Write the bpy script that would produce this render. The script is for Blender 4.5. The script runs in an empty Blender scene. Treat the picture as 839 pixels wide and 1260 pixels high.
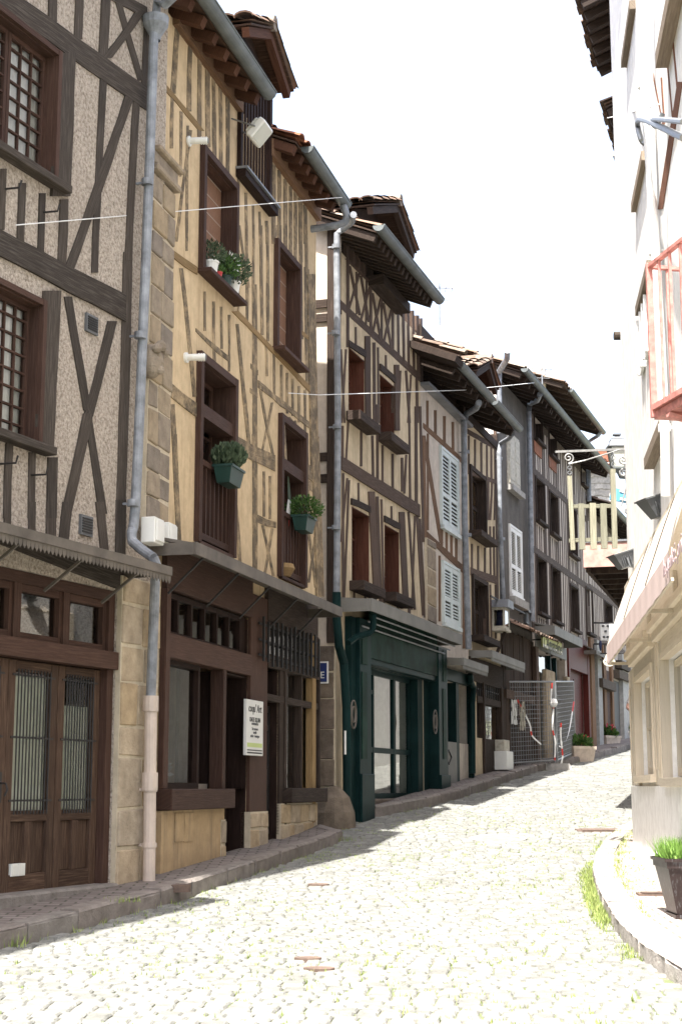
import bpy, bmesh, math, random
from mathutils import Vector, Matrix
random.seed(7)
R = random.Random(11)
sc = bpy.context.scene
COL = sc.collection
V = Vector

# ------------------------------------------------------------------ camera
FPX = 1900.0; CX = 419.5; CY = 630.0; EYE = 1.65; HZ = 968.0
PITCH = math.atan((HZ-CY)/FPX); CP, SP = math.cos(PITCH), math.sin(PITCH)
CAM = V((0, 0, EYE))
def ray(x, y):
    a = (x-CX)/FPX; b = -(y-CY)/FPX
    return V((a, CP-b*SP, SP+b*CP))
PROF = [(-400, -14), (-60, -3.0), (0, 0), (19, .95), (21.5, 1.15), (30, 1.77), (33, 1.97), (36, 2.17), (60, 3.87), (90, 5.8), (150, 8.5), (600, 12)]
def zg(Y):
    for (a, za), (b, zb) in zip(PROF, PROF[1:]):
        if Y <= b: return za+(zb-za)*(Y-a)/(b-a)
    return PROF[-1][1]
def G(x, y, k=0.0):
    """where the line of sight meets the rising street (k metres above it)"""
    d = ray(x, y); lo, hi = 1.0, 200.0
    t = 1.0
    while t < 200:
        P = CAM+d*t
        if P.z <= zg(P.y)+k: break
        t += 0.02
    return P
def vpdir(x):
    d = ray(x, HZ); d.z = 0; return V((d.x, d.y)).normalized()
def at(x, y, Y):
    d = ray(x, y); return CAM+d*(Y/d.y)

class Fac:
    """a vertical facade plane: u along it, z up, off towards the street"""
    def __init__(s, A, d):
        s.A = V((A[0], A[1])); s.d = V((d[0], d[1])).normalized(); s.n = V((s.d.y, -s.d.x))
    def P(s, u, z, off=0.0):
        q = s.A+s.d*u+s.n*off; return V((q.x, q.y, z))
    def uz(s, px, off=0.0):
        d = ray(*px); A = s.A+s.n*off
        t = ((A.x-CAM.x)*s.n.x+(A.y-CAM.y)*s.n.y)/(d.x*s.n.x+d.y*s.n.y)
        P = CAM+d*t
        return ((P.x-s.A.x)*s.d.x+(P.y-s.A.y)*s.d.y, P.z)
    def rect(s, tl, br, off=0.0):
        a = s.uz(tl, off); b = s.uz(br, off); return (a[0], b[1], b[0], a[1])
    def gz(s, u, off=0.0): return zg(s.P(u, 0, off).y)
    def sub(s, u, dirn): 
        q = s.A+s.d*u; return Fac(q, dirn)
def zoom(x0, y0, k): return lambda x, y: (x0+x/k, y0+y/k)
zA = zoom(0, 0, 3.995); zB = zoom(0, 315, 3.995); zC = zoom(0, 620, 3.995); zD = zoom(0, 900, 3.496)
zE = zoom(180, 0, 3.496); zF = zoom(180, 280, 3.496); zGz = zoom(180, 540, 3.496); zH = zoom(180, 780, 3.227)
zI = zoom(370, 220, 4.195); zJ = zoom(380, 500, 4.195); zK = zoom(390, 740, 3.814)
zL = zoom(540, 400, 4.195); zM = zoom(540, 600, 4.195); zN = zoom(560, 760, 3.814)
zO = zoom(660, 0, 4.2); zP = zoom(680, 280, 4.503); zQ = zoom(660, 480, 4.687); zR = zoom(680, 600, 4.849)
zS = zoom(520, 720, 5.244); zT = zoom(640, 750, 5.993)

# ------------------------------------------------------------------ mesh builder
class MB:
    def __init__(s): s.v = []; s.f = []; s.uv = []; s.r = []
    def face(s, pts, uvs=None, r=None):
        b = len(s.v); s.v += [V(p) for p in pts]; s.f.append(tuple(range(b, b+len(pts))))
        if uvs is None:
            p0 = V(pts[0]); e = (V(pts[1])-p0)
            e = e.normalized() if e.length > 1e-9 else V((1, 0, 0))
            n = V((0, 0, 0))
            for i in range(1, len(pts)-1): n += (V(pts[i])-p0).cross(V(pts[i+1])-p0)
            n = n.normalized() if n.length > 1e-12 else V((0, 0, 1))
            t = n.cross(e)
            uvs = [((V(p)-p0).dot(e), (V(p)-p0).dot(t)) for p in pts]
        s.uv += uvs; s.r.append(R.random() if r is None else r)
    def mesh(s, verts, faces, r=None, uvs=None):
        b = len(s.v); s.v += [V(p) for p in verts]
        r = R.random() if r is None else r
        for i, f in enumerate(faces):
            s.f.append(tuple(b+k for k in f)); s.r.append(r)
            s.uv += (uvs[i] if uvs else [(verts[k][0]+verts[k][1]*.7, verts[k][2]) for k in f])
    def prism(s, F, poly, o0, o1, r=None, uv=None):
        """polygon in (u,z), counter-clockwise seen from the street, extruded o0..o1"""
        r = R.random() if r is None else r
        n = len(poly)
        ar = sum(poly[i][0]*poly[(i+1) % n][1]-poly[(i+1) % n][0]*poly[i][1] for i in range(n))
        if ar < 0:
            poly = poly[::-1]
            if uv: uv = uv[::-1]
        fr = [F.P(u, z, o1) for u, z in poly]; bk = [F.P(u, z, o0) for u, z in poly]
        uv = uv or [(z, u) for u, z in poly]
        s.face(fr, uv, r); s.face(bk[::-1], uv[::-1], r)
        for i in range(n):
            j = (i+1) % n
            s.face([fr[i], bk[i], bk[j], fr[j]], [uv[i], (uv[i][0], uv[i][1]+.1), (uv[j][0], uv[j][1]+.1), uv[j]], r)
    def box(s, F, u0, z0, u1, z1, o0, o1, r=None, horiz=False):
        uv = [(u0, z0), (u1, z0), (u1, z1), (u0, z1)] if horiz else [(z0, u0), (z0, u1), (z1, u1), (z1, u0)]
        s.prism(F, [(u0, z0), (u1, z0), (u1, z1), (u0, z1)], o0, o1, r, uv)
    def abox(s, c, sx, sy, sz, M=None, r=None):
        M = M or Matrix.Identity(3); c = V(c)
        p = [c+M @ V((x*sx/2, y*sy/2, z*sz/2)) for z in (-1, 1) for y in (-1, 1) for x in (-1, 1)]
        r = R.random() if r is None else r
        for f in ((0, 2, 3, 1), (4, 5, 7, 6), (0, 1, 5, 4), (2, 6, 7, 3), (0, 4, 6, 2), (1, 3, 7, 5)): s.face([p[i] for i in f], None, r)
    def bar(s, a, b, w, h, up=(0, 0, 1), r=None):
        a = V(a); b = V(b); d = b-a; L = d.length
        if L < 1e-6: return
        d = d/L; up = V(up)
        x = d.cross(up)
        if x.length < 1e-4: x = d.cross(V((1, 0, 0)))
        x.normalize(); y = x.cross(d)
        M = Matrix((x, d, y)).transposed()
        s.abox((a+b)/2, w, L, h, M, r)
    def beamp(s, F, p0, p1, w, o0, o1, wob=.006, hz=False, taper=1.0):
        """hewn timber between two picture points on the facade, w picture px wide"""
        dx, dy = p1[0]-p0[0], p1[1]-p0[1]; L = math.hypot(dx, dy)
        if abs(dx) < abs(dy): nx, ny = 1.0, 0.0
        else: nx, ny = 0.0, 1.0
        a0 = V(F.uz((p0[0]-nx*w/2, p0[1]-ny*w/2))); a1 = V(F.uz((p0[0]+nx*w/2, p0[1]+ny*w/2)))
        w *= taper
        b0 = V(F.uz((p1[0]-nx*w/2, p1[1]-ny*w/2))); b1 = V(F.uz((p1[0]+nx*w/2, p1[1]+ny*w/2)))
        s.strip(F, a0, a1, b0, b1, o0, o1, wob)
    def strip(s, F, a0, a1, b0, b1, o0, o1, wob=.006):
        L = ((b0+b1)-(a0+a1)).length/2; n = max(1, min(14, int(L/.28)))
        c0 = [a0.lerp(b0, i/n) for i in range(n+1)]; c1 = [a1.lerp(b1, i/n) for i in range(n+1)]
        if n > 1:
            t = ((b0+b1)-(a0+a1)).normalized(); nn = V((-t.y, t.x))
            bow = R.uniform(-1, 1)*wob*1.6
            for i in range(n+1):
                k = bow*math.sin(math.pi*i/n)
                c0[i] = c0[i]+nn*(R.uniform(-wob, wob)+k); c1[i] = c1[i]+nn*(R.uniform(-wob, wob)+k)
        r = R.random(); sh = R.uniform(0, 50); W = (a1-a0).length
        q = c0[0]; cr = (c0[0]-c1[0]); e = (c0[-1]-c0[0])
        flip = (e.x*cr.y-e.y*cr.x) < 0
        for i in range(n):
            v0, v1 = sh+L*i/n, sh+L*(i+1)/n
            pts = [(c1[i], (v0, W)), (c1[i+1], (v1, W)), (c0[i+1], (v1, 0)), (c0[i], (v0, 0))]
            if flip: pts = pts[::-1]
            s.face([F.P(p.x, p.y, o1) for p, _ in pts], [u for _, u in pts], r)
            for A, B, w0 in ((c1[i], c1[i+1], W), (c0[i+1], c0[i], 0)):
                qd = [F.P(A.x, A.y, o1), F.P(A.x, A.y, o0), F.P(B.x, B.y, o0), F.P(B.x, B.y, o1)]
                if flip: qd = qd[::-1]
                s.face(qd, [(v0, w0), (v0, w0+.08), (v1, w0+.08), (v1, w0)] if not flip else [(v1, w0), (v1, w0+.08), (v0, w0+.08), (v0, w0)], r)
        for A, B in ((c0[0], c1[0]), (c1[-1], c0[-1])):
            qd = [F.P(A.x, A.y, o1), F.P(A.x, A.y, o0), F.P(B.x, B.y, o0), F.P(B.x, B.y, o1)]
            s.face(qd if not flip else qd[::-1], None, r)
    def tube(s, pts, rad, n=10, r=None, cap=True):
        pts = [V(p) for p in pts]; m = len(pts); r = R.random() if r is None else r
        rads = rad if isinstance(rad, (list, tuple)) else [rad]*m
        rings = []; prev = None; dist = 0
        for i in range(m):
            d = (pts[min(i+1, m-1)]-pts[max(i-1, 0)]).normalized()
            if prev is None:
                x = d.cross(V((0, 0, 1)))
                if x.length < 1e-3: x = V((1, 0, 0))
            else: x = prev-d*prev.dot(d)
            x.normalize(); prev = x; y = d.cross(x)
            if i: dist += (pts[i]-pts[i-1]).length
            rings.append(([pts[i]+(x*math.cos(2*math.pi*k/n)+y*math.sin(2*math.pi*k/n))*rads[i] for k in range(n)], dist))
        for i in range(m-1):
            (A, da), (B, db) = rings[i], rings[i+1]
            for k in range(n):
                j = (k+1) % n
                s.face([A[k], A[j], B[j], B[k]], [(da, k*.05), (da, k*.05+.05), (db, k*.05+.05), (db, k*.05)], r)
        if cap:
            s.face(rings[0][0][::-1], None, r); s.face(rings[-1][0], None, r)
    def lathe(s, c, prof, n=16, r=None):
        c = V(c); r = R.random() if r is None else r
        for (r0, z0), (r1, z1) in zip(prof, prof[1:]):
            for k in range(n):
                a, b = 2*math.pi*k/n, 2*math.pi*(k+1)/n
                s.face([c+V((r0*math.cos(a), r0*math.sin(a), z0)), c+V((r0*math.cos(b), r0*math.sin(b), z0)),
                        c+V((r1*math.cos(b), r1*math.sin(b), z1)), c+V((r1*math.cos(a), r1*math.sin(a), z1))], None, r)
    def build(s, name, mat, parent=None, loc=None, smooth=False, bevel=0, merge=False):
        base = V((0, 0, 0))
        if parent is not None:
            p = parent
            while p.parent: p = p.parent
            base = V(p.location)
        elif loc is not None: base = V(loc)
        me = bpy.data.meshes.new(name)
        me.from_pydata([v-base for v in s.v], [], s.f)
        ul = me.uv_layers.new(name='UVMap')
        ul.data.foreach_set('uv', [c for q in s.uv for c in q])
        at_ = me.attributes.new('rnd', 'FLOAT', 'FACE'); at_.data.foreach_set('value', s.r)
        if merge:
            bm = bmesh.new(); bm.from_mesh(me); bmesh.ops.remove_doubles(bm, verts=bm.verts, dist=1e-4)
            bmesh.ops.recalc_face_normals(bm, faces=bm.faces); bm.to_mesh(me); bm.free()
        if smooth:
            for p in me.polygons: p.use_smooth = True
        me.materials.append(mat); me.update()
        o = bpy.data.objects.new(name, me); COL.objects.link(o)
        if parent is not None: o.parent = parent
        elif loc is not None: o.location = base
        if bevel:
            w = o.modifiers.new('w', 'WELD'); w.merge_threshold = 1e-4
            b = o.modifiers.new('b', 'BEVEL'); b.width = bevel; b.segments = 1; b.limit_method = 'ANGLE'; b.angle_limit = .7
        return o

def tag(o, label, cat, group=None, kind=None):
    if label: o['label'] = label
    if cat: o['category'] = cat
    if group: o['group'] = group
    if kind: o['kind'] = kind
    return o
def thing(name, loc, label, cat, group=None):
    o = bpy.data.objects.new(name, None); COL.objects.link(o); o.location = loc; o.empty_display_size = .3
    return tag(o, label, cat, group)
def struct(mb, name, mat, **k):
    o = mb.build(name, mat, **k); o['kind'] = 'structure'; return o

# ------------------------------------------------------------------ materials
class NT:
    def __init__(s, name):
        s.m = bpy.data.materials.new(name); s.m.use_nodes = True; s.t = s.m.node_tree; s.n = s.t.nodes
        s.b = s.n['Principled BSDF']; s.out = s.n['Material Output']
    def new(s, t, **kw):
        n = s.n.new(t)
        for k, v in kw.items():
            if hasattr(n, k): setattr(n, k, v)
            else: n.inputs[k].default_value = v
        return n
    def link(s, a, b): s.t.links.new(a, b)
    def coord(s, kind, scale=(1, 1, 1), loc=None):
        tc = s.new('ShaderNodeTexCoord'); mp = s.new('ShaderNodeMapping'); mp.inputs['Scale'].default_value = scale
        s.link(tc.outputs[kind], mp.inputs['Vector']); return mp.outputs['Vector']
    def noise(s, vec, scale, detail=4, rough=.55):
        n = s.new('ShaderNodeTexNoise'); n.inputs['Scale'].default_value = scale; n.inputs['Detail'].default_value = detail
        n.inputs['Roughness'].default_value = rough
        if vec is not None: s.link(vec, n.inputs['Vector'])
        return n.outputs['Fac']
    def ramp(s, fac, stops):
        r = s.new('ShaderNodeValToRGB'); e = r.color_ramp.elements
        e[0].position, e[0].color = stops[0][0], (*stops[0][1], 1); e[1].position, e[1].color = stops[-1][0], (*stops[-1][1], 1)
        for p, c in stops[1:-1]:
            q = e.new(p); q.color = (*c, 1)
        s.link(fac, r.inputs['Fac']); return r.outputs['Color']
    def mix(s, fac, a, b, mode='MIX'):
        n = s.new('ShaderNodeMix', data_type='RGBA', blend_type=mode)
        for sock, v in ((n.inputs[0], fac), (n.inputs[6], a), (n.inputs[7], b)):
            if hasattr(v, 'links'): s.link(v, sock)
            elif isinstance(v, tuple): sock.default_value = (*v, 1)
            else: sock.default_value = v
        return n.outputs[2]
    def math(s, op, a, b=0.0, clamp=False):
        n = s.new('ShaderNodeMath', operation=op, use_clamp=clamp)
        for sock, v in ((n.inputs[0], a), (n.inputs[1], b)):
            if hasattr(v, 'links'): s.link(v, sock)
            else: sock.default_value = v
        return n.outputs[0]
    def bump(s, h, strength=.4, dist=.01):
        b = s.new('ShaderNodeBump'); b.inputs['Strength'].default_value = strength; b.inputs['Distance'].default_value = dist
        s.link(h, b.inputs['Height']); s.link(b.outputs[0], s.b.inputs['Normal'])
    def rnd(s):
        a = s.new('ShaderNodeAttribute', attribute_name='rnd'); return a.outputs['Fac']
    def set(s, col=None, rough=.7, metal=0.0, spec=.5):
        if col is not None:
            if hasattr(col, 'links'): s.link(col, s.b.inputs['Base Color'])
            else: s.b.inputs['Base Color'].default_value = (*col, 1)
        s.b.inputs['Roughness'].default_value = rough; s.b.inputs['Metallic'].default_value = metal
        s.b.inputs['Specular IOR Level'].default_value = spec
        return s.m
def sh(c, k): return tuple(min(1, x*k) for x in c)

def wood(name, c, contrast=.5, rough=.8, grain=1.0, pale=None, spec=.12, wash=None):
    t = NT(name); uv = t.coord('UV', (1.6, 34, 1)); ob = t.coord('Object')
    g = t.noise(uv, 2.2*grain, 6, .65); b = t.noise(ob, 2.5, 4)
    col = t.ramp(g, [(.28, sh(c, 1-contrast)), (.5, c), (.72, pale or sh(c, 1+contrast))])
    col = t.mix(t.math('MULTIPLY', b, .55), col, sh(c, .7))
    rn = t.rnd(); col = t.mix(.45, col, t.ramp(rn, [(0, (.55, .55, .55)), (1, (1.35, 1.3, 1.25))]), 'MULTIPLY')
    if wash:
        wn = t.noise(ob, 4.5, 6, .75); col = t.mix(t.math('MULTIPLY', t.math('SUBTRACT', wn, .46, True), 5.0, True), col, wash)
    t.bump(g, .5, .012); return t.set(col, rough, 0, spec)
def plain(name, c, rough=.5, metal=0.0, var=.15, scale=6, spec=.5, bump=0):
    t = NT(name); ob = t.coord('Object'); n = t.noise(ob, scale, 5, .6)
    col = t.ramp(n, [(.3, sh(c, 1-var)), (.7, sh(c, 1+var))])
    if bump: t.bump(n, bump, .01)
    return t.set(col, rough, metal, spec)
def render_wall(name, c, var=.1, bump=.2, fine=60, dirt=None, rough=.9):
    t = NT(name); ob = t.coord('Object'); n = t.noise(ob, 1.3, 6, .6); f = t.noise(ob, fine, 3)
    col = t.ramp(n, [(.3, sh(c, 1-var)), (.7, sh(c, 1+var))])
    st = t.noise(t.coord('Object', (5, 5, .35)), 2.4, 4, .6)
    col = t.mix(t.math('MULTIPLY', t.math('SUBTRACT', st, .50, True), 3.0, True), col, dirt or sh(c, .72))
    m2 = t.noise(ob, 7, 5, .7); col = t.mix(.55, col, t.ramp(m2, [(.3, (.70, .69, .67)), (.7, (1.18, 1.18, 1.18))]), 'MULTIPLY')
    f2 = t.math('ADD', f, t.math('ADD', t.math('MULTIPLY', n, .6), m2)); t.bump(f2, bump, .012)
    return t.set(col, rough, 0, .2)

M = {}
M['tim1'] = wood('timber_dark_grey_brown', (.060, .050, .042), .55, pale=(.15, .13, .115))
M['tim2'] = wood('timber_weathered_grey', (.15, .118, .082), .6, pale=(.32, .26, .185), wash=(.40, .30, .18))
M['tim2o'] = wood('timber_washed_ochre', (.26, .175, .085), .45, pale=(.36, .26, .14))
M['tim3'] = wood('timber_red_brown', (.098, .068, .053), .5, pale=(.18, .135, .11))
M['tim3d'] = wood('timber_dark_brown', (.046, .034, .028), .5, pale=(.10, .075, .062))
M['tim4'] = wood('timber_light_brown', (.17, .10, .06), .4, pale=(.25, .16, .10))
M['tim7'] = wood('timber_grey_striped', (.105, .082, .07), .45, pale=(.19, .155, .135))
M['timR'] = wood('timber_red_oxide', (.22, .10, .06), .35, pale=(.32, .17, .10))
M['brown'] = wood('brown_painted_wood', (.066, .037, .028), .4, .65, pale=(.11, .066, .05), spec=.12)
M['brownd'] = wood('brown_dark_wood', (.026, .015, .012), .4, .65, pale=(.045, .027, .021), spec=.1)
M['brownw'] = wood('worn_brown_door_wood', (.072, .044, .031), .6, .7, pale=(.17, .115, .08), spec=.12)
M['red_brown'] = wood('window_red_brown', (.10, .038, .024), .3, .5, pale=(.14, .06, .04))
M['sill_wood'] = wood('greyed_sill_wood', (.075, .06, .048), .4, pale=(.14, .12, .10))
M['ledge'] = wood('pale_brown_ledge_wood', (.26, .21, .16), .3, pale=(.36, .30, .24))
M['beige_wood'] = wood('beige_shopfront_wood', (.76, .68, .55), .15, .6, pale=(.82, .75, .63))
M['lichen_wood'] = wood('lichen_covered_plank', (.23, .225, .17), .45, .85, pale=(.38, .375, .30))
M['rafter'] = wood('rafter_red_brown', (.085, .040, .025), .4, pale=(.13, .068, .043))
M['board'] = wood('roof_board_brown', (.07, .042, .029), .4, pale=(.16, .10, .07))
M['planks'] = wood('old_dark_planks', (.055, .038, .03), .5, pale=(.12, .085, .065))
M['zinc'] = plain('zinc_sheet', (.20, .21, .225), .5, .35, .25, 3)
M['pipe'] = plain('blue_grey_zinc_pipe', (.215, .23, .25), .6, .2, .4, 7)
M['pipe_pale'] = plain('cream_cast_iron_pipe', (.50, .42, .36), .5, 0, .12, 8)
M['zincd'] = plain('dark_zinc_gutter', (.12, .135, .135), .5, .3, .25, 4)
M['iron'] = plain('black_iron', (.018, .016, .016), .55, .2, .3, 10)
M['grey_metal'] = plain('galvanised_steel', (.25, .26, .27), .4, .6, .12, 10)
M['canopy'] = plain('canopy_dull_brown_sheet', (.10, .085, .07), .6, .1, .35, 4)
M['canopy_g'] = plain('canopy_grey_sheet', (.17, .165, .15), .6, .1, .2, 3)
M['green'] = plain('dark_green_gloss_paint', (.008, .024, .024), .4, 0, .3, 2, .05)
M['greeng'] = plain('dark_green_marbled_glass', (.012, .032, .024), .45, 0, .6, 3, .03)
M['white'] = plain('white_paint', (.72, .72, .70), .5, 0, .06, 5)
M['white_pl'] = plain('white_plastic', (.70, .70, .66), .4, 0, .05, 5)
M['shutter'] = plain('pale_grey_blue_shutter_paint', (.55, .61, .60), .5, 0, .08, 8)
M['shutter_o'] = plain('flaking_cream_shutter_paint', (.42, .39, .32), .7, 0, .3, 14)
M['pink'] = plain('pink_faded_paint', (.42, .17, .145), .65, 0, .4, 22)
M['pinkb'] = plain('pink_faded_board', (.42, .25, .21), .7, 0, .25, 12)
M['awning'] = plain('cream_awning_canvas', (.74, .70, .64), .9, 0, .04, 3)
def _canvas():
    t = NT('cream_awning_canvas'); n = t.noise(t.coord('Object'), 3, 3); c = t.ramp(n, [(.3, (.70, .65, .58)), (.7, (.78, .74, .68))]); t.set(c, .9, 0, .05)
    tl = t.new('ShaderNodeBsdfTranslucent'); t.link(c, tl.inputs[0]); mx = t.new('ShaderNodeMixShader'); mx.inputs[0].default_value = .35
    t.link(t.b.outputs[0], mx.inputs[1]); t.link(tl.outputs[0], mx.inputs[2]); t.link(mx.outputs[0], t.out.inputs['Surface']); return t.m
M['awning'] = _canvas()
M['valance'] = None
M['terra'] = None
M['soil'] = plain('dark_soil', (.03, .022, .016), .95)
M['terracotta'] = plain('terracotta_pot', (.42, .15, .08), .8, 0, .2, 20)
M['red_pl'] = plain('red_plastic', (.5, .03, .03), .4)
M['green_pl'] = plain('dark_green_plastic', (.012, .04, .032), .4, 0, .2)
M['concrete'] = plain('grey_concrete', (.30, .29, .27), .9, 0, .2, 9, .3, .3)
M['planter'] = plain('pale_stone_planter', (.50, .42, .35), .85, 0, .22, 6, .3, .4)
M['dark'] = plain('painted_interior_dark', (.022, .019, .017), .95)  # near-black colour standing in for the shade of unlit depth
M['inside'] = plain('room_plaster', (.20, .18, .16), .95)
M['floorw'] = plain('room_floor', (.08, .06, .045), .9)
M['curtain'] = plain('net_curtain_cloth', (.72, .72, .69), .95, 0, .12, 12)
M['curtain_g'] = plain('green_white_curtain_cloth', (.76, .79, .70), .95, 0, .12, 9)
M['navy'] = plain('navy_cloth', (.015, .02, .06), .9)
M['skin'] = plain('skin', (.50, .28, .21), .6, 0, .05)
M['cloth_p'] = plain('pale_shirt_cloth', (.55, .50, .48), .9)
M['cloth_d'] = plain('dark_trouser_cloth', (.03, .03, .04), .9)
M['purple'] = plain('purple_paper', (.17, .05, .24), .7)
M['blue_en'] = plain('blue_enamel', (.015, .03, .12), .3, 0, .1)
M['blue_sign'] = plain('pale_blue_sign', (.10, .32, .48), .4, 0, .1)
M['sign_y'] = plain('yellow_green_sign_paint', (.50, .52, .16), .5, 0, .08)
M['sign_w'] = plain('white_sign_panel', (.66, .66, .64), .5, 0, .04)
M['sign_cr'] = plain('cream_sign_panel', (.62, .60, .48), .5, 0, .05)
M['sign_g'] = plain('sign_lime_band', (.46, .55, .20), .5, 0, .04)
M['ink'] = plain('sign_ink', (.025, .025, .025), .6)
M['ink_r'] = plain('valance_ink', (.36, .27, .28), .8)
M['lamp_grey'] = plain('dark_grey_lamp_housing', (.10, .105, .11), .45, .1, .1)
M['lamp_glass'] = plain('frosted_lamp_glass', (.55, .56, .50), .15, 0, .05)
M['redstone'] = plain('rusty_iron_cover', (.11, .075, .058), .8, 0, .3, 20)
M['tape_r'] = plain('red_tape', (.55, .04, .03), .5)
M['slate'] = None
def glass(name, tint=(1, 1, 1), refl=1.0):
    t = NT(name); t.n.remove(t.b)
    tr = t.new('ShaderNodeBsdfTransparent'); tr.inputs[0].default_value = (*sh(tint, .88), 1)
    gl = t.new('ShaderNodeBsdfGlossy'); gl.inputs['Roughness'].default_value = .015
    nz = t.noise(t.coord('Object'), 2.0, 2); bp = t.new('ShaderNodeBump'); bp.inputs['Strength'].default_value = .05; bp.inputs['Distance'].default_value = .02
    t.link(nz, bp.inputs['Height']); t.link(bp.outputs[0], gl.inputs['Normal'])
    fr = t.new('ShaderNodeFresnel'); fr.inputs[0].default_value = 1.5
    k = t.math('MULTIPLY', fr.outputs[0], refl, True)
    mx = t.new('ShaderNodeMixShader'); t.link(k, mx.inputs[0]); t.link(tr.outputs[0], mx.inputs[1]); t.link(gl.outputs[0], mx.inputs[2])
    t.link(mx.outputs[0], t.out.inputs['Surface']); return t.m
M['glass'] = glass('window_glass', (.95, .98, .97), 2.4)

def _rough():
    t = NT('roughcast_render'); ob = t.coord('Object')
    f = t.noise(ob, 34, 4, .7); f2 = t.noise(ob, 90, 2); b = t.noise(ob, 1.5, 5)
    col = t.ramp(f, [(.30, (.17, .14, .11)), (.48, (.50, .43, .355)), (.66, (.76, .68, .59))])
    col = t.mix(t.math('MULTIPLY', b, .5), col, (.36, .30, .25))
    t.bump(t.math('ADD', f, t.math('MULTIPLY', f2, .5)), 1.0, .04); return t.set(col, .95, 0, .1)
M['roughcast'] = _rough()
M['ochre'] = render_wall('ochre_lime_render', (.56, .435, .275), .09, .25, 70, (.40, .29, .175))
M['cream'] = render_wall('cream_lime_render', (.58, .48, .33), .08, .15, 70, (.36, .29, .20))
M['white_r'] = render_wall('off_white_render', (.56, .50, .43), .07, .2, 60, (.4, .35, .3))
M['pinkish'] = render_wall('pinkish_grey_render', (.48, .42, .37), .1, .2, 60, (.3, .25, .22))
M['greyr'] = render_wall('grey_cement_render', (.115, .105, .095), .22, .5, 40, (.06, .055, .05))
M['whitewall'] = render_wall('white_lime_wall', (.86, .85, .83), .03, .2, 40, (.76, .74, .71))
M['base_och'] = render_wall('ochre_base_render', (.44, .32, .19), .14, .3, 40, (.22, .17, .12))
def stone(name, a, b, c, mort):
    t = NT(name); ob = t.coord('Object'); n = t.noise(ob, 7, 6, .65); f = t.noise(ob, 50, 4)
    col = t.ramp(t.rnd(), [(0, a), (.5, b), (1, c)])
    col = t.mix(.6, col, t.ramp(n, [(.3, (.5, .47, .44)), (.7, (1.3, 1.28, 1.25))]), 'MULTIPLY')
    t.bump(t.math('ADD', t.math('MULTIPLY', n, 1.5), f), .5, .02); return t.set(col, .92, 0, .15)
M['stone_y'] = stone('golden_granite_blocks', (.40, .31, .20), (.44, .36, .26), (.37, .315, .245), None)
M['stone_g'] = stone('grey_granite_blocks', (.22, .19, .16), (.30, .25, .19), (.34, .27, .18), None)
M['stone_d'] = stone('dark_granite_blocks', (.12, .10, .085), (.17, .14, .11), (.15, .12, .10), None)
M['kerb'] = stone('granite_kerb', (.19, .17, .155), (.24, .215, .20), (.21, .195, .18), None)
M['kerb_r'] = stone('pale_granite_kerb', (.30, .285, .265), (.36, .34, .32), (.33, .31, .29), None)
M['sett'] = stone('granite_setts', (.160, .165, .155), (.192, .197, .186), (.225, .229, .218), None)
M['mortar'] = render_wall('lime_mortar', (.52, .45, .34), .12, .4, 50)
def _tile(name, cols):
    t = NT(name); ob = t.coord('Object'); n = t.noise(ob, 9, 5, .7); m = t.noise(ob, 2, 4)
    col = t.ramp(t.rnd(), cols); col = t.mix(.7, col, t.ramp(n, [(.3, (.5, .5, .5)), (.7, (1.3, 1.3, 1.3))]), 'MULTIPLY')
    col = t.mix(t.math('MULTIPLY', t.math('SUBTRACT', m, .5, True), 2.5, True), col, (.16, .15, .13))
    t.bump(n, .3, .01); return t.set(col, .9, 0, .15)
M['tile'] = _tile('old_canal_tile', [(0, (.16, .115, .09)), (.5, (.24, .15, .105)), (1, (.27, .23, .19))])
M['tile_o'] = _tile('orange_clay_tile', [(0, (.24, .10, .06)), (.5, (.29, .125, .075)), (1, (.23, .10, .065))])
M['slate'] = _tile('weathered_grey_shingle', [(0, (.44, .42, .40)), (.5, (.54, .52, .50)), (1, (.64, .61, .58))])
M['clap'] = _tile('weathered_clapboard', [(0, (.48, .44, .41)), (.5, (.56, .52, .48)), (1, (.60, .56, .51))])
def _val():
    t = NT('valance_canvas'); uv = t.coord('UV', (1, 1, 1)); w = t.new('ShaderNodeTexWave', wave_type='BANDS', bands_direction='X')
    w.inputs['Scale'].default_value = 6.0; w.inputs['Distortion'].default_value = 1.0; t.link(uv, w.inputs['Vector'])
    return t.set(t.ramp(w.outputs['Fac'], [(0, (.56, .44, .41)), (1, (.64, .53, .50))]), .9, 0, .1)
M['valance'] = _val()
def _blind():
    t = NT('bamboo_blind'); uv = t.coord('UV'); sx = t.new('ShaderNodeSeparateXYZ'); t.link(uv, sx.inputs[0])
    a = t.math('FRACT', t.math('MULTIPLY', sx.outputs[0], 55)); b = t.math('FRACT', t.math('MULTIPLY', sx.outputs[1], 6))
    n = t.noise(t.coord('UV', (60, 4, 1)), 3, 3)
    col = t.ramp(n, [(.3, (.17, .085, .05)), (.7, (.30, .17, .11))])
    col = t.mix(t.math('GREATER_THAN', a, .8), col, (.05, .03, .02)); col = t.mix(t.math('GREATER_THAN', b, .93), col, (.30, .24, .19))
    t.bump(a, .4, .004); return t.set(col, .7, 0, .2)
M['blind'] = _blind()
def _leaf(name, a, b, c):
    t = NT(name); col = t.ramp(t.rnd(), [(0, a), (.6, b), (1, c)]); t.set(col, .6, 0, .3)
    t.b.inputs['Subsurface Weight'].default_value = 0
    return t.m
M['leaf'] = _leaf('green_leaf', (.03, .07, .015), (.06, .13, .03), (.12, .20, .05))
M['leaf_d'] = _leaf('grey_green_leaf', (.03, .05, .025), (.07, .10, .055), (.11, .14, .08))
M['leaf_l'] = _leaf('bright_grass', (.09, .19, .03), (.15, .28, .05), (.22, .34, .08))
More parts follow.
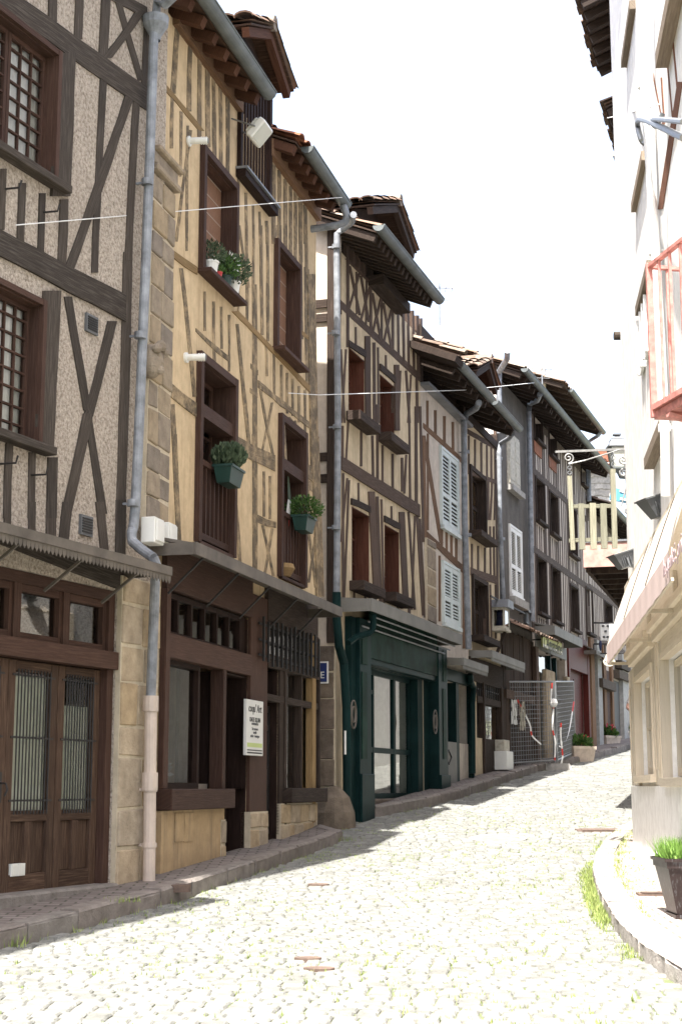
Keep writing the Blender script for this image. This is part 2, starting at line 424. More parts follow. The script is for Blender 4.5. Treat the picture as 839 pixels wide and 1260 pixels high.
M['grass'] = _leaf('joint_grass', (.13, .18, .04), (.22, .28, .08), (.33, .36, .13))
M['flower'] = _leaf('red_flower', (.4, .02, .03), (.55, .05, .08), (.5, .2, .25))
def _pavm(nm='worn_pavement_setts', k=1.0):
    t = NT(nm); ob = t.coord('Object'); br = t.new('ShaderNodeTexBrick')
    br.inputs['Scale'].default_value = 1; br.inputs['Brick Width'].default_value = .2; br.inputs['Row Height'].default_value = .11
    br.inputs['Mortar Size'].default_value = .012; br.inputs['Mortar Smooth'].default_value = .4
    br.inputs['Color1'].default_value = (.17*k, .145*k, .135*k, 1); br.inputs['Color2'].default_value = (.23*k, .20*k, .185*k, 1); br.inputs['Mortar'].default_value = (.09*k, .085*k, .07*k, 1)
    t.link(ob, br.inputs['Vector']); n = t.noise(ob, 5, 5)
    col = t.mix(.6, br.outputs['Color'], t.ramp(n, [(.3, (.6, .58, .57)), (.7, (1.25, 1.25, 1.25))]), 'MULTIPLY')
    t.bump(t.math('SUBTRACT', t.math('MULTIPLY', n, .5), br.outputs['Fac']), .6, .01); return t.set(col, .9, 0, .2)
M['pav'] = _pavm(); M['pav_lit'] = _pavm('sunlit_pavement_setts', 1.7)  # second one is a lit copy: sun glare put into a lighter colour
def _bed():
    t = NT('sandy_joint_bed'); ob = t.coord('Object'); n = t.noise(ob, 3, 6, .7); f = t.noise(ob, 40, 3)
    col = t.ramp(n, [(.44, (.155, .15, .122)), (.58, (.12, .14, .07)), (.72, (.08, .12, .035))])
    t.bump(f, .5, .01); return t.set(col, .95, 0, .1)
M['bed'] = _bed()
# ------------------------------------------------------------------ building helpers
def wall(F, u0, u1, z0, z1, holes, mat, parent, thick=.3, depth=5.0, name='wall', back=True, left=True, right=True, floors=()):
    mb = MB()
    us = sorted({u0, u1, *[h[0] for h in holes], *[h[2] for h in holes]}); us = [u for u in us if u0 <= u <= u1]
    zs = sorted({z0, z1, *[h[1] for h in holes], *[h[3] for h in holes]}); zs = [z for z in zs if z0 <= z <= z1]
    def inside(u, z): return any(h[0] < u < h[2] and h[1] < z < h[3] for h in holes)
    for i in range(len(us)-1):
        for j in range(len(zs)-1):
            a, b, c, d = us[i], us[i+1], zs[j], zs[j+1]
            if inside((a+b)/2, (c+d)/2): continue
            mb.face([F.P(a, c), F.P(b, c), F.P(b, d), F.P(a, d)], [(a, c), (b, c), (b, d), (a, d)], .5)
            mb.face([F.P(a, d, -thick), F.P(b, d, -thick), F.P(b, c, -thick), F.P(a, c, -thick)], None, .5)
    for a, c, b, d in holes:
        a, b, c, d = max(a, u0), min(b, u1), max(c, z0), min(d, z1)
        for p, q in (((a, c), (a, d)), ((a, d), (b, d)), ((b, d), (b, c)), ((b, c), (a, c))):
            mb.face([F.P(*p), F.P(*q), F.P(*q, -thick), F.P(*p, -thick)], None, .5)
    for u, on, sgn in ((u0, left, 1), (u1, right, -1)):
        if on:
            q = [F.P(u, z0), F.P(u, z1), F.P(u, z1, -depth), F.P(u, z0, -depth)]
            mb.face(q if sgn > 0 else q[::-1], None, .5)
    if back: mb.face([F.P(u1, z0, -depth), F.P(u0, z0, -depth), F.P(u0, z1, -depth), F.P(u1, z1, -depth)], None, .5)
    o = mb.build(name, mat, parent)
    if floors:
        fl = MB()
        for z in floors: fl.box(F, u0+.02, z, u1-.02, z+.18, -depth+.02, -thick-.01)
        fl.build('floor', M['floorw'], parent)
    return o

def window(F, rc, H, frame='red_brown', cas=.07, proj=.03, recess=.14, cols=2, rows=3, leaves=2, bar=.022, st=.05,
           sill=None, sillmat='sill_wood', sillproj=.12, sillh=.09, curtain=None, lining=True, label=None, casing=None, blind=None, barmat=None, open_leaf=False, box=True):
    u0, z0, u1, z1 = rc; mb = MB(); c = cas
    if cas > 0:
        cm = MB() if casing else mb
        cm.box(F, u0-c, z0-.02, u0+.003, z1+c, -.02, proj); cm.box(F, u1-.003, z0-.02, u1+c, z1+c, -.02, proj)
        cm.box(F, u0+.003, z1-.003, u1-.003, z1+c, -.02, proj-.004, None, True)
        if casing: pass
    if lining:
        e = .012
        mb.box(F, u0+.002, z0, u0+e+.002, z1-.002, -recess-.04, -.003); mb.box(F, u1-e-.002, z0, u1-.002, z1-.002, -recess-.04, -.003)
        mb.box(F, u0+e+.002, z1-e-.002, u1-e-.002, z1-.002, -recess-.04, -.003, None, True)
        mb.box(F, u0+e+.002, z0+.002, u1-e-.002, z0+e+.002, -recess-.04, -.003, None, True)
    r0, r1 = -recess-.045, -recess
    w = (u1-u0)/leaves
    for L in range(leaves):
        a, b = u0+L*w+.004, u0+(L+1)*w-.004
        mb.box(F, a, z0+.015, a+st, z1-.015, r0, r1); mb.box(F, b-st, z0+.015, b, z1-.015, r0, r1)
        mb.box(F, a+st, z0+.015, b-st, z0+.015+st*1.4, r0, r1-.002, None, True); mb.box(F, a+st, z1-.015-st, b-st, z1-.015, r0, r1-.002, None, True)
        for i in range(1, cols):
            x = a+st+(b-a-2*st)*i/cols; mb.box(F, x-bar/2, z0+.02, x+bar/2, z1-.02, r0+.008, r1-.008)
        for j in range(1, rows):
            z = z0+(z1-z0)*j/rows; mb.box(F, a+st*.8, z-bar/2, b-st*.8, z+bar/2, r0+.01, r1-.006, None, True)
    wo = mb.build('window', M[frame], H)
    if label: wo['label'] = label
    g = MB(); g.face([F.P(u0, z0, r0+.02), F.P(u1, z0, r0+.02), F.P(u1, z1, r0+.02), F.P(u0, z1, r0+.02)]); g.build('pane', M['glass'], wo)
    if curtain:
        k = MB(); n = 40
        for L in range(leaves):
            a, b = u0+L*w+.03, u0+(L+1)*w-.03
            if curtain == 'half': b = a+(b-a)*.72
            pts = [(a+(b-a)*i/n, -recess-.062+.012*math.sin(i*1.1+R.random()*.5)) for i in range(n+1)]
            for (p, po), (q, qo) in zip(pts, pts[1:]): k.face([F.P(p, z0+.02, po), F.P(q, z0+.02, qo), F.P(q, z1-.02, qo), F.P(p, z1-.02, po)])
        k.build('curtain', M['curtain'], wo, smooth=True)
    if blind:
        k = MB(); zb = z0+(z1-z0)*blind
        k.face([F.P(u0+.02, zb, -recess+.04), F.P(u1-.02, zb, -recess+.04), F.P(u1-.02, z1-.02, -recess+.04), F.P(u0+.02, z1-.02, -recess+.04)], [(0, 0), (1, 0), (1, 1), (0, 1)])
        k.build('blind', M['blind'], wo)
    if sill:
        s = MB(); e = sill
        s.prism(F, [(u0-e, z0-sillh), (u1+e, z0-sillh), (u1+e, z0), (u0-e, z0)], -.05, sillproj, None, [(u0, 0), (u1, 0), (u1, .1), (u0, .1)])
        s.build('sill', M[sillmat], wo, bevel=.006)
    return wo

def louvre_shutters(F, rc, H, off=.03, mat='shutter', leaves=2, slats=22, open_from=None):
    """closed pair of louvred leaves; each leaf one part"""
    u0, z0, u1, z1 = rc; w = (u1-u0)/leaves
    fr = MB(); c = .05
    fr.box(F, u0-c, z0-c, u0, z1+c, 0, off+.02); fr.box(F, u1, z0-c, u1+c, z1+c, 0, off+.02); fr.box(F, u0, z1, u1, z1+c, 0, off+.018); fr.box(F, u0-c, z0-c-.02, u1+c, z0, 0, off+.05)
    fo = fr.build('shutter_frame', M[mat], H)
    bk = MB(); bk.box(F, u0, z0, u1, z1, -.02, .008); bk.build('shutter_shade_sheet', M['dark'], fo)  # near-black sheet in place of the shade behind the slats
    for L in range(leaves):
        a, b = u0+L*w+.004, u0+(L+1)*w-.004; mb = MB(); s = .06
        mb.box(F, a, z0+.005, a+s, z1-.005, off-.02, off+.01); mb.box(F, b-s, z0+.005, b, z1-.005, off-.02, off+.01)
        zm = z0+(z1-z0)*.42
        for za, zb_ in ((z0+.005, z0+.1), (zm-.04, zm+.04), (z1-.09, z1-.005)): mb.box(F, a+s, za, b-s, zb_, off-.018, off+.008)
        n = slats
        for i in range(n):
            z = z0+.1+(z1-z0-.2)*(i+.5)/n
            if abs(z-zm) < .055: continue
            h = (z1-z0)/n*.36
            mb.mesh([F.P(a+s, z-h, off+.008), F.P(b-s, z-h, off+.008), F.P(b-s, z+h*.6, off-.02), F.P(a+s, z+h*.6, off-.02),
                     F.P(a+s, z-h-.006, off+.003), F.P(b-s, z-h-.006, off+.003), F.P(b-s, z+h*.6-.006, off-.025), F.P(a+s, z+h*.6-.006, off-.025)],
                    [(0, 1, 2, 3), (7, 6, 5, 4), (0, 4, 5, 1)])
        mb.build('shutter_leaf', M[mat], fo)

def tiles_sheet(F, u0, u1, o_e, z_e, o_b, z_b, wl=.21, amp=.045, mat='tile', H=None, name='roof', verge=True):
    """rows of half-round tiles from an eave line (offset o_e, height z_e) up to (o_b, z_b): each tile overlaps the next"""
    mb = MB(); n = max(1, int(round((u1-u0)/wl))); wl = (u1-u0)/n
    L = math.hypot(o_e-o_b, z_b-z_e); rows = max(1, int(round(L/.36))); k = 5
    du, dz = (o_b-o_e)/L, (z_b-z_e)/L; nu, nz = -dz*1, du*-1
    nz = abs(nz); nu = abs(dz)*(1 if o_e > o_b else -1)
    def pt(u, s, h): return F.P(u, z_e+dz*s+nz*h, o_e+du*s+nu*h)
    for j in range(rows):
        s0, s1 = L*j/rows-.03*(j == 0), L*(j+1)/rows+.05
        for i in range(n):
            a = u0+i*wl; lift = R.uniform(0, .012); sk = R.uniform(-.015, .015); r = R.random(); ex = R.uniform(-.03, .03)
            up, lo = [], []
            for q in range(k+1):
                th = math.pi*q/k; x = a+wl*.5-wl*.56*math.cos(th); h = amp*1.3*math.sin(th)+lift
                up.append((pt(x+sk, s0+ex, h+.02), pt(x, s1, h*.8), pt(x+sk, s0+ex, h-.0)))
            for q in range(k):
                A, B = up[q], up[q+1]
                mb.face([A[0], B[0], B[1], A[1]], [(q*.05, 0), (q*.05+.05, 0), (q*.05+.05, .4), (q*.05, .4)], r)
                if j == 0: mb.face([A[2], B[2], B[0], A[0]], None, r)
    # trough under-tiles / underside sheet
    b0, b1 = -.015, -.03
    mb.face([pt(u0, 0, b0), pt(u1, 0, b0), pt(u1, L, b0), pt(u0, L, b0)], None, .4)
    return mb.build(name, M[mat], H)

def rafters(F, u0, u1, o_e, z_e, o_b, z_b, n, H, w=.09, h=.11, mat='rafter', board='board', drop=.05):
    for i in range(n):
        mb = MB(); u = u0+.08+(u1-u0-.16)*i/max(1, n-1)
        a = F.P(u, z_e-drop-h/2-.03, o_e-.06); b = F.P(u, z_b-drop-h/2-.03, o_b); mb.bar(a, b, w, h); mb.build('rafter', M[mat], H)
    bd = MB()
    bd.mesh([F.P(u0, z_e-drop, o_e-.02), F.P(u1, z_e-drop, o_e-.02), F.P(u1, z_b-drop, o_b), F.P(u0, z_b-drop, o_b),
             F.P(u0, z_e-drop-.025, o_e-.02), F.P(u1, z_e-drop-.025, o_e-.02), F.P(u1, z_b-drop-.025, o_b), F.P(u0, z_b-drop-.025, o_b)],
            [(0, 1, 2, 3), (7, 6, 5, 4), (0, 4, 5, 1), (1, 5, 6, 2), (3, 2, 6, 7), (0, 3, 7, 4)])
    bd.build('soffit_board', M[board], H)

def gutter(F, u0, u1, off, z, H, r=.075, mat='zincd', fall=0.0):
    mb = MB(); n = 10
    segs = max(1, int((u1-u0)/1.6))
    for sgm in range(segs):
        a, b = u0+(u1-u0)*sgm/segs, u0+(u1-u0)*(sgm+1)/segs
        for rr, out in ((r, True), (r-.006, False)):
            for k in range(n):
                t0, t1 = math.pi*k/n, math.pi*(k+1)/n
                q = [F.P(a, z-rr*math.sin(t0), off+rr*math.cos(t0)), F.P(b, z-rr*math.sin(t0), off+rr*math.cos(t0)),
                     F.P(b, z-rr*math.sin(t1), off+rr*math.cos(t1)), F.P(a, z-rr*math.sin(t1), off+rr*math.cos(t1))]
                mb.face(q if not out else q[::-1], None, .5)
        # seam collar
        for k in range(n):
            t0, t1 = math.pi*k/n, math.pi*(k+1)/n; rr = r+.006
            mb.face([F.P(a+.01, z-rr*math.sin(t0), off+rr*math.cos(t0)), F.P(a+.01, z-rr*math.sin(t1), off+rr*math.cos(t1)),
                     F.P(a+.05, z-rr*math.sin(t1), off+rr*math.cos(t1)), F.P(a+.05, z-rr*math.sin(t0), off+rr*math.cos(t0))], None, .5)
    mb.tube([F.P(u0, z, off+r), F.P(u1, z, off+r)], .012, 6)
    for u in (u0, u1): mb.face([F.P(u, z-r*math.sin(math.pi*k/n), off+r*math.cos(math.pi*k/n)) for k in range(n+1)], None, .5)
    return mb.build('gutter', M[mat], H)

def pipe(F, pts, H, r=.05, mat='pipe', off=.09, name='downpipe', collars=()):
    """downpipe through picture points on the facade"""
    mb = MB(); P = []
    for p in pts:
        o = off if len(p) == 2 else p[2]
        u, z = F.uz(p[:2], o); P.append(F.P(u, z, o))
    mb.tube(P, r, 12)
    for p in collars:
        u, z = F.uz(p, off); c = F.P(u, z, off)
        mb.tube([c-V((0, 0, .03)), c+V((0, 0, .03))], r+.012, 12); mb.bar(F.P(u, z, off), F.P(u, z, -.02), .02, .02)
    o = mb.build(name, M[mat], H, smooth=False)
    for p in o.data.polygons: p.use_smooth = len(p.vertices) == 4
    return o

def smoothpath(pts, n=6):
    P = [V(p) for p in pts]; out = []
    for i in range(len(P)-1):
        a, b, c, d = P[max(i-1, 0)], P[i], P[i+1], P[min(i+2, len(P)-1)]
        for k in range(n):
            t = k/n; out.append(.5*((2*b)+(c-a)*t+(2*a-5*b+4*c-d)*t*t+(3*b-a-3*c+d)*t**3))
    return out+[P[-1]]

def foliage(mb, c, rx, ry, rz, n, size=.05, upright=0.0, rnd=R):
    c = V(c)
    for i in range(n):
        while True:
            p = V((rnd.uniform(-1, 1), rnd.uniform(-1, 1), rnd.uniform(-1, 1)))
            if p.length <= 1: break
        q = c+V((p.x*rx, p.y*ry, p.z*rz))
        d = V((p.x, p.y, p.z*.6+upright+rnd.uniform(-.3, .6))); d = d.normalized() if d.length > .01 else V((0, 0, 1))
        s = V((rnd.uniform(-1, 1), rnd.uniform(-1, 1), rnd.uniform(-1, 1))).cross(d)
        if s.length < .01: continue
        s.normalize(); L = size*rnd.uniform(.6, 1.4); w = L*.28
        mb.face([q, q+d*L*.5+s*w, q+d*L, q+d*L*.5-s*w], None, rnd.random())
def blades(mb, c, n, h, spread, rnd=R, w=.004):
    c = V(c)
    for i in range(n):
        q = c+V((rnd.gauss(0, spread), rnd.gauss(0, spread), 0)); l = V((rnd.gauss(0, .35), rnd.gauss(0, .35), 1)).normalized()
        hh = h*rnd.uniform(.5, 1.3); s = V((rnd.uniform(-1, 1), rnd.uniform(-1, 1), 0)).normalized()*w
        mb.face([q-s, q+s, q+l*hh], None, rnd.random())

def text_obj(txt, size, origin, xdir, zdir, mat, parent, name='lettering', align='CENTER', depth=.004, shear=0.0, xs=1.0):
    cu = bpy.data.curves.new('t', 'FONT'); cu.body = txt; cu.size = size; cu.align_x = align; cu.align_y = 'CENTER'; cu.extrude = depth/2; cu.shear = shear
    cu.resolution_u = 3
    tmp = bpy.data.objects.new('t', cu); COL.objects.link(tmp)
    dg = bpy.context.evaluated_depsgraph_get(); me = bpy.data.meshes.new_from_object(tmp.evaluated_get(dg))
    bpy.data.objects.remove(tmp); bpy.data.curves.remove(cu)
    X = V(xdir).normalized(); Z = V(zdir).normalized(); N = X.cross(Z)
    base = V((0, 0, 0))
    if parent is not None:
        p = parent
        while p.parent: p = p.parent
        base = V(p.location)
    for v in me.vertices:
        c = v.co.copy(); v.co = V(origin)+X*c.x*xs+Z*c.y+N*c.z-base
    me.materials.clear(); me.materials.append(mat); me.name = name
    o = bpy.data.objects.new(name, me); COL.objects.link(o); o.parent = parent
    return o

def house(name, F, u, label, cat='house', group=None):
    p = F.P(u, 0, 0); p.z = zg(p.y)
    return thing(name, p, label, cat, group)

def canopy(F, u0, u1, zf, zb, proj, H, mat='canopy', fascia=.10, side=True, name='canopy', brackets=0, scallop=False, bracket_z=None, th=.03):
    """sheet roof over a shop, falling from zb at the wall to zf at its front edge"""
    mb = MB()
    mb.mesh([F.P(u0, zb, -.02), F.P(u1, zb, -.02), F.P(u1, zf, proj), F.P(u0, zf, proj),
             F.P(u0, zb-th, -.02), F.P(u1, zb-th, -.02), F.P(u1, zf-th, proj), F.P(u0, zf-th, proj)],
            [(3, 2, 1, 0), (4, 5, 6, 7), (0, 1, 5, 4), (1, 2, 6, 5), (2, 3, 7, 6), (3, 0, 4, 7)])
    if fascia:
        mb.box(F, u0, zf-fascia, u1, zf+.008, proj+.001, proj+.022, None, True)
        if side:
            for u, s in ((u0, -1), (u1, 1)):
                mb.prism(F, [(u-.01+.001*s, zf-fascia), (u+.01+.001*s, zf-fascia), (u+.01+.001*s, zf+.004), (u-.01+.001*s, zf+.004)], 0, proj)
    if scallop:
        n = int((u1-u0)/.055)
        for i in range(n):
            a = u0+(u1-u0)*i/n; b = u0+(u1-u0)*(i+1)/n; m = (a+b)/2; h = fascia
            mb.prism(F, [(a+.004, zf-h-.045), (m, zf-h-.075), (b-.004, zf-h-.045), (b, zf-h+.002), (a, zf-h+.002)], proj+.004, proj+.009)
    o = mb.build(name, M[mat], H)
    for i in range(brackets):
        k = MB(); u = u0+(u1-u0)*(i+.5)/brackets
        k.tube([F.P(u, zf-.04, proj-.04), F.P(u, (bracket_z or zf-.5), -.03)], .014, 6); k.build('bracket', M['iron'], o)
    return o

def gable_dormer(F, H, uc, zr, hl, hr, drop_l, drop_r, over, depth, mat='tile', zwall=None, raf='tim3d', board='planks'):
    """gabled roof with its ridge square to the facade"""
    A = F.P(uc, 0).to_2d()
    for d, w, dr in ((-F.n, hr, drop_r), (F.n, hl, drop_l)):
        Fd = Fac(A, d); a, b = (-over, depth) if d == -F.n else (-depth, over)
        tiles_sheet(Fd, a, b, w, zr-dr, 0.0, zr, mat=mat, H=H, name='dormer_roof')
        rafters(Fd, a+.02, b-.02, w-.02, zr-dr-.01, .0, zr-.01, 4, H, mat=raf, board=board, drop=.03)
    rt = MB(); n = int((depth+over)/.32)
    for i in range(n):
        o0 = over-(depth+over)*i/n; o1 = o0-(depth+over)/n-.04
        rt.tube([F.P(uc, zr+.01, o0), F.P(uc, zr+.03, o1)], [.10, .085], 8)
    rt.build('ridge_tile', M[mat], H)
    if zwall is not None:
        g = MB(); g.prism(F, [(uc-hl*.72, zwall), (uc+hr*.72, zwall), (uc+hr*.72, zr-drop_r*.72-.08), (uc, zr-.1), (uc-hl*.72, zr-drop_l*.72-.08)], -.12, -.05); g.build('gable_boarding', M['planks'], H)
# ------------------------------------------------------------------ the left row: planes
g1 = G(135, 1086, .12); F1 = Fac((g1.x*.99, g1.y*.99), vpdir(1230))
g2 = G(285, 1052.7, .12); F2 = Fac((g2.x*1.028, g2.y*1.028), vpdir(905))
g3 = at(415, 1003, 21.3); F3 = Fac((g3.x, g3.y), vpdir(1030))
def beams1(name, mat, parent, F, z, L, o1):
    for b in L:
        mb = MB(); beams(mb, F, z, [b], o1); mb.build(name, M[mat], parent)
def beams(mb, F, z, L, o1=.015, o0=-.05, wob=.006):
    k = z(1, 0)[0]-z(0, 0)[0]
    for b in L: mb.beamp(F, z(b[0], b[1]), z(b[2], b[3]), b[4]*k, o0, o1+R.uniform(-.003, .003), wob)

# ================= house 1: roughcast
u1r = F1.uz((197, 500))[0]; u1l = -9.0  # left end run out of view to carry the added shade-casting eave
up = F1.uz((150, 800))[0]
H1 = house('timbered_house', F1, up, 'roughcast house with dark grey timber framing, leaded windows and brown carriage doors')
z1t = F1.uz((100, -60))[1]+1.0
w1 = F1.rect(zA(-115, 175), zA(258, 800)); w1 = (w1[0], F1.uz(zA(240, 885))[1], F1.uz(zA(262, 600))[0], F1.uz(zA(258, 262))[1])
w2 = (w1[0]-.05, F1.uz(zB(165, 925))[1], F1.uz(zB(186, 560))[0], F1.uz(zB(190, 240))[1])
zc1 = F1.uz(zC(100, 108))[1]                                   # canopy line on the wall
dr = F1.uz(zC(572, 700))[0]; dz1 = F1.uz(zC(560, 425))[1]; 
dl = dr-3.6
dz0 = F1.gz(dr)-.4
wall(F1, u1l, u1r, zg(F1.P(u1l, 0).y)-1.2, z1t, [w1, w2, (dl, dz0, dr, dz1)], M['roughcast'], H1, floors=(w2[3]+.35, zc1-.1))
fr = MB()
beams(fr, F1, zA, [(-400, -305, 720, 488, 118), (258, -60, 255, 110, 40), (392, -60, 381, 195, 38), (522, -60, 503, 290, 42), (690, 55, 522, 285, 46),
    (568, -30, 692, 395, 28), (727, 60, 705, 520, 30), (440, -80, 720, 65, 62), (508, 375, 462, 1340, 30), (636, 465, 322, 1370, 42), (669, 480, 628, 1280, 32),
    (108, 900, 97, 1200, 32), (207, 950, 198, 1250, 30), (15, 830, 5, 1130, 26), (-90, 760, -100, 1130, 34), (312, 980, 300, 1300, 40)])
beams(fr, F1, zA, [(318, 262, 290, 965, 88), (-118, 100, -140, 700, 60)], .03)
beams(fr, F1, zB, [(-500, -325, 610, 258, 128)], .03)
beams(fr, F1, zB, [(332, 200, 428, 760, 36), (430, 790, 505, 1268, 36), (550, 320, 432, 790, 44), (432, 775, 318, 1290, 46), (627, -20, 590, 1290, 44),
    (42, 920, 32, 1290, 34), (157, 965, 152, 1290, 32), (256, 990, 250, 1290, 46), (-80, 870, -90, 1290, 36)], .015)
beams(fr, F1, zB, [(250, 172, 212, 960, 84), (-120, 0, -140, 860, 60)], .03)
beams(fr, F1, zC, [(35, -10, 34, 110, 32), (156, -10, 154, 150, 32), (250, -10, 247, 190, 46), (330, -10, 308, 200, 46), (487, -10, 512, 240, 38), (592, -20, 588, 260, 46)])
beams(fr, F1, zC, [(-400, -5, 622, 388, 105)], .03)
fr.build('timber_frame', M['tim1'], H1)
window(F1, w1, H1, 'brown', cas=.05, recess=.09, cols=3, rows=8, leaves=2, bar=.016, st=.04, sill=.16, sillh=.07, sillmat='tim1', curtain='net', proj=.045, label='upper leaded window with pale curtains')
window(F1, w2, H1, 'brown', cas=.05, recess=.09, cols=3, rows=8, leaves=2, bar=.016, st=.04, sill=.16, sillh=.07, sillmat='tim1', curtain='net', proj=.045, label='first floor leaded window')
for tl, br in ((zB(418, 278), zB(472, 395)), (zC(390, 50), zC(446, 165))):
    u0, z0, u1_, z1_ = F1.rect(tl, br); v = MB(); v.box(F1, u0, z0, u1_, z1_, -.02, .025)
    vo = v.build('vent', M['lamp_grey'], H1); g = MB()
    for i in range(6):
        z = z0+.03+(z1_-z0-.06)*i/5; g.box(F1, u0+.02, z-.006, u1_-.02, z+.006, .0255, .034)
    g.build('grille', M['iron'], vo)
hk = MB()
for x, y in ((20, 930), (210, 1045)):
    u, z = F1.uz(zA(x, y)); hk.tube([F1.P(u, z, 0), F1.P(u+.02, z, .14), F1.P(u+.02, z+.06, .16)], .009, 6)
for x, y in ((0, 1022), (150, 1078)):
    u, z = F1.uz(zB(x, y)); hk.tube([F1.P(u, z, 0), F1.P(u+.02, z, .14), F1.P(u+.02, z+.06, .16)], .009, 6)
hk.build('shutter_hook', M['iron'], H1)
# canopy with scalloped valance
pj = .5
ca0 = F1.uz(zC(0, 65), pj); ca1 = F1.uz(zC(838, 332), pj)
cz = (ca0[1]+ca1[1])/2; cz = ca0[1]*.4+ca1[1]*.6
cu1 = ca1[0]
canopy(F1, u1l, cu1, cz, cz+.10, pj, H1, 'canopy', .07, True, 'canopy', 0, True)
for tx, ty, bx, by in ((-150, 40, -280, 160), (120, 140, -20, 235), (430, 228, 305, 318), (700, 318, 605, 372)):
    a = F1.uz(zC(tx, ty), pj-.05); b = F1.uz(zC(bx, by), .05); u = (a[0]+b[0])/2
    cb = MB(); cb.bar(F1.P(a[0], cz-.06, pj-.05), F1.P(a[0]-.02, cz-.34, .06), .022, .022); cb.build('canopy_bracket', M['canopy'], H1)
# carriage doors
tz1 = F1.uz(zC(520, 735))[1]; tz0 = F1.uz(zC(540, 812))[1]      # transom rail
tzt = F1.uz(zC(540, 430))[1]
ds = MB(); rec = -.10
ds.box(F1, dr-.10, dz0, dr-.004, dz1-.004, rec-.06, -.02); ds.box(F1, dl, dz1-.10, dr-.10, dz1-.004, rec-.06, -.02, None, True)
ds.box(F1, dl, tz0, dr+.04, tz1+.02, rec-.05, .03, None, True)
t_us = [F1.uz(zC(x, 560))[0] for x in (-95, 95, 120, 335, 350, 545)]
uA = F1.uz(zC(100, 560))[0]; uB = F1.uz(zC(343, 560))[0]; uC = dr-.10; uw = uB-uA
bnds = [uA-2*uw, uA-uw, uA, uB, uC]
for b in bnds[:-1]: ds.box(F1, b-.045, tz1+.02, b+.045, dz1-.10, rec-.05, -.03)
do = ds.build('door_frame', M['brown'], H1)
for a, b in zip(bnds, bnds[1:]):
    tw = MB(); a2, b2 = a+.03, b-(.03 if b != uC else .0); s = .055
    tw.box(F1, a2, tz1+.02, a2+s, dz1-.1, rec-.04, -.05); tw.box(F1, b2-s, tz1+.02, b2, dz1-.1, rec-.04, -.05)
    tw.box(F1, a2+s, tz1+.02, b2-s, tz1+.08, rec-.04, -.052, None, True); tw.box(F1, a2+s, dz1-.16, b2-s, dz1-.1, rec-.04, -.052, None, True)
    to = tw.build('transom_window', M['brown'], H1)
    g = MB(); g.face([F1.P(a2+s-.01, tz1+.07, rec), F1.P(b2-s+.01, tz1+.07, rec), F1.P(b2-s+.01, dz1-.15, rec), F1.P(a2+s-.01, dz1-.15, rec)]); g.build('pane', M['glass'], to)
gb = F1.uz(zD(250, 338))[1]; lp0 = F1.uz(zD(240, 605))[1]; lp1 = F1.uz(zD(240, 385))[1]
cur = MB()
for k, (a, b) in enumerate(zip(bnds, bnds[1:])):
    zb = F1.gz((a+b)/2)+.10
    lf = MB(); s = .10; a2, b2 = a+.006, b-.006
    for x0, x1 in ((a2, a2+s), (b2-s, b2)): lf.box(F1, x0, zb, x1, tz0-.01, rec-.045, rec+.01)
    for q0, q1 in ((zb, lp0), (lp1, gb), (tz0-.10, tz0-.01)): lf.box(F1, a2+s, q0, b2-s, q1, rec-.045, rec+.008, None, True)
    m = (a2+b2)/2; lf.box(F1, m-.05, lp0, m+.05, lp1, rec-.045, rec+.006); lf.box(F1, a2+s, lp0, b2-s, lp1, rec-.04, rec-.025)
    lo = lf.build('door_leaf', M['brownw'], H1, bevel=.005)
    g = MB(); g.face([F1.P(a2+s-.01, gb, rec-.03), F1.P(b2-s+.01, gb, rec-.03), F1.P(b2-s+.01, tz0-.09, rec-.03), F1.P(a2+s-.01, tz0-.09, rec-.03)]); g.build('pane', M['glass'], lo)
    cw = MB(); n = 24; top = (tz0-.12) if k != 3 else gb+(tz0-gb)*.72
    P = [(a2+s-.02+(b2-a2-2*s+.04)*i/n, rec-.05+.01*math.sin(i*1.7)) for i in range(n+1)]
    for (p, po), (q, qo) in zip(P, P[1:]): cw.face([F1.P(p, gb, po), F1.P(q, gb, qo), F1.P(q, top, qo), F1.P(p, top, po)])
    cw.build('curtain', M['curtain_g'], lo, smooth=True)
    gr = MB(); nb = 11
    for i in range(nb):
        x = a2+s+(b2-a2-2*s)*(i+.5)/nb; gr.tube([F1.P(x, gb-.03, rec+.02), F1.P(x, tz0-.08, rec+.02)], .0065, 6)
    for z in (gb+.08, gb+(tz0-gb)*.48, tz0-.13): gr.box(F1, a2+s-.05, z-.008, b2-s+.05, z+.008, rec+.011, rec+.018, None, True)
    gr.build('grille', M['iron'], lo)
    if k == 1:
        hd = MB(); u = b2-.06; z = F1.uz(zD(60, 240))[1]
        hd.box(F1, u-.02, z-.12, u+.02, z+.12, rec+.011, rec+.018); hd.tube([F1.P(u, z+.03, rec+.018), F1.P(u, z+.03, rec+.07), F1.P(u+.01, z-.02, rec+.08), F1.P(u, z-.07, rec+.06)], .009, 6)
        hd.build('handle', M['iron'], lo)
    if k == 2:
        u0, z0, u1_, z1_ = F1.rect(zD(88, 572), zD(145, 620)); vn = MB(); vn.box(F1, u0, z0, u1_, z1_, rec-.02, rec+.02); vn.box(F1, (u0+u1_)/2-.006, z0, (u0+u1_)/2+.006, z1_, rec+.0205, rec+.026)
        for i in range(7): vn.box(F1, u0+.01, z0+.015+i*(z1_-z0-.03)/6-.004, u1_-.01, z0+.015+i*(z1_-z0-.03)/6+.004, rec+.0202, rec+.025)
        vn.build('vent', M['white_pl'], lo)
st = MB(); st.box(F1, dl, F1.gz(dl)-.3, dr, F1.gz(dr)+.13, -.3, .10); st.build('door_step', M['kerb'], H1, bevel=.02)
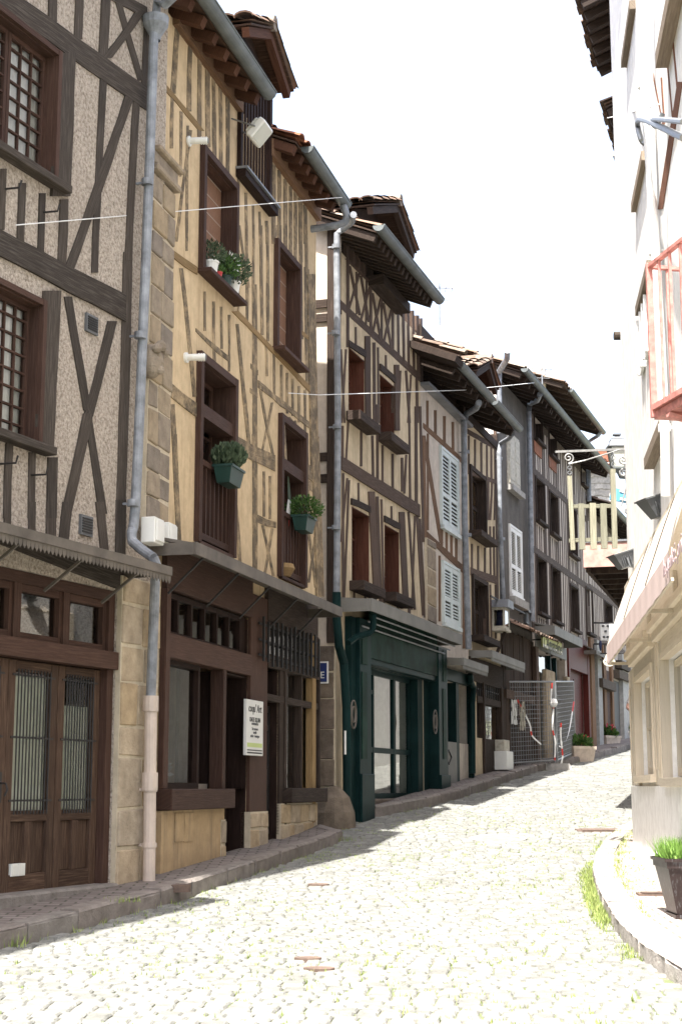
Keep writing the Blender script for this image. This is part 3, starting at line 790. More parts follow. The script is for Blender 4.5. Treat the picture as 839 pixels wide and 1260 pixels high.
# stone pier between the carriage doors and the next house
def blocks(F, u0, u1, z0, z1, o1, parent, mat, rowh=(.2, .36), bw=(.25, .5), mortar='mortar', name='stone_pier', o0=-.05, step=0, seed=3):
    q = random.Random(seed); mb = MB(); mm = MB(); z = z0
    while z < z1-.05:
        h = min(q.uniform(*rowh), z1-z)
        if z1-z-h < .1: h = z1-z
        u = u0; 
        while u < u1-.02:
            w = min(q.uniform(*bw), u1-u)
            if u1-u-w < .12: w = u1-u
            g = .013; j = [q.uniform(-.010, .010) for _ in range(8)]
            mb.prism(F, [(u+g+j[0], z+g+j[1]), (u+w-g+j[2], z+g+j[3]), (u+w-g+j[4], z+h-g+j[5]), (u+g+j[6], z+h-g+j[7])], o0, o1+q.uniform(-.008, .012), q.random())
            u += w
        z += h
    mm.box(F, u0, z0, u1, z1, o0, o1-.012); 
    o = mb.build(name, M[mat], parent, bevel=.009); mm.build('mortar', M[mortar], o); return o
blocks(F1, dr+.002, u1r-.01, F1.gz(dr)-.3, cz-.05, .06, H1, 'stone_y', (.26, .5), (.3, .6))
# roof of house 1 (unseen eaves, the left overhang widened to cast shade on the pavement)
for a, b, ov in ((u1l-.2, -4.4, .98), (-4.39, u1r-.12, .50)):
    tiles_sheet(F1, a, b, ov, z1t-.15, -5, z1t+2.3, H=H1); rafters(F1, a+.05, b-.03, ov, z1t-.15, -5, z1t+2.3, 9, H1); gutter(F1, a, b, ov+.06, z1t-.16, H1, .07)

# the tall rain pipe between the first two houses
pt = MB(); e = .10
def wp(F, p, o): u, z = F.uz(p, o); return F.P(u, z, o)
pp = [wp(F1, zA(765, 150), .12), wp(F1, (189, 60), .12), wp(F1, (183, 235), .12), wp(F1, (168, 600), .12), wp(F1, zC(648, 150), .14), wp(F1, zC(675, 205), .22), wp(F1, zC(755, 265), .42), wp(F1, zC(768, 300), .44), wp(F1, zC(765, 340), .30)]
low = [wp(F1, zC(765, 350), .16), wp(F1, zC(742, 960), .16)]
RP = thing('rain_pipe', (low[-1].x, low[-1].y, zg(low[-1].y)), 'tall blue grey rain pipe with a funnel head and a cream cast iron foot', 'rain pipe')
pt.tube(smoothpath(pp[:5]+pp[5:7]), .046, 12); pt.tube([pp[6], pp[7], low[0], low[1]], .046, 12)
for p in (zA(725, 895), zB(690, 390), zB(655, 1215)):
    c = wp(F1, p, .12); pt.tube([c-V((0, 0, .03)), c+V((0, 0, .03))], .055, 12); pt.bar(c, c-V((F1.n.x, F1.n.y, 0))*.14, .02, .02)
pt.build('pipe', M['pipe'], RP, smooth=True)
ft = MB(); f0 = wp(F1, zC(742, 955), .16); f1_ = wp(F1, zD(642, 650), .16); f1_.z = zg(f1_.y)+.1
ft.tube([f0, f1_], .056, 12); ft.tube([f0-V((0, 0, .12)), f0+V((0, 0, .02))], .072, 12)
mid = f0.lerp(f1_, .42); ft.tube([mid-V((0, 0, .14)), mid+V((0, 0, .02))], .072, 12)
for k in (.5, .8):
    c = f0.lerp(f1_, k); ft.tube([c-V((0, 0, .02)), c+V((0, 0, .02))], .066, 12); ft.bar(c, c-V((F1.n.x, F1.n.y, 0))*.2, .025, .025)
ft.build('pipe_foot', M['pipe_pale'], RP)
fn = MB(); fc = wp(F1, zA(765, 190), .12); fn.lathe(fc, [(.05, -.02), (.06, .03), (.10, .10), (.125, .14), (.13, .22), (.12, .22), (.05, .1)], 16)
gp = [fc+V((0, 0, .2)), fc+V((.01, 0, .38)), wp(F1, (203, 6), .25), wp(F1, (222, -12), .45)]
fn.tube(gp, .045, 10); fn.build('pipe_head', M['pipe'], RP)
# ================= house 2: ochre
u2l = F2.uz((199, 700))[0]; u2r = F2.uz((388, 600))[0]
H2 = house('ochre_house', F2, (u2l+u2r)/2, 'tall ochre house with grey timbers above a brown shopfront and long canopy')
ze1 = F2.uz(zE(392, 440))[1]; ze2 = F2.uz(zE(712, 895))[1]; z2t = ze1
uq = F2.uz(zE(392, 700))[0]                                     # where the attic opening starts
uq2 = F2.uz(zE(522, 800))[0]
wA = F2.rect(zE(247, 735), zE(247, 735)); 
def rc4(F, tl, tr, bl, br, off=0):
    a, b, c, d = [F.uz(p, off) for p in (tl, tr, bl, br)]
    return ((a[0]+c[0])/2, (c[1]+d[1])/2, (b[0]+d[0])/2, (a[1]+b[1])/2)
wA = rc4(F2, zE(247, 660), zE(366, 812), zF(228, 180), zF(372, 318))
wB = rc4(F2, zF(552, 62), zF(638, 185), zF(558, 520), zF(650, 612))
wC = rc4(F2, zF(228, 575), zF(368, 680), zGz(216, 440), zGz(356, 498))
wD = rc4(F2, zF(566, 825), zF(666, 905), zGz(580, 592), zGz(672, 632))
at_r = rc4(F2, zE(405, 430), zE(512, 560), zE(402, 735), zE(515, 885))
at_r = (uq+.03, at_r[1], uq2-.03, ze1-.04)
pj2 = .48
cA = F2.uz(zGz(192, 455), pj2); cB = F2.uz(zGz(836, 718), pj2); c2z = (cA[1]+cB[1])/2
c2u0 = F2.uz(zGz(0, 455))[0]; c2u1 = cB[0]
sz1 = F2.uz(zGz(390, 745))[1]                                   # top of transom lights
zs0 = F2.uz(zH(150, 605))[1]
shopL = (F2.uz(zH(66, 400))[0], F2.uz(zH(100, 612))[1]-.02, F2.uz(zH(292, 400))[0], F2.uz(zGz(250, 705))[1])
# openings of the ground floor
uS0 = F2.uz(zH(62, 500))[0]; uS1 = F2.uz(zH(292, 500))[0]; uD0 = uS1+.05; uD1 = F2.uz(zH(398, 500))[0]
uP1 = F2.uz(zH(466, 500))[0]; uE1 = F2.uz(zH(520, 500))[0]; uR0 = F2.uz(zH(540, 500))[0]; uR1 = F2.uz(zH(672, 400))[0]
zTop = F2.uz(zGz(390, 768))[1]; zShop0 = F2.uz(zH(200, 615))[1]; zRs = F2.uz(zH(600, 612))[1]
zTr0 = F2.uz(zGz(250, 880))[1]; zTr1 = F2.uz(zGz(250, 712))[1]
zWt = F2.uz(zH(150, 118))[1]
holes2 = [wA, wB, wC, wD, at_r, (uS0+.02, zShop0, uD1, zTr1+.02), (uD0, F2.gz(uD0)-.5, uD1-.001, zShop0), (uP1, F2.gz(uP1)-.5, uE1, F2.uz(zH(600, 165))[1]), (uR0, zRs, uR1, F2.uz(zH(600, 165))[1]+.06)]
holes2[5] = (uS0+.02, zShop0, uD1, zTr1+.02)
zbase = zg(F2.P(u2l, 0).y)-.5
wall(F2, u2l, u2r, zbase, ze2+.02, [h for h in holes2 if h is not at_r], M['ochre'], H2, floors=(c2z+.1, wA[1]-.9), name='wall')
# upper band of wall left of the attic opening, between the two eave heights
ub = MB(); ub.box(F2, u2l, ze2+.021, uq-.0, ze1, -.3, 0, .5, True); ub.build('upper_wall', M['ochre'], H2)
fr = MB(); fo = MB()
beams(fr, F2, zE, [(75, 140, 60, 625, 15), (137, 90, 114, 402, 22), (112, 410, 110, 640, 12), (190, 172, 184, 480, 18), (230, 225, 227, 600, 17), (263, 270, 265, 632, 18),
    (290, 320, 293, 676, 15), (318, 355, 322, 712, 16), (349, 395, 350, 748, 14), (150, 480, 146, 760, 11), (190, 560, 128, 1040, 12), (178, 540, 175, 1080, 10)], .007, wob=.011)
beams1('wall_beam', 'tim2o', H2, F2, zE, [(40, 328, 236, 562, 24)], .012)
beams(fr, F2, zE, [(395, 760, 395, 1040, 9), (428, 830, 432, 1049, 10), (459, 880, 461, 1049, 10), (487, 910, 490, 1049, 10), (516, 950, 520, 1049, 12), (540, 680, 545, 1049, 12), (549, 700, 549, 1049, 12),
    (570, 730, 570, 1049, 13), (597, 770, 597, 1049, 15), (620, 800, 620, 1049, 14), (640, 820, 640, 1049, 13), (660, 850, 662, 1049, 16), (682, 880, 684, 1049, 16)], .007, wob=.011)
beams(fr, F2, zF, [(556, -10, 556, 40, 12), (573, -10, 573, 78, 14), (598, -10, 598, 112, 14), (620, -10, 620, 140, 13), (640, -10, 641, 168, 12), (661, -10, 664, 150, 14), (684, -10, 688, 190, 14), (150, 175, 207, 728, 15), (250, 275, 251, 445, 9), (290, 318, 292, 575, 12), (322, 340, 324, 522, 10), (355, 375, 356, 620, 9), (213, 440, 352, 566, 22),
    (465, 245, 468, 1060, 20), (395, -10, 396, 370, 9), (430, -10, 433, 412, 12), (461, -10, 462, 440, 10), (490, -10, 497, 462, 12), (519, -10, 522, 490, 10), (390, 415, 441, 935, 13), (398, -10, 440, 260, 9),
    (480, 672, 716, 862, 27), (515, 508, 518, 640, 9), (549, 540, 550, 720, 10), (580, 590, 581, 770, 10), (604, 625, 606, 800, 9), (628, 650, 629, 810, 9), (655, 682, 656, 838, 10), (681, 700, 684, 1049, 9),
    (490, 700, 546, 990, 11), (541, 752, 498, 965, 11), (448, 595, 480, 625, 22), (446, 700, 478, 722, 20),
    (586, 800, 600, 1000, 9), (612, 815, 640, 850, 10), (640, 830, 640, 880, 9), (100, 150, 100, 650, 10), (112, 760, 127, 1060, 20), (86, 740, 84, 1060, 12),
    (664, 130, 668, 480, 10), (684, 170, 690, 700, 12), (695, 180, 700, 640, 12)], .007, wob=.011)
beams(fr, F2, zF, [(706, 200, 722, 1060, 32)], .02)
beams(fr, F2, zF, [(92, 690, 212, 785, 62), (380, 928, 552, 1015, 68), (674, 1030, 722, 1072, 60)], .013)
beams1('wall_beam', 'tim2o', H2, F2, zF, [(98, 102, 216, 188, 32), (380, 360, 722, 718, 25), (660, 445, 716, 488, 18)], .013)
beams(fr, F2, zGz, [(120, -20, 140, 450, 19), (386, 285, 402, 540, 11), (465, -20, 467, 575, 21), (505, 140, 505, 335, 9), (531, 160, 531, 345, 9), (478, 340, 556, 372, 30),
    (500, 372, 546, 590, 11), (541, 385, 508, 585, 11), (692, 60, 700, 400, 10), (696, 400, 728, 640, 10), (725, 420, 698, 620, 10), (682, 190, 722, 212, 40)], .007, wob=.011)
beams(fr, F2, zGz, [(722, -10, 745, 680, 30)], .02)
fr.build('timber_frame', M['tim2'], H2)
# quoin strip of grey stone at its left edge with a carved cap and mask
uqs0 = u2l-.62*1.0; 
uqa = F2.uz(zF(5, 500), .02)[0]; uqb = F2.uz(zF(98, 500), .02)[0]
blocks(F2, uqa, u2l+.06, c2z+.15, F2.uz(zE(70, 800))[1], .05, H2, 'stone_g', (.22, .36), (.22, .4), name='quoin', seed=5)
cp = MB(); zcap = F2.uz(zE(70, 790))[1]
cp.box(F2, uqa, zcap, u2l+.10, zcap+.07, -.05, .10); cp.box(F2, uqa, zcap+.07, u2l+.07, zcap+.20, -.05, .07); cp.box(F2, uqa, zcap+.20, u2l+.12, zcap+.26, -.05, .12); cp.build('quoin_cap', M['stone_g'], H2, bevel=.015)
uqw = MB(); uqw.box(F2, uqa+.12, zcap+.26, u2l, ze1-.05, -.3, -.002, .5, True); uqw.build('party_wall', M['ochre'], H2)
mk = MB(); um, zm = F2.uz(zF(35, 575), .1); c = F2.P(um, zm, .07)
def blob(mb, c, rx, rz, F, ro, n=8, jit=.0):
    for i in range(n):
        for j in range(n*2):
            def q(i, j):
                a = math.pi*i/n; b = 2*math.pi*j/(n*2)
                return V((c[0], c[1], c[2]))+V((F.d.x, F.d.y, 0))*rx*math.sin(a)*math.cos(b)+V((F.n.x, F.n.y, 0))*ro*math.sin(a)*math.sin(b)+V((0, 0, rz*math.cos(a)))
            mb.face([q(i, j), q(i+1, j), q(i+1, j+1), q(i, j+1)], None, .3)
blob(mk, c, .12, .17, F2, .12)
for du, dz, rr in ((-.05, .05, .03), (.05, .05, .03), (0, -.01, .035), (0, -.09, .045), (-.09, .1, .05), (.09, .1, .05), (0, .14, .06)): blob(mk, F2.P(um+du, zm+dz, .16), rr, rr, F2, rr, 5)
mk.build('carved_mask', M['stone_g'], H2, smooth=True)
# windows
window(F2, wA, H2, 'brown', cas=.075, proj=.06, recess=.17, cols=1, rows=2, leaves=2, sill=.1, sillmat='brown', sillproj=.16, sillh=.05, blind=.02, label='upper left window with a bamboo blind and flower pots on its sill')
window(F2, wB, H2, 'brown', cas=.075, proj=.06, recess=.17, cols=1, rows=2, leaves=2, sill=.1, sillmat='brown', sillproj=.16, sillh=.05, blind=.06, label='upper right window with a bamboo blind')
for rc, lb in ((wC, 'left french window'), (wD, 'right french window')):
    u0, z0, u1_, z1_ = rc; zr = z1_-(z1_-z0)*.27
    window(F2, rc, H2, 'brown', cas=.085, proj=.06, recess=.21, cols=1, rows=3, leaves=2, sill=.02, sillmat='brown', sillproj=.05, sillh=.04, label=lb+' with a low wooden balustrade')
    tr = MB(); tr.box(F2, u0, zr-.07, u1_, zr+.07, -.2, .03, None, True); tr.build('transom', M['brown'], H2)
    bl = MB(); zt = z0+(.86 if rc is wC else .80)
    bl.box(F2, u0+.01, zt-.03, u1_-.01, zt+.03, -.06, .0, None, True); bl.box(F2, u0+.01, z0+.04, u1_-.01, z0+.11, -.06, .0, None, True)
    n = 8
    for i in range(n): x = u0+(u1_-u0)*(i+.5)/n; bl.box(F2, x-.018, z0+.10, x+.018, zt-.02, -.05, -.015)
    bl.build('balustrade', M['brown'], H2)
# attic opening
ao = MB(); a0, z0, a1, z1_ = at_r
ao.box(F2, a0-.05, z0-.02, a0+.03, ze1+.6, -.05, .05); ao.box(F2, a1-.03, z0-.02, a1+.06, ze1+.6, -.05, .05); ao.box(F2, a0-.08, z0-.11, a1+.10, z0-.02, -.05, .12, None, True)
for i in range(9): x = a0+.05+(a1-a0-.1)*(i+.5)/9; ao.box(F2, x-.02, z0-.02, x+.02, ze2+.85, -.015, .02)
ao.box(F2, a0, ze2+.85, a1, ze2+.92, -.02, .03, None, True)
ao.build('attic_opening', M['brownd'], H2)
ap = MB(); ap.box(F2, a0-.05, ze2+.03, a1+.06, ze1+.75, -.6, -.4); 
for u in (a0-.06, a1+.06): ap.prism(F2, [(u-.02, ze2+.03), (u+.02, ze2+.03), (u+.02, ze1+.75), (u-.02, ze1+.75)], -2.4, .0)
ap.build('attic_boarding', M['planks'], H2)
zs = MB(); zs.box(F2, a0-.1, z0-.02, a1+.1, z0+.005, -.05, .15); zs.build('sill_flashing', M['zinc'], H2)
# roofs and eaves
ug0 = F2.uz((150, 0))[0]
oe = .38
gE = F2.uz((331, 114), oe+.05); ge2a = F2.uz((372, 168), oe+.05); ge2b = F2.uz((424, 253), oe+.05)
zt1 = gE[1]; zt2 = (ge2a[1]+ge2b[1])/2
pit = .42
u_e1 = gE[0]; u_e2 = ge2b[0]
tiles_sheet(F2, uqa+.1, u_e1, oe, zt1+.02, -4.8, zt1+.02+(4.8+oe)*pit, H=H2)
rafters(F2, uqa+.15, u_e1-.02, oe, zt1+.02, -4.8, zt1+.02+(4.8+oe)*pit, 7, H2, w=.11)
pl = MB(); pl.box(F2, u2l, ze1-.12, uq, ze1+.10, -.1, .07, None, True); pl.box(F2, uq2, ze2-.10, u2r+.02, ze2+.12, -.1, .07, None, True)
pl.build('wall_plate', M['tim4'], H2)
gutter(F2, uqa, u_e1+.02, oe+.05, zt1, H2, .085)
tiles_sheet(F2, uq2-.02, u_e2, oe, zt2+.02, -4.8, zt2+.02+(4.8+oe)*pit, mat='tile_o', H=H2)
rafters(F2, uq2, u_e2-.1, oe, zt2+.02, -4.8, zt2+.02+(4.8+oe)*pit, 7, H2, w=.11)
gutter(F2, uq2+.25, u_e2+.05, oe+.05, zt2, H2, .085)
# gabled dormer roof above the main gutter
uc_ = (a0+a1)/2; pk = F2.uz((339, 29), .27)
gable_dormer(F2, H2, uc_, pk[1], .95, .92, .40, .40, .27, 3.2, zwall=ze2+.9, raf='rafter', board='board')
# canopy
canopy(F2, c2u0, c2u1, c2z, c2z+.10, pj2, H2, 'canopy', .11, True, 'canopy', 0, False)
for i in range(5):
    cb = MB(); u = c2u0+(c2u1-c2u0)*(i+.4)/5; cb.tube([F2.P(u, c2z-.06, pj2-.05), F2.P(u-.05, c2z-.42, .08)], .012, 6); cb.build('canopy_bracket', M['iron'], H2)
# left shopfront
zB = F2.gz(uS0); zR1_ = F2.uz(zH(600, 165))[1]
sf = MB(); o1 = .06
zf = c2z+.09
sf.box(F2, u2l, zTr1+.02, uD1+.001, zf, -.05, o1, None, True)                     # fascia
sf.box(F2, u2l, zShop0-.0, uS0+.02, zTr1+.02, -.06, o1)                             # left post
zBm1 = zTr0; zBm0 = zWt+.02
sf.box(F2, uS0+.02, zBm0, uD1, zBm1, -.12, o1-.004, None, True)                     # beam between transom and glass
sf.box(F2, uS1-.05, zShop0, uS1+.05, zBm0, -.10, o1-.01)                            # post window/door
sf.box(F2, uD1, zB+.5, uP1, zTr1+.3, -.08, o1-.02)                                  # post with the sign
so = sf.build('shopfront', M['brown'], H2, bevel=.005)
ln = MB(); ln.box(F2, uD1-.016, zB-.2, uD1-.003, zTr1, -.31, -.002); ln.box(F2, uD0, zBm0-.03, uD1-.016, zBm0-.012, -.3, -.01); ln.build('door_lining', M['brownd'], H2); ln = MB(); ln.box(F2, uE1-.016, zB-.2, uE1-.003, zR1_, -.31, -.002); ln.build('door_lining', M['brownd'], H2); ln = MB(); ln.box(F2, uR1-.016, zRs, uR1-.003, zR1_, -.31, -.002); ln.build('window_lining', M['brownd'], H2)
bp = MB(); bp.box(F2, uS0+.03, zShop0+.05, uD0-.1, zTr1, -1.3, -1.25); bp.build('display_back', M['inside'], H2)
tl = MB(); n = 6; ta, tb = uS0+.06, uD1-.18
for i in range(n+1): x = ta+(tb-ta)*i/n; tl.box(F2, x-.022, zTr0, x+.022, zTr1, -.10, -.03)
tl.box(F2, uS0+.02, zTr1-.04, uD1, zTr1+.02, -.1, -.032, None, True); tl.box(F2, uS0+.02, zTr0, uD1, zTr0+.04, -.1, -.032, None, True); tl.box(F2, tb, zTr0, uD1, zTr1, -.11, -.028)
to = tl.build('transom_window', M['brownd'], H2)
g = MB(); g.face([F2.P(ta, zTr0, -.07), F2.P(tb, zTr0, -.07), F2.P(tb, zTr1, -.07), F2.P(ta, zTr1, -.07)]); g.build('pane', M['glass'], to)
uG1 = F2.uz(zH(222, 400))[0]
wn = MB(); wn.box(F2, uS0+.02, zShop0, uS0+.07, zBm0, -.12, -.02); wn.box(F2, uG1-.03, zShop0, uG1+.03, zBm0, -.13, -.04); wn.box(F2, uG1+.03, zShop0, uS1-.05, zBm0, -.30, -.26); wn.box(F2, uS0+.07, zShop0, uG1-.02, zShop0+.06, -.12, -.03, None, True); wn.box(F2, uS0+.07, zBm0-.05, uG1-.02, zBm0, -.12, -.03, None, True)
wo = wn.build('display_window', M['brownd'], H2)
g = MB(); g.face([F2.P(uS0+.06, zShop0+.05, -.09), F2.P(uG1, zShop0+.05, -.09), F2.P(uG1, zBm0-.04, -.09), F2.P(uS0+.06, zBm0-.04, -.09)]); g.build('pane', M['glass'], wo)
sl = MB(); sl.box(F2, u2l-.02, F2.uz(zH(150, 700), .16)[1], uS1+.06, zShop0+.0, -.02, .16, None, True); sl.build('window_sill', M['brown'], wo, bevel=.008)
dd = MB(); a, b = uD0+.02, uD1-.02; zb = zB+.14; zt = zBm0-.02; rr = -.22
dd.box(F2, a, zb, a+.09, zt, rr-.05, rr); dd.box(F2, b-.10, zb, b, zt, rr-.05, rr)
for q0, q1 in ((zb, zb+.75), (zb+1.25, zb+1.33), (zb+1.75, zb+1.8), (zt-.1, zt)): dd.box(F2, a+.09, q0, b-.10, q1, rr-.05, rr-.002, None, True)
dd.box(F2, b+.0, zb-.02, b+.018, zt, rr, -.01); dd.box(F2, a-.018, zb-.02, a, zt, rr, -.01)
do = dd.build('shop_door', M['brownd'], H2)
g = MB(); g.face([F2.P(a+.08, zb+.7, rr-.03), F2.P(b-.09, zb+.7, rr-.03), F2.P(b-.09, zt-.08, rr-.03), F2.P(a+.08, zt-.08, rr-.03)]); g.build('pane', M['glass'], do)
# small wall openings / stone base
bs = MB(); bs.box(F2, u2l, zB-.6, uD0-.02, F2.uz(zH(150, 700), .06)[1], -.06, .05, .4); bs.build('base_wall', M['base_och'], H2)
ap = MB(); ra = F2.rect(zH(112, 712), zH(146, 822), .05); rb_ = F2.rect(zH(149, 712), zH(183, 822), .05)
for r_ in (ra, rb_): ap.box(F2, r_[0]+.004, r_[1], r_[2]-.004, r_[3], .045, .062)
ap.build('access_panel', M['base_och'], H2)
blocks(F2, uD1-.02, uP1, zB-.4, F2.uz(zH(400, 708), .07)[1], .07, H2, 'stone_y', (.3, .5), (.3, .5), name='stone_base', seed=8)
blocks(F2, uE1, u2r-.02, zB-.4, F2.uz(zH(600, 672), .07)[1], .06, H2, 'stone_y', (.22, .34), (.25, .5), name='stone_base', seed=9)
blocks(F2, uD0-.14, uD0-.0, zB-.4, F2.uz(zH(270, 740), .07)[1], .07, H2, 'stone_y', (.22, .3), (.2, .3), name='stone_base', seed=12)
# right shop: narrow door, window of eight panes, iron bars above
r2 = MB(); zR1 = F2.uz(zH(600, 165))[1]; zRt = F2.uz(zH(600, 262))[1]; zRt2 = F2.uz(zH(600, 288))[1]
zbar0 = F2.uz(zH(580, 168), .05)[1]
r2.box(F2, uP1, zR1-.0, uR1+.05, zR1+.16, -.10, .05, None, True); r2.box(F2, uR1, zRs, uR1+.06, zR1, -.10, .05); r2.box(F2, uR0-.05, zRs-.5, uR0+.04, zR1, -.10, .05)
r2.box(F2, (uR0+uR1)/2-.03, zRs, (uR0+uR1)/2+.03, zR1, -.09, .03); r2.box(F2, uP1, zRt2, uR1, zRt, -.09, .035, None, True)
r2.box(F2, uE1, zB+.35, uR0-.05, zR1, -.12, .03); r2.box(F2, uP1, zR1+.16, uR1+.1, c2z-.3, -.05, .02, None, True); r2.box(F2, uP1-.02, c2z-.32, u2r-.02, c2z+.09, -.05, .05, None, True)
ro = r2.build('old_shop_window', M['tim3d'], H2, bevel=.004)
g = MB(); g.face([F2.P(uR0, zRs, -.06), F2.P(uR1, zRs, -.06), F2.P(uR1, zR1, -.06), F2.P(uR0, zR1, -.06)]); g.face([F2.P(uP1, zRt, -.06), F2.P(uE1, zRt, -.06), F2.P(uE1, zR1, -.06), F2.P(uP1, zR1, -.06)]); g.build('pane', M['glass'], ro)
sl = MB(); sl.box(F2, uR0-.08, F2.uz(zH(600, 670), .15)[1], uR1+.06, zRs, -.02, .15, None, True); sl.build('window_sill', M['tim3d'], ro, bevel=.008)
fr2 = MB(); 
fr2.box(F2, u2r-.28, zB+.3, u2r-.12, c2z-.3, -.04, .05); fr2.build('corner_post', M['tim2o'], H2)
d2 = MB(); a, b = uP1+.01, uE1-.01; zb = F2.gz(uP1)+.2; zt = F2.uz(zH(490, 282))[1]
d2.box(F2, a, zb, a+.06, zt, -.14, -.09); d2.box(F2, b-.06, zb, b, zt, -.14, -.09); d2.box(F2, a, zb, b, zb+.75, -.13, -.095); d2.box(F2, a+.06, zb+1.2, b-.06, zb+1.26, -.14, -.092, None, True); d2.box(F2, a+.06, zt-.08, b-.06, zt, -.14, -.092, None, True)
do = d2.build('narrow_door', M['iron'], H2)
g = MB(); g.face([F2.P(a+.05, zb+.7, -.115), F2.P(b-.05, zb+.7, -.115), F2.P(b-.05, zt-.05, -.115), F2.P(a+.05, zt-.05, -.115)]); g.build('pane', M['glass'], do)
ib = MB(); zi1 = F2.uz(zGz(620, 800), .08)[1]; zi0 = F2.uz(zGz(620, 985), .08)[1]; ui0 = F2.uz(zGz(492, 900), .08)[0]; ui1 = F2.uz(zGz(748, 940), .08)[0]
zi1 = min(zi1, c2z-.12)
n = 14
for i in range(n):
    x = ui0+(ui1-ui0)*(i+.5)/n; ib.box(F2, x-.014, zi0-R.uniform(0, .05), x+.014, zi1-R.uniform(0, .06), .075, .1)
for k in (.12, .45, .8): ib.box(F2, ui0-.02, zi0+(zi1-zi0)*k-.012, ui1+.02, zi0+(zi1-zi0)*k+.012, .06, .074, None, True)
ib.build('window_grille', M['iron'], H2)
g = MB(); g.face([F2.P(ui0, zi0, .024), F2.P(ui1, zi0, .024), F2.P(ui1, zi1-.1, .024), F2.P(ui0, zi1-.1, .024)]); g.build('fanlight_pane', M['glass'], H2)
# room behind the shop window
# ================= house 3: cream with crossed braces above the green shop
u3l = F3.uz((413.5, 500))[0]; u3r = F3.uz((517.5, 560))[0]
H3 = house('cream_house', F3, (u3l+u3r)/2, 'cream half-timbered house with crossed braces above the dark green shop')
gz3a = F3.uz(zI(265, 150), .6); gz3b = F3.uz(zI(715, 680), .6); z3e = (gz3a[1]+gz3b[1])/2
z3t = z3e-.1
b3 = lambda tl, tr, bl, br: rc4(F3, tl, tr, bl, br)
wa = b3(zI(247, 880), zI(330, 945), zI(243, 1235), zJ(325, 95))
wa = (F3.uz(zI(246, 1000))[0], F3.uz(zJ(265, 78))[1], F3.uz(zI(328, 1000))[0], F3.uz(zI(290, 905))[1])
wb = (F3.uz(zI(407, 1100))[0], F3.uz(zJ(440, 198))[1], F3.uz(zI(482, 1100))[0], F3.uz(zI(440, 1035))[1])
wc = (F3.uz(zJ(221, 700))[0], F3.uz(zJ(270, 925))[1], F3.uz(zJ(311, 700))[0], F3.uz(zJ(265, 540))[1])
wd = (F3.uz(zJ(390, 800))[0], F3.uz(zJ(430, 980))[1], F3.uz(zJ(466, 800))[0], F3.uz(zJ(428, 630))[1])
we = (F3.uz(zI(366, 480))[0], F3.uz(zI(415, 560))[1], F3.uz(zI(462, 480))[0], z3e-.12)
wl = F3.rect(zI(625, 830), zI(700, 1075))
c3 = F3.uz(zJ(300, 1012), .45); c3b = F3.uz(zJ(784, 1160), .45); c3z = (c3[1]+c3b[1])/2
c3u1 = F3.uz(zJ(784, 1160), .45)[0]; c3u0 = F3.uz(zJ(157, 988))[0]
sg = lambda x, y: F3.uz(zK(x, y))
gs0 = sg(205, 600)[0]; gs1 = sg(478, 600)[0]; gsz1 = sg(330, 325)[1]; 
zb3 = F3.gz(gs0)
holes3 = [wa, wb, wc, wd, we, (gs0, zb3-.4, sg(530, 600)[0], gsz1)]
wall(F3, u3l, u3r, zb3-.8, z3t, holes3, M['cream'], H3, floors=(c3z+.1, F3.uz(zJ(160, 290))[1]), depth=4.5, left=False)
sdw = MB()
Fs = Fac(F3.P(u3l, 0, -4.5).to_2d(), F3.n)     # gable wall facing the alley and the sun
sdw.box(Fs, 0, zb3-.8, 4.5, z3t+.4, -.25, .0, .5); sdw.build('side_wall', M['white_r'], H3)
st_ = MB()
st_.box(Fs, 4.38, F3.uz((410, 790))[1], 4.48, z3t+.3, -.05, .05)
for z in (F3.uz(zI(120, 580))[1], F3.uz(zI(120, 655))[1], F3.uz(zJ(90, 225))[1], F3.uz(zJ(60, 320))[1]): st_.box(Fs, .5, z-.06, 4.37, z+.06, -.05, .035, None, True)
st_.box(Fs, 3.9, zb3, 3.98, z3t, -.05, .03)
st_.build('side_timber', M['tim3d'], H3)
sw = MB(); zz = F3.uz(zI(90, 1150))[1]; sw.box(Fs, 3.55, zz, 4.0, zz+.75, -.05, .03); sw.build('painted_side_opening', M['dark'], H3)  # solid slab, shade of an opening put into its near-black colour
blocks(Fs, 3.5, 4.5, zb3-.6, F3.uz((408, 792))[1], .06, H3, 'stone_d', (.3, .42), (.4, .6), name='corner_stones', seed=21)
gs = MB(); gs.lathe(F3.P(u3l-.12, zb3-.25, .02), [(.0, -.2), (.3, 0), (.27, .35), (.2, .55), (.08, .68), (0, .7)], 12, .5)
GS = gs.build('guard_stone', M['stone_d'], None, loc=F3.P(u3l-.12, zb3, .02), smooth=True)
tag(GS, 'rounded granite guard stone at the foot of the dark corner stones by the alley', 'guard stone')
fr = MB(); k3 = .010
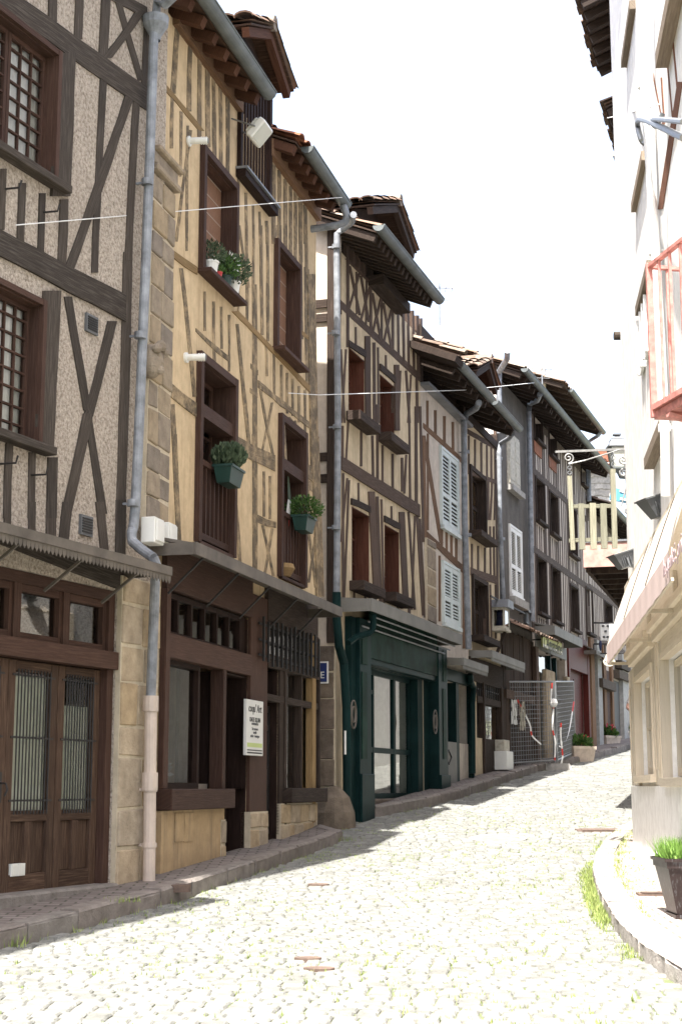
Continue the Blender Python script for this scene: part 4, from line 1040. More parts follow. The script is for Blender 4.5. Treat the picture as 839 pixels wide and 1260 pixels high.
beams(fr, F3, zI, [(236, 412, 360, 540, 18), (202, 645, 622, 1035, 42), (240, 280, 241, 870, 14), (271, 310, 274, 440, 12), (297, 345, 299, 470, 12), (324, 380, 327, 500, 12), (205, 640, 206, 700, 8),
    (250, 450, 303, 705, 11), (300, 488, 246, 672, 11), (308, 500, 350, 740, 11), (355, 555, 308, 735, 11), (285, 480, 287, 700, 8), (358, 540, 360, 780, 12), (338, 520, 335, 760, 8),
    (368, 590, 412, 835, 11), (413, 615, 368, 800, 11), (424, 640, 468, 885, 11), (467, 670, 425, 850, 11), (416, 620, 416, 850, 9), (472, 600, 474, 890, 12),
    (499, 600, 503, 915, 11), (526, 630, 530, 940, 11), (551, 655, 556, 970, 11), (577, 680, 582, 990, 11), (601, 705, 606, 1020, 14), (620, 720, 622, 1030, 12),
    (282, 765, 283, 870, 9), (437, 910, 438, 1010, 9), (376, 845, 378, 1260, 14), (397, 870, 400, 1260, 9), (512, 990, 500, 1260, 9), (541, 990, 560, 1260, 11), (567, 1010, 552, 1260, 9), (596, 1030, 600, 1260, 12), (206, 880, 225, 1260, 9), (232, 880, 210, 1260, 9)], k3, wob=.004)
beams(fr, F3, zI, [(340, 812, 344, 1300, 26), (490, 960, 494, 1300, 22)], .022)
beams(fr, F3, zJ, [(160, 290, 566, 540, 66)], .03)
beams(fr, F3, zJ, [(172, 100, 172, 280, 10), (205, 20, 190, 290, 9), (268, 110, 268, 310, 10), (326, 150, 330, 370, 12), (351, -10, 352, 400, 12), (378, 200, 378, 400, 10), (430, 245, 430, 425, 10), (478, 265, 480, 440, 12), (500, 250, 490, 450, 9), (515, 0, 520, 480, 9), (550, 0, 552, 500, 14), (572, 0, 590, 700, 12),
    (175, 345, 175, 1000, 10), (196, 370, 165, 700, 8), (205, 380, 180, 990, 9), (254, 395, 255, 490, 9), (424, 515, 425, 600, 9), (350, 465, 368, 1010, 14), (372, 480, 385, 1030, 10),
    (512, 545, 545, 1050, 10), (545, 565, 530, 1050, 9), (556, 565, 588, 1080, 12), (572, 580, 598, 1090, 10), (288, 950, 290, 1020, 10), (456, 1010, 457, 1060, 10), (340, 960, 342, 1030, 14), (515, 1030, 517, 1080, 12), (232, 930, 232, 1000, 10)], k3, wob=.004)
beams(fr, F3, zJ, [(318, 440, 345, 960, 30), (475, 545, 496, 1000, 28)], .022)
fr.build('timber_frame', M['tim3'], H3)
for z, L in ((zI, [(243, 848, 330, 905, 34), (405, 970, 484, 1040, 34)]), (zJ, [(214, 490, 312, 535, 32), (385, 580, 466, 620, 30)])): beams1('lintel', 'tim3d', H3, F3, z, L, .025)
for rc, lb in ((wa, 'upper left brown window'), (wb, 'upper right brown window'), (wc, 'lower left brown window'), (wd, 'lower right brown window')):
    window(F3, rc, H3, 'red_brown', cas=.0, recess=.20, cols=1, rows=3, leaves=2, sill=.12, sillmat='tim3d', sillproj=.22, sillh=.14, label=lb+' above a heavy wooden sill', curtain=None)
dm = MB(); u0, z0, u1_, z1_ = we
dm.box(F3, u0-.12, z0-.05, u0, z1_+.9, -.3, .06); dm.box(F3, u1_, z0-.05, u1_+.25, z1_+.9, -.3, .06); dm.box(F3, u0, z1_+.5, u1_, z1_+.9, -.3, .05, None, True)
dm.box(F3, u0-.2, z0-.2, u1_+.3, z0-.04, -.1, .25, None, True); dm.build('dormer_frame', M['tim3d'], H3)
window(F3, (u0, z0, u1_, z1_+.5), H3, 'red_brown', cas=0, recess=.12, cols=1, rows=3, leaves=2, label='dormer window')
dk = MB()
for u in (u0-.13, u1_+.2): dk.prism(F3, [(u, z3e-.1), (u+.04, z3e-.1), (u+.04, z1_+1.0), (u, z1_+1.0)], -3, -.3)
dk.build('dormer_cheek', M['planks'], H3)
pk = F3.uz((494, 247), .40); uc_ = (u0+u1_)/2
gable_dormer(F3, H3, pk[0], pk[1], 1.5, 1.05, .55, .46, .40, 3.2, zwall=z1_+.9)
rf = MB(); b = F3.uz(zI(466, 105), .6)
oe3 = .70; u3e0 = u3l-.25; u3e1 = F3.uz(zI(700, 670), .7)[0]
tiles_sheet(F3, u3e0, u3e1, oe3, z3e+.03, -4.6, z3e+2.2, H=H3)
rafters(F3, u3e0+.02, u3e1-.05, oe3, z3e+.03, -4.6, z3e+2.2, 16, H3, mat='tim3d', board='planks')
gutter(F3, u3e0-.15, u3e1, oe3+.05, z3e, H3, .085)
pipe(F3, [(*zI(272, 185), .65), (*zI(262, 225), .5), (*zI(220, 258), .2), (*zI(187, 285), .1), (*zI(185, 400),), (*zJ(150, 100),), (*zJ(143, 960),)], H3, .046, 'pipe', .10, collars=(zI(183, 350), zI(180, 795), zJ(145, 105), zJ(140, 625)))
pipe(F3, [zJ(143, 960), zJ(143, 1080), zK(103, 210), zK(125, 290), zK(138, 500), zK(142, 970)], H3, .06, 'green', .14, name='painted_downpipe')
# zinc outlet from house 2's gutter across to the corner
o2 = MB(); a = F2.P(u_e2-.1, zt2-.06, oe+.05); b_ = wp(F3, zI(40, 262), .02); 
o2.tube(smoothpath([a, a+V((0.02, .02, -.25)), b_+V((0, 0, .0))], 5), .05, 10); o2.build('gutter_outlet', M['pipe'], H2)
# canopy and shopfront in dark green
canopy(F3, c3u0, c3u1, c3z, c3z+.04, .45, H3, 'canopy_g', .17, True, 'canopy')
ob = F3.uz(zK(235, 70), .40); o3 = MB(); o3.tube(smoothpath([F3.P(c3u0+.3, c3z-.18, .40), F3.P(c3u0+.3, c3z-.42, .38), F3.P(c3u0+.2, c3z-.5, .2), F3.P(c3u0+.03, c3z-.6, .12)], 5), .045, 10); o3.build('canopy_outlet', M['green'], H3)
nt = MB()
for i, z in enumerate((c3z-.20, c3z-.26, c3z-.32)): nt.tube([F3.P(c3u0+.5, z, .36-.09*i), F3.P(c3u1-.1, z, .36-.09*i)], .014, 6)
nt.build('blind_roller', M['zinc'], H3)
gf = MB(); zc = c3z-.2
uF0 = sg(130, 500)[0]; uF1 = sg(570, 500)[0]; uP1_ = sg(205, 500)[0]; uQ0 = sg(528, 500)[0]
gf.box(F3, uF0, zb3-.4, sg(150, 500)[0], zc, -.02, .10); gf.box(F3, sg(150, 500)[0]+.002, zb3-.4, uP1_, zc, -.02, .16); gf.box(F3, uQ0, zb3-.3, uF1, zc+.0, -.02, .16)
gf.box(F3, sg(150, 500)[0]-.02, zb3-.4, uP1_+.03, sg(180, 810)[1], .16, .20); gf.box(F3, uQ0-.02, zb3-.3, uF1+.02, sg(550, 815)[1], .16, .20)
gf.box(F3, uP1_, gsz1, uQ0, zc, -.02, .12, None, True)
gfo = gf.build('shopfront', M['green'], H3, bevel=.008)
sp = MB(); sp.box(F3, uP1_+.02, sg(330, 305)[1]+.02, uQ0-.02, sg(330, 160)[1]+.35, .12, .145, None, True); 
for a, b in ((zK(158, 150), zK(182, 300)), (zK(158, 330), zK(182, 740)), (zK(545, 230), zK(562, 380)), (zK(545, 410), zK(562, 740))):
    r_ = F3.rect(a, b); sp.box(F3, r_[0], r_[1], r_[2], r_[3], .161, .172)
sp.build('fascia_panel', M['greeng'], gfo)
for c in (zK(170, 530), zK(553, 565)):
    u, z = F3.uz(c, .18); em = MB()
    for rr in (.16, .09):
        em.tube([F3.P(u+rr*.8*math.cos(t), z+rr*1.2*math.sin(t), .185) for t in [i*math.pi/10 for i in range(21)]], .012, 5)
    em.build('oval_ornament', M['canopy'], gfo)
u_a, u_b, u_c, u_d, u_e = [sg(x, 600)[0] for x in (236, 308, 397, 412, 475)]
z0 = zb3+.28; zm = sg(350, 700)[1]; dp = -.14
sf = MB()
for x, w in ((gs0+.05, .05), (u_a, .03), (u_b, .03), ((u_c+u_d)/2, .06), (u_e, .04)): sf.box(F3, x-w, z0, x+w, gsz1, dp-.06, dp)
sf.box(F3, gs0, gsz1-.08, u_e, gsz1, dp-.06, dp-.002, None, True); sf.box(F3, gs0, z0-.02, u_e, z0+.06, dp-.06, dp-.002, None, True); sf.box(F3, u_a, zm-.04, u_e, zm+.04, dp-.05, dp-.004, None, True); sf.box(F3, u_a+.03, sg(270, 415)[1]-.04, u_b-.03, sg(270, 415)[1]+.02, dp-.05, dp-.004, None, True)
sf.box(F3, u_e+.02, zb3-.2, uF1-.03, gsz1+.5, dp-.1, -.01)
sfo = sf.build('shop_window', M['green'], H3)
g = MB(); g.face([F3.P(gs0, z0, dp-.03), F3.P(u_e, z0, dp-.03), F3.P(u_e, gsz1-.05, dp-.03), F3.P(gs0, gsz1-.05, dp-.03)]); g.build('pane', M['glass'], sfo)
cw = MB(); n = 50; a, b = u_a, u_e  # stretch behind the first pane added as a pale stand-in for its reflection
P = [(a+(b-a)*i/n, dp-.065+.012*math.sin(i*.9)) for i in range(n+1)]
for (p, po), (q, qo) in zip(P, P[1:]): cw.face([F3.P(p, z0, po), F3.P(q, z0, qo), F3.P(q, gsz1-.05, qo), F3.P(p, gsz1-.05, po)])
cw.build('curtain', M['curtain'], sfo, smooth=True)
ln = MB(); ln.box(F3, gs0, gsz1-.014, uQ0, gsz1-.003, -.3, -.004); ln.build('shop_lining', M['green'], sfo)
sd = MB(); sd.box(F3, gs0-.1, zb3-.5, uQ0, z0-.02, -.35, .0); sd.box(F3, gs0+.0, zb3-.5, uQ0+.0, zb3+.14, .001, .10); sd.build('door_step', M['stone_d'], H3, bevel=.02)

# ================= house 4: pale with grey-blue shutters
u4r = F3.uz((573.5, 640))[0]; u4l = u3r+.006
H4 = house('shuttered_house', F3, (u4l+u4r)/2, 'narrow pale half-timbered house with closed grey-blue louvred shutters')
z4s = F3.uz(zI(640, 1090))[1]; z4b = F3.gz(u4l)-.6; z4r = F3.uz(zI(620, 800))[1]
sh1 = rc4(F3, zJ(672, 225), zJ(758, 280), zJ(682, 620), zJ(762, 660)); sh2 = rc4(F3, zJ(685, 815), zJ(765, 850), zJ(690, 1120), zJ(766, 1140))
c4 = F3.rect(zK(640, 250), zK(797, 300), .4); c4z = F3.uz(zK(640, 255), .4)[1]; c4z = (c4z+F3.uz(zK(797, 302), .4)[1])/2
s4 = lambda x, y: F3.uz(zS(x, y))
h4 = [(s4(105, 800)[0], s4(150, 1010)[1], s4(290, 800)[0], s4(200, 630)[1]), (u4l+.01, z4b+.02, s4(105, 800)[0]-.06, c4z-.25)]
wall(F3, u4l, u4r, z4b, z4s, h4, M['white_r'], H4, floors=(c4z+.1,), depth=4.5)
fr = MB()
beams(fr, F3, zJ, [(588, 98, 792, 285, 28), (610, -30, 610, 120, 11), (650, 20, 651, 155, 12), (697, 50, 697, 205, 12), (741, 80, 742, 240, 12), (590, 150, 682, 705, 18), (612, 140, 612, 640, 9), (590, 160, 600, 680, 12),
    (684, 630, 684, 720, 11), (709, 650, 709, 750, 11), (733, 665, 734, 780, 11), (758, 680, 758, 800, 11), (608, 665, 802, 850, 38), (648, 760, 649, 1120, 10), (795, 60, 800, 1250, 16), (672, 770, 672, 1110, 9)], .010, wob=.004)
fr.build('timber_frame', M['tim4'], H4)
blocks(F3, F3.uz(zJ(596, 900))[0], F3.uz(zJ(641, 900))[0], F3.uz(zJ(615, 1115))[1], F3.uz(zJ(615, 690))[1], .06, H4, 'stone_g', (.28, .38), (.5, .6), name='stone_pilaster', seed=31)
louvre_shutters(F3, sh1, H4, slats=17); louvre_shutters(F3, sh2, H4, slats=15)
zs = MB(); zs.box(F3, u4l, z4s, u4r, z4s+.06, -.3, .16); zs.build('sill_flashing', M['zinc'], H4)
lg = MB(); zt = z4r-.1
lg.box(F3, u4l, z4s+.06, u4l+.14, zt, -.25, .02); lg.box(F3, u4r-.16, z4s+.06, u4r, zt, -.25, .02); lg.box(F3, (u4l+u4r)/2-.05, z4s+.06, (u4l+u4r)/2+.05, zt, -.25, -.05)
lg.box(F3, u4l-.1, zt, u4r+.1, zt+.2, -.3, .06, None, True); lg.build('loft_post', M['tim3d'], H4)
bk = MB(); bk.box(F3, u4l, z4s+.06, u4r, zt+.1, -2.6, -2.3); bk.box(F3, u4r-.05, z4s, u4r, zt+.5, -4.5, -.26); bk.build('loft_back', M['planks'], H4)
ze4 = F3.uz(zI(812, 950), .75); 
tiles_sheet(F3, u4l-.35, F3.uz(zI(815, 950), .8)[0], .85, ze4[1]+.12, -4.6, ze4[1]+2.3, H=H4)
rafters(F3, u4l-.3, F3.uz(zI(815, 950), .8)[0]-.05, .85, ze4[1]+.12, -4.6, ze4[1]+2.3, 7, H4, mat='tim3d', board='planks')
cu0 = F3.uz(zK(577, 265))[0]
canopy(F3, cu0, F3.uz(zK(797, 300), .4)[0], c4z, c4z+.03, .40, H4, 'canopy_g', .12, True, 'canopy', 0, True)
gf = MB(); zc = c4z-.15; zbb = F3.gz(u4l)
gf.box(F3, s4(105, 900)[0]-.05, h4[0][3], u4r-.02, zc, -.02, .08, None, True); gf.box(F3, s4(290, 900)[0], zbb-.4, u4r-.02, zc, -.02, .10)
gf.box(F3, s4(205, 900)[0]-.03, zbb+.1, s4(218, 900)[0]+.03, h4[0][3], -.12, .04)
gf.box(F3, s4(218, 900)[0]+.03, zbb-.3, s4(290, 900)[0], h4[0][3], -.3, -.2)
gfo = gf.build('shopfront', M['green'], H4, bevel=.006)
ck = MB(); ck.box(F3, s4(100, 900)[0], zbb-.2, s4(200, 900)[0], s4(150, 1010)[1], -.1, .05); cko = ck.build('counter_panel', M['canopy_g'], gfo)
u, z = s4(147, 1110); hx = abs(s4(165, 1110)[0]-u); hz = abs(s4(147, 1065)[1]-z); dmn = MB()
dmn.tube([F3.P(u+hx, z, .055), F3.P(u, z+hz, .055), F3.P(u-hx, z, .055), F3.P(u, z-hz, .055), F3.P(u+hx, z, .055)], .014, 5); dmn.build('diamond_ornament', M['iron'], gfo)
g = MB(); q = h4[0]; g.face([F3.P(q[0], q[1], -.1), F3.P(s4(200, 800)[0], q[1], -.1), F3.P(s4(200, 800)[0], q[3], -.1), F3.P(q[0], q[3], -.1)]); g.build('pane', M['glass'], gfo)
cw = MB(); n = 26; a, b = s4(128, 800)[0], s4(168, 800)[0]; P = [(a+(b-a)*i/n, -.18+.02*math.sin(i*1.2)) for i in range(n+1)]
for (p, po), (qq, qo) in zip(P, P[1:]): cw.face([F3.P(p, q[1], po), F3.P(qq, q[1], qo), F3.P(qq, q[3], qo), F3.P(p, q[3], po)])
cw.build('curtain', M['curtain'], gfo, smooth=True)
pipe(F3, [zS(300, 575), zS(305, 620), zS(325, 660), zS(318, 760), zS(320, 1215)], H4, .06, 'green', .13, name='painted_downpipe')

# ================= house 5
u5l = u4r+.006; u5r = F3.uz((613, 660))[0]
H5 = house('cream_house', F3, (u5l+u5r)/2, 'very narrow cream half-timbered house with dark cross-barred windows under stacked eaves')
z5t = F3.uz(zL(200, 560))[1]; z5b = F3.gz(u5l)-.6
m1 = (F3.uz(zM(160, 100))[0], F3.uz(zM(200, 250))[1], F3.uz(zM(232, 100))[0], F3.uz(zL(190, 770))[1])
m2 = (F3.uz(zM(172, 600))[0], F3.uz(zM(205, 775))[1], F3.uz(zM(240, 600))[0], F3.uz(zM(205, 488))[1])
q5 = lambda x, y: F3.uz(zS(x, y))
h5 = [m1, m2, (q5(345, 800)[0], q5(430, 995)[1], q5(495, 800)[0], q5(430, 640)[1])]
wall(F3, u5l, u5r, z5b, z5t+.05, h5, M['cream'], H5, depth=4.5)
fr = MB()
beams(fr, F3, zL, [(145, 548, 292, 632, 26), (148, 755, 296, 812, 22), (152, 570, 152, 770, 8), (184, 590, 184, 770, 9), (216, 605, 217, 780, 9), (245, 620, 246, 795, 9), (268, 625, 269, 800, 9), (288, 635, 290, 810, 10), (252, 800, 252, 1007, 9), (272, 810, 262, 1007, 8), (288, 815, 284, 1007, 8)], .010, wob=.004)
beams(fr, F3, zM, [(160, 432, 300, 480, 40), (168, 290, 168, 430, 9), (200, 300, 200, 440, 9), (235, 310, 235, 450, 9), (262, 200, 265, 470, 9), (280, 200, 284, 480, 9), (246, 490, 246, 780, 11), (262, 500, 268, 780, 8), (290, 500, 292, 780, 9)], .010, wob=.004)
beams(fr, F3, zL, [(296, 540, 297, 1007, 10)], .01); beams(fr, F3, zM, [(297, 0, 300, 700, 10)], .01)
fr.build('timber_frame', M['tim3'], H5)
for rc, lb in ((m1, 'upper mullioned window'), (m2, 'lower mullioned window')):
    window(F3, rc, H5, 'tim3d', cas=.08, proj=.05, recess=.12, cols=1, rows=2, leaves=2, bar=.07, st=.06, sill=.15, sillmat='tim3d', sillproj=.25, sillh=.12, label=lb)
z5e = F3.uz(zL(240, 395), .6)[1]; z5e2 = F3.uz(zL(360, 520), .6)[1]
lf = MB(); zt = z5e-.2; lf.box(F3, u5l, z5t+.04, u5l+.1, zt+.3, -.2, .03); lf.box(F3, F3.uz(zL(215, 500))[0]-.12, z5t+.04, F3.uz(zL(215, 500))[0]+.12, z5e+.1, -.2, .03); lf.box(F3, u5r-.12, z5t+.04, u5r, z5e2+.2, -.2, .03)
lf.box(F3, u5l, z5t+.04, u5r, z5t+.20, -.2, .04, None, True); lf.build('loft_post', M['tim3d'], H5)
bk = MB(); bk.box(F3, u5l, z5t+.05, u5r, z5e2+.1, -1.6, -1.4); bk.build('loft_back', M['planks'], H5)
us5 = F3.uz(zL(105, 295), .72)[0]; um = F3.uz(zL(268, 440), .72)[0]; ue = F3.uz(zL(395, 545), .65)[0]
tiles_sheet(F3, us5, um, .65, z5e+.05, -4, z5e+1.9, mat='tile', H=H5); rafters(F3, us5+.05, um-.05, .65, z5e+.05, -4, z5e+1.9, 6, H5, mat='tim3d', board='planks')
gutter(F3, us5, um+.02, .72, z5e+.03, H5, .08)
tiles_sheet(F3, um+.02, ue, .65, z5e2+.05, -4, z5e2+1.9, mat='tile_o', H=H5); rafters(F3, um+.05, ue-.05, .65, z5e2+.05, -4, z5e2+1.9, 5, H5, mat='tim3d', board='planks')
gutter(F3, um+.3, ue+.02, .72, z5e2+.03, H5, .08)
pk = F3.uz(zL(275, 175), .5)
gable_dormer(F3, H5, pk[0], pk[1], 1.3, .75, .5, .38, .5, 2.8)
dc = MB(); dc.box(F3, u5l+.5, z5e+.1, um, z5e+.95, -2.6, -.1); dc.build('dormer_cheek', M['planks'], H5)
pipe(F3, [(*zL(205, 400), .6), (*zL(190, 430), .45), (*zL(140, 460), .15), (*zL(128, 500),), (*zL(132, 1000),), (*zM(152, 835),)], H5, .058, 'pipe', .12, collars=(zL(137, 655), zM(148, 245)))
pipe(F3, [(*zL(380, 560), .6), (*zL(360, 585), .4), (*zL(318, 610), .14), (*zL(308, 660),), (*zL(312, 1000),), (*zM(333, 640),)], H5, .05, 'pipe', .10, collars=(zL(312, 690), zM(325, 265)))
c5z = F3.uz(zS(450, 445), .4); c5e = F3.uz(zS(645, 490), .4); c5 = (c5z[1]+c5e[1])/2
canopy(F3, u5l+.05, c5e[0], c5, c5+.02, .42, H5, 'canopy_g', .13, True, 'canopy', 0, True)
sf = MB(); zc = c5-.3; zb5 = F3.gz(u5l)
sf.box(F3, u5l, q5(430, 650)[1], u5r, zc+.2, -.02, .04, None, True); sf.box(F3, q5(335, 800)[0], zb5+.1, q5(388, 800)[0]-.3, q5(430, 640)[1], -.12, -.04); sf.box(F3, q5(383, 800)[0]-.05, zb5, q5(383, 800)[0]+.06, q5(430, 640)[1], -.08, .05); sf.box(F3, q5(495, 800)[0]-.02, zb5, u5r, q5(430, 640)[1], -.08, .05)
sf.box(F3, q5(345, 800)[0], q5(430, 755)[1]-.06, q5(495, 800)[0], q5(430, 755)[1]+.06, -.1, .03, None, True); sf.box(F3, q5(383, 800)[0], zb5-.3, q5(495, 800)[0], q5(430, 995)[1], -.08, .03)
sfo = sf.build('shopfront', M['tim3d'], H5)
g = MB(); q = h5[2]; g.face([F3.P(q[0], q[1], -.06), F3.P(q[2], q[1], -.06), F3.P(q[2], q[3], -.06), F3.P(q[0], q[3], -.06)]); g.build('pane', M['glass'], sfo)
ib = MB()
for i in range(12): x = q[0]+(q[2]-q[0])*(i+.5)/12; ib.box(F3, x-.01, q5(430, 735)[1], x+.01, q[3], -.0, .015)
ib.box(F3, q[0], (q5(430, 735)[1]+q[3])/2-.012, q[2], (q5(430, 735)[1]+q[3])/2+.012, -.012, .001)
ib.build('window_grille', M['iron'], sfo)
# ================= house 6: grey cement; houses 7 and 8: narrow striped timbers
a6 = F3.P(F3.uz((613.5, 660))[0]+.005, 0)
F6 = Fac((a6.x, a6.y), vpdir(1075))
f6 = lambda z, x, y, off=0: F6.uz(z(x, y), off)
u6r = f6(zM, 470, 300)[0]
H6 = house('grey_house', F6, u6r/2, 'tall grey cement rendered house with a white pierced shutter')
e7a = F6.uz(zL(370, 155), .6); e7b = F6.uz(zL(765, 640), .6); z7e = (e7a[1]+e7b[1])/2
z6b = F6.gz(0)-.6; z6c = f6(zM, 400, 745)[1]
wall(F6, 0.0, u6r, z6b, z7e, [], M['greyr'], H6, depth=5)
Fs6 = Fac(F6.P(-.004, 0, -5).to_2d(), F6.n)
sc_ = MB(); z = z7e-3.2
while z < z7e+1.4:
    lim = 5.0-max(0, (z-z7e+.1))*2.2
    if lim > .5: sc_.mesh([Fs6.P(0, z, .045), Fs6.P(lim, z, .045), Fs6.P(lim, z+.2, .005), Fs6.P(0, z+.2, .005), Fs6.P(0, z, .0), Fs6.P(lim, z, .0)], [(0, 1, 2, 3), (4, 5, 1, 0), (5, 2, 1)])
    z += .19
sc_.build('weatherboarding', M['clap'], H6)
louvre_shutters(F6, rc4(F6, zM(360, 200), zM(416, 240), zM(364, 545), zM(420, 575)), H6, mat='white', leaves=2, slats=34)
ps = rc4(F6, zL(352, 565), zL(402, 600), zL(350, 815), zL(408, 850))
po = MB(); po.box(F6, ps[0]-.06, ps[1]-.06, ps[2]+.06, ps[3]+.06, -.02, .03); po.build('shutter_frame', M['shutter_o'], H6)
for a, b in ((ps[0], (ps[0]+ps[2])/2-.01), ((ps[0]+ps[2])/2+.01, ps[2])):
    k = MB(); k.box(F6, a, ps[1], b, ps[3], .03, .055)
    for z0, z1 in ((.08, .45), (.52, .92)): k.box(F6, a+.06, ps[1]+(ps[3]-ps[1])*z0, b-.06, ps[1]+(ps[3]-ps[1])*z1, .056, .064)
    k.build('shutter_leaf', M['shutter_o'], H6)
sl = MB(); sl.box(F6, ps[0]-.1, ps[1]-.18, ps[2]+.1, ps[1]-.06, -.02, .14); sl.build('sill', M['concrete'], H6); sl = MB(); q = rc4(F6, zM(357, 575), zM(430, 610), zM(362, 590), zM(435, 625)); sl.box(F6, q[0], q[1]-.05, q[2], q[1]+.12, -.02, .14); sl.build('sill', M['concrete'], H6)
# ground floor of the grey house: old plank front with sagging tiles
pk = MB(); zz = z6c-.05
n = 16
for i in range(n): x = .03+(u6r-.06)*i/n; pk.box(F6, x+.003, F6.gz(0)-.3, x+(u6r-.06)/n-.003, zz-R.uniform(0, .05), -.02, .03+R.uniform(0, .012))
pk.build('plank_front', M['planks'], H6)
tiles_sheet(F6, .0, u6r, .55, z6c-.12, -.02, z6c+.16, H=H6, name='pent_roof', wl=.18)
pb = MB(); pb.box(F6, 0, z6c-1.5, u6r, z6c-1.32, .045, .10, None, True); pb.box(F6, u6r-.28, F6.gz(u6r)-.3, u6r-.02, z6c-.2, .045, .14); pb.build('post', M['tim3'], H6)
tiles_sheet(F6, -.25, u6r+.006, .62, z7e+.03, -5, z7e+2.3, H=H6); rafters(F6, -.2, u6r, .62, z7e+.03, -5, z7e+2.3, 8, H6, mat='tim3d', board='planks')
gutter(F6, -.3, u6r, .68, z7e, H6, .08)
pipe(F6, [(*zL(352, 135), .65), (*zL(350, 175), .6), (*zL(310, 240), .12), (*zL(308, 300),), (*zL(312, 560),)], H6, .06, 'pipe', .1)

def striped(name, ul, ur, zt, wins, label, H=None, spacing=.24, w=.085, beams_z=(), mat='tim7', wallm='pinkish', F=None, depth=5, holes=(), jit=.25):
    F = F or F6; H = H or house(name, F, (ul+ur)/2, label)
    zb = F.gz(ul)-.6
    wall(F, ul, ur, zb, zt, list(wins)+list(holes), M[wallm], H, depth=depth)
    fr = MB(); zbot = beams_z[0]
    x = ul+.05
    avoid = [(a-.10, c-.12, b+.10, d+.10) for a, c, b, d in wins]
    while x < ur-.04:
        segs = [(zbot, zt)]
        for a, c, b, d in avoid:
            if a < x < b:
                ns = []
                for s0, s1 in segs:
                    if c > s0: ns.append((s0, min(s1, c)))
                    if d < s1: ns.append((max(s0, d), s1))
                    if c >= s1 or d <= s0: pass
                segs = [t for t in ns if t[1]-t[0] > .1]
        ww = w*R.uniform(.75, 1.25)
        for s0, s1 in segs:
            dx = R.uniform(-.02, .02)
            fr.strip(F, V((x-ww/2, s0)), V((x+ww/2, s0)), V((x-ww/2+dx, s1)), V((x+ww/2+dx, s1)), -.03, .007+R.uniform(0, .004), .004)
        x += spacing*R.uniform(1-jit, 1+jit)
    for z in beams_z:
        cuts = [ul]
        for a, c, b, d in sorted(wins):
            if c-.05 < z < d+.05: cuts += [a-.08, b+.08]
        cuts.append(ur)
        for a, b in zip(cuts[::2], cuts[1::2]):
            if b-a > .1: fr.strip(F, V((a, z+.08)), V((a, z-.08)), V((b, z+.08)), V((b, z-.08)), -.03, .016, .006)
    for a, c, b, d in wins:
        for x in (a-.07, b+.07): fr.strip(F, V((x-.06, c-.9)), V((x+.06, c-.9)), V((x-.06, d+.1)), V((x+.06, d+.1)), -.03, .012, .004)
        fr.strip(F, V((a-.1, d+.11)), V((a-.1, d+.0)), V((b+.1, d+.11)), V((b+.1, d+.0)), -.03, .02, .003)
    fr.build('timber_frame', M[mat], H)
    return H
u7l = u6r+.006; u7r = f6(zQ, 285, 600)[0]
def w4(z1, tl, z2, br, F=None):
    F = F or F6; a = F.uz(z1(*tl)); b = F.uz(z2(*br)); return (a[0], b[1], b[0], a[1])
W7 = [(f6(zL, 487, 500)[0], f6(zL, 505, 600)[1], f6(zL, 526, 500)[0], f6(zL, 505, 445)[1]), (f6(zL, 563, 600)[0], f6(zL, 580, 680)[1], f6(zL, 598, 600)[0], f6(zL, 580, 540)[1]),
      (f6(zM, 495, 50)[0], f6(zM, 515, 175)[1], f6(zM, 538, 50)[0], f6(zL, 510, 800)[1]), (f6(zM, 567, 100)[0], f6(zM, 585, 240)[1], f6(zM, 606, 100)[0], f6(zL, 585, 875)[1]),
      (f6(zM, 503, 500)[0], f6(zM, 525, 650)[1], f6(zM, 547, 500)[0], f6(zM, 525, 370)[1]), (f6(zM, 578, 500)[0], f6(zM, 598, 690)[1], f6(zM, 618, 500)[0], f6(zM, 598, 420)[1])]
W7 += [(f6(zQ, 180, 300)[0], f6(zQ, 200, 400)[1], f6(zQ, 203, 300)[0], f6(zQ, 190, 330)[1]), (f6(zQ, 250, 400)[0], f6(zQ, 265, 545)[1], f6(zQ, 282, 400)[0], f6(zQ, 265, 390)[1]),
       (f6(zM, 665, 200)[0], f6(zM, 685, 350)[1], f6(zM, 703, 200)[0], f6(zM, 685, 110)[1]), (f6(zM, 675, 600)[0], f6(zM, 695, 735)[1], f6(zM, 712, 600)[0], f6(zM, 692, 515)[1]), (f6(zM, 755, 600)[0], f6(zM, 768, 750)[1], f6(zM, 785, 600)[0], f6(zM, 768, 525)[1])]
c7 = F6.uz(zT(215, 95), .45); c7e = F6.uz(zT(450, 230), .45); c7z = (c7[1]+c7e[1])/2
H7 = striped('striped_house', u7l, u7r, z7e, W7, 'long house with closely striped grey and white timbers and three rows of dark windows', beams_z=(c7z, f6(zM, 560, 370)[1], f6(zL, 560, 820)[1], z7e-.1),
    holes=[(f6(zT, 110, 500)[0], F6.gz(u7l)-.4, f6(zT, 330, 500)[0], f6(zT, 220, 330)[1]), (f6(zT, 350, 500)[0], F6.gz(u7l)-.2, f6(zT, 495, 500)[0], f6(zT, 430, 330)[1])])
for i, rc in enumerate(W7):
    window(F6, rc, H7, 'tim3d', cas=.04, proj=.04, recess=.15, cols=1, rows=2, leaves=1 if i > 6 else 2, sill=.06, sillmat='tim3d', sillproj=.12, sillh=.07, curtain='half' if i == 9 else None)
for a, b in ((zL(485, 605), zL(523, 680)), (zL(562, 680), zL(598, 755))):
    q = rc4(F6, a, (b[0], a[1]+4), (a[0], b[1]-4), b); ibk = MB(); ibk.box(F6, q[0], q[1], q[2], q[3], -.02, .032); ibk.build('brick_infill', M['tile_o'], H7)
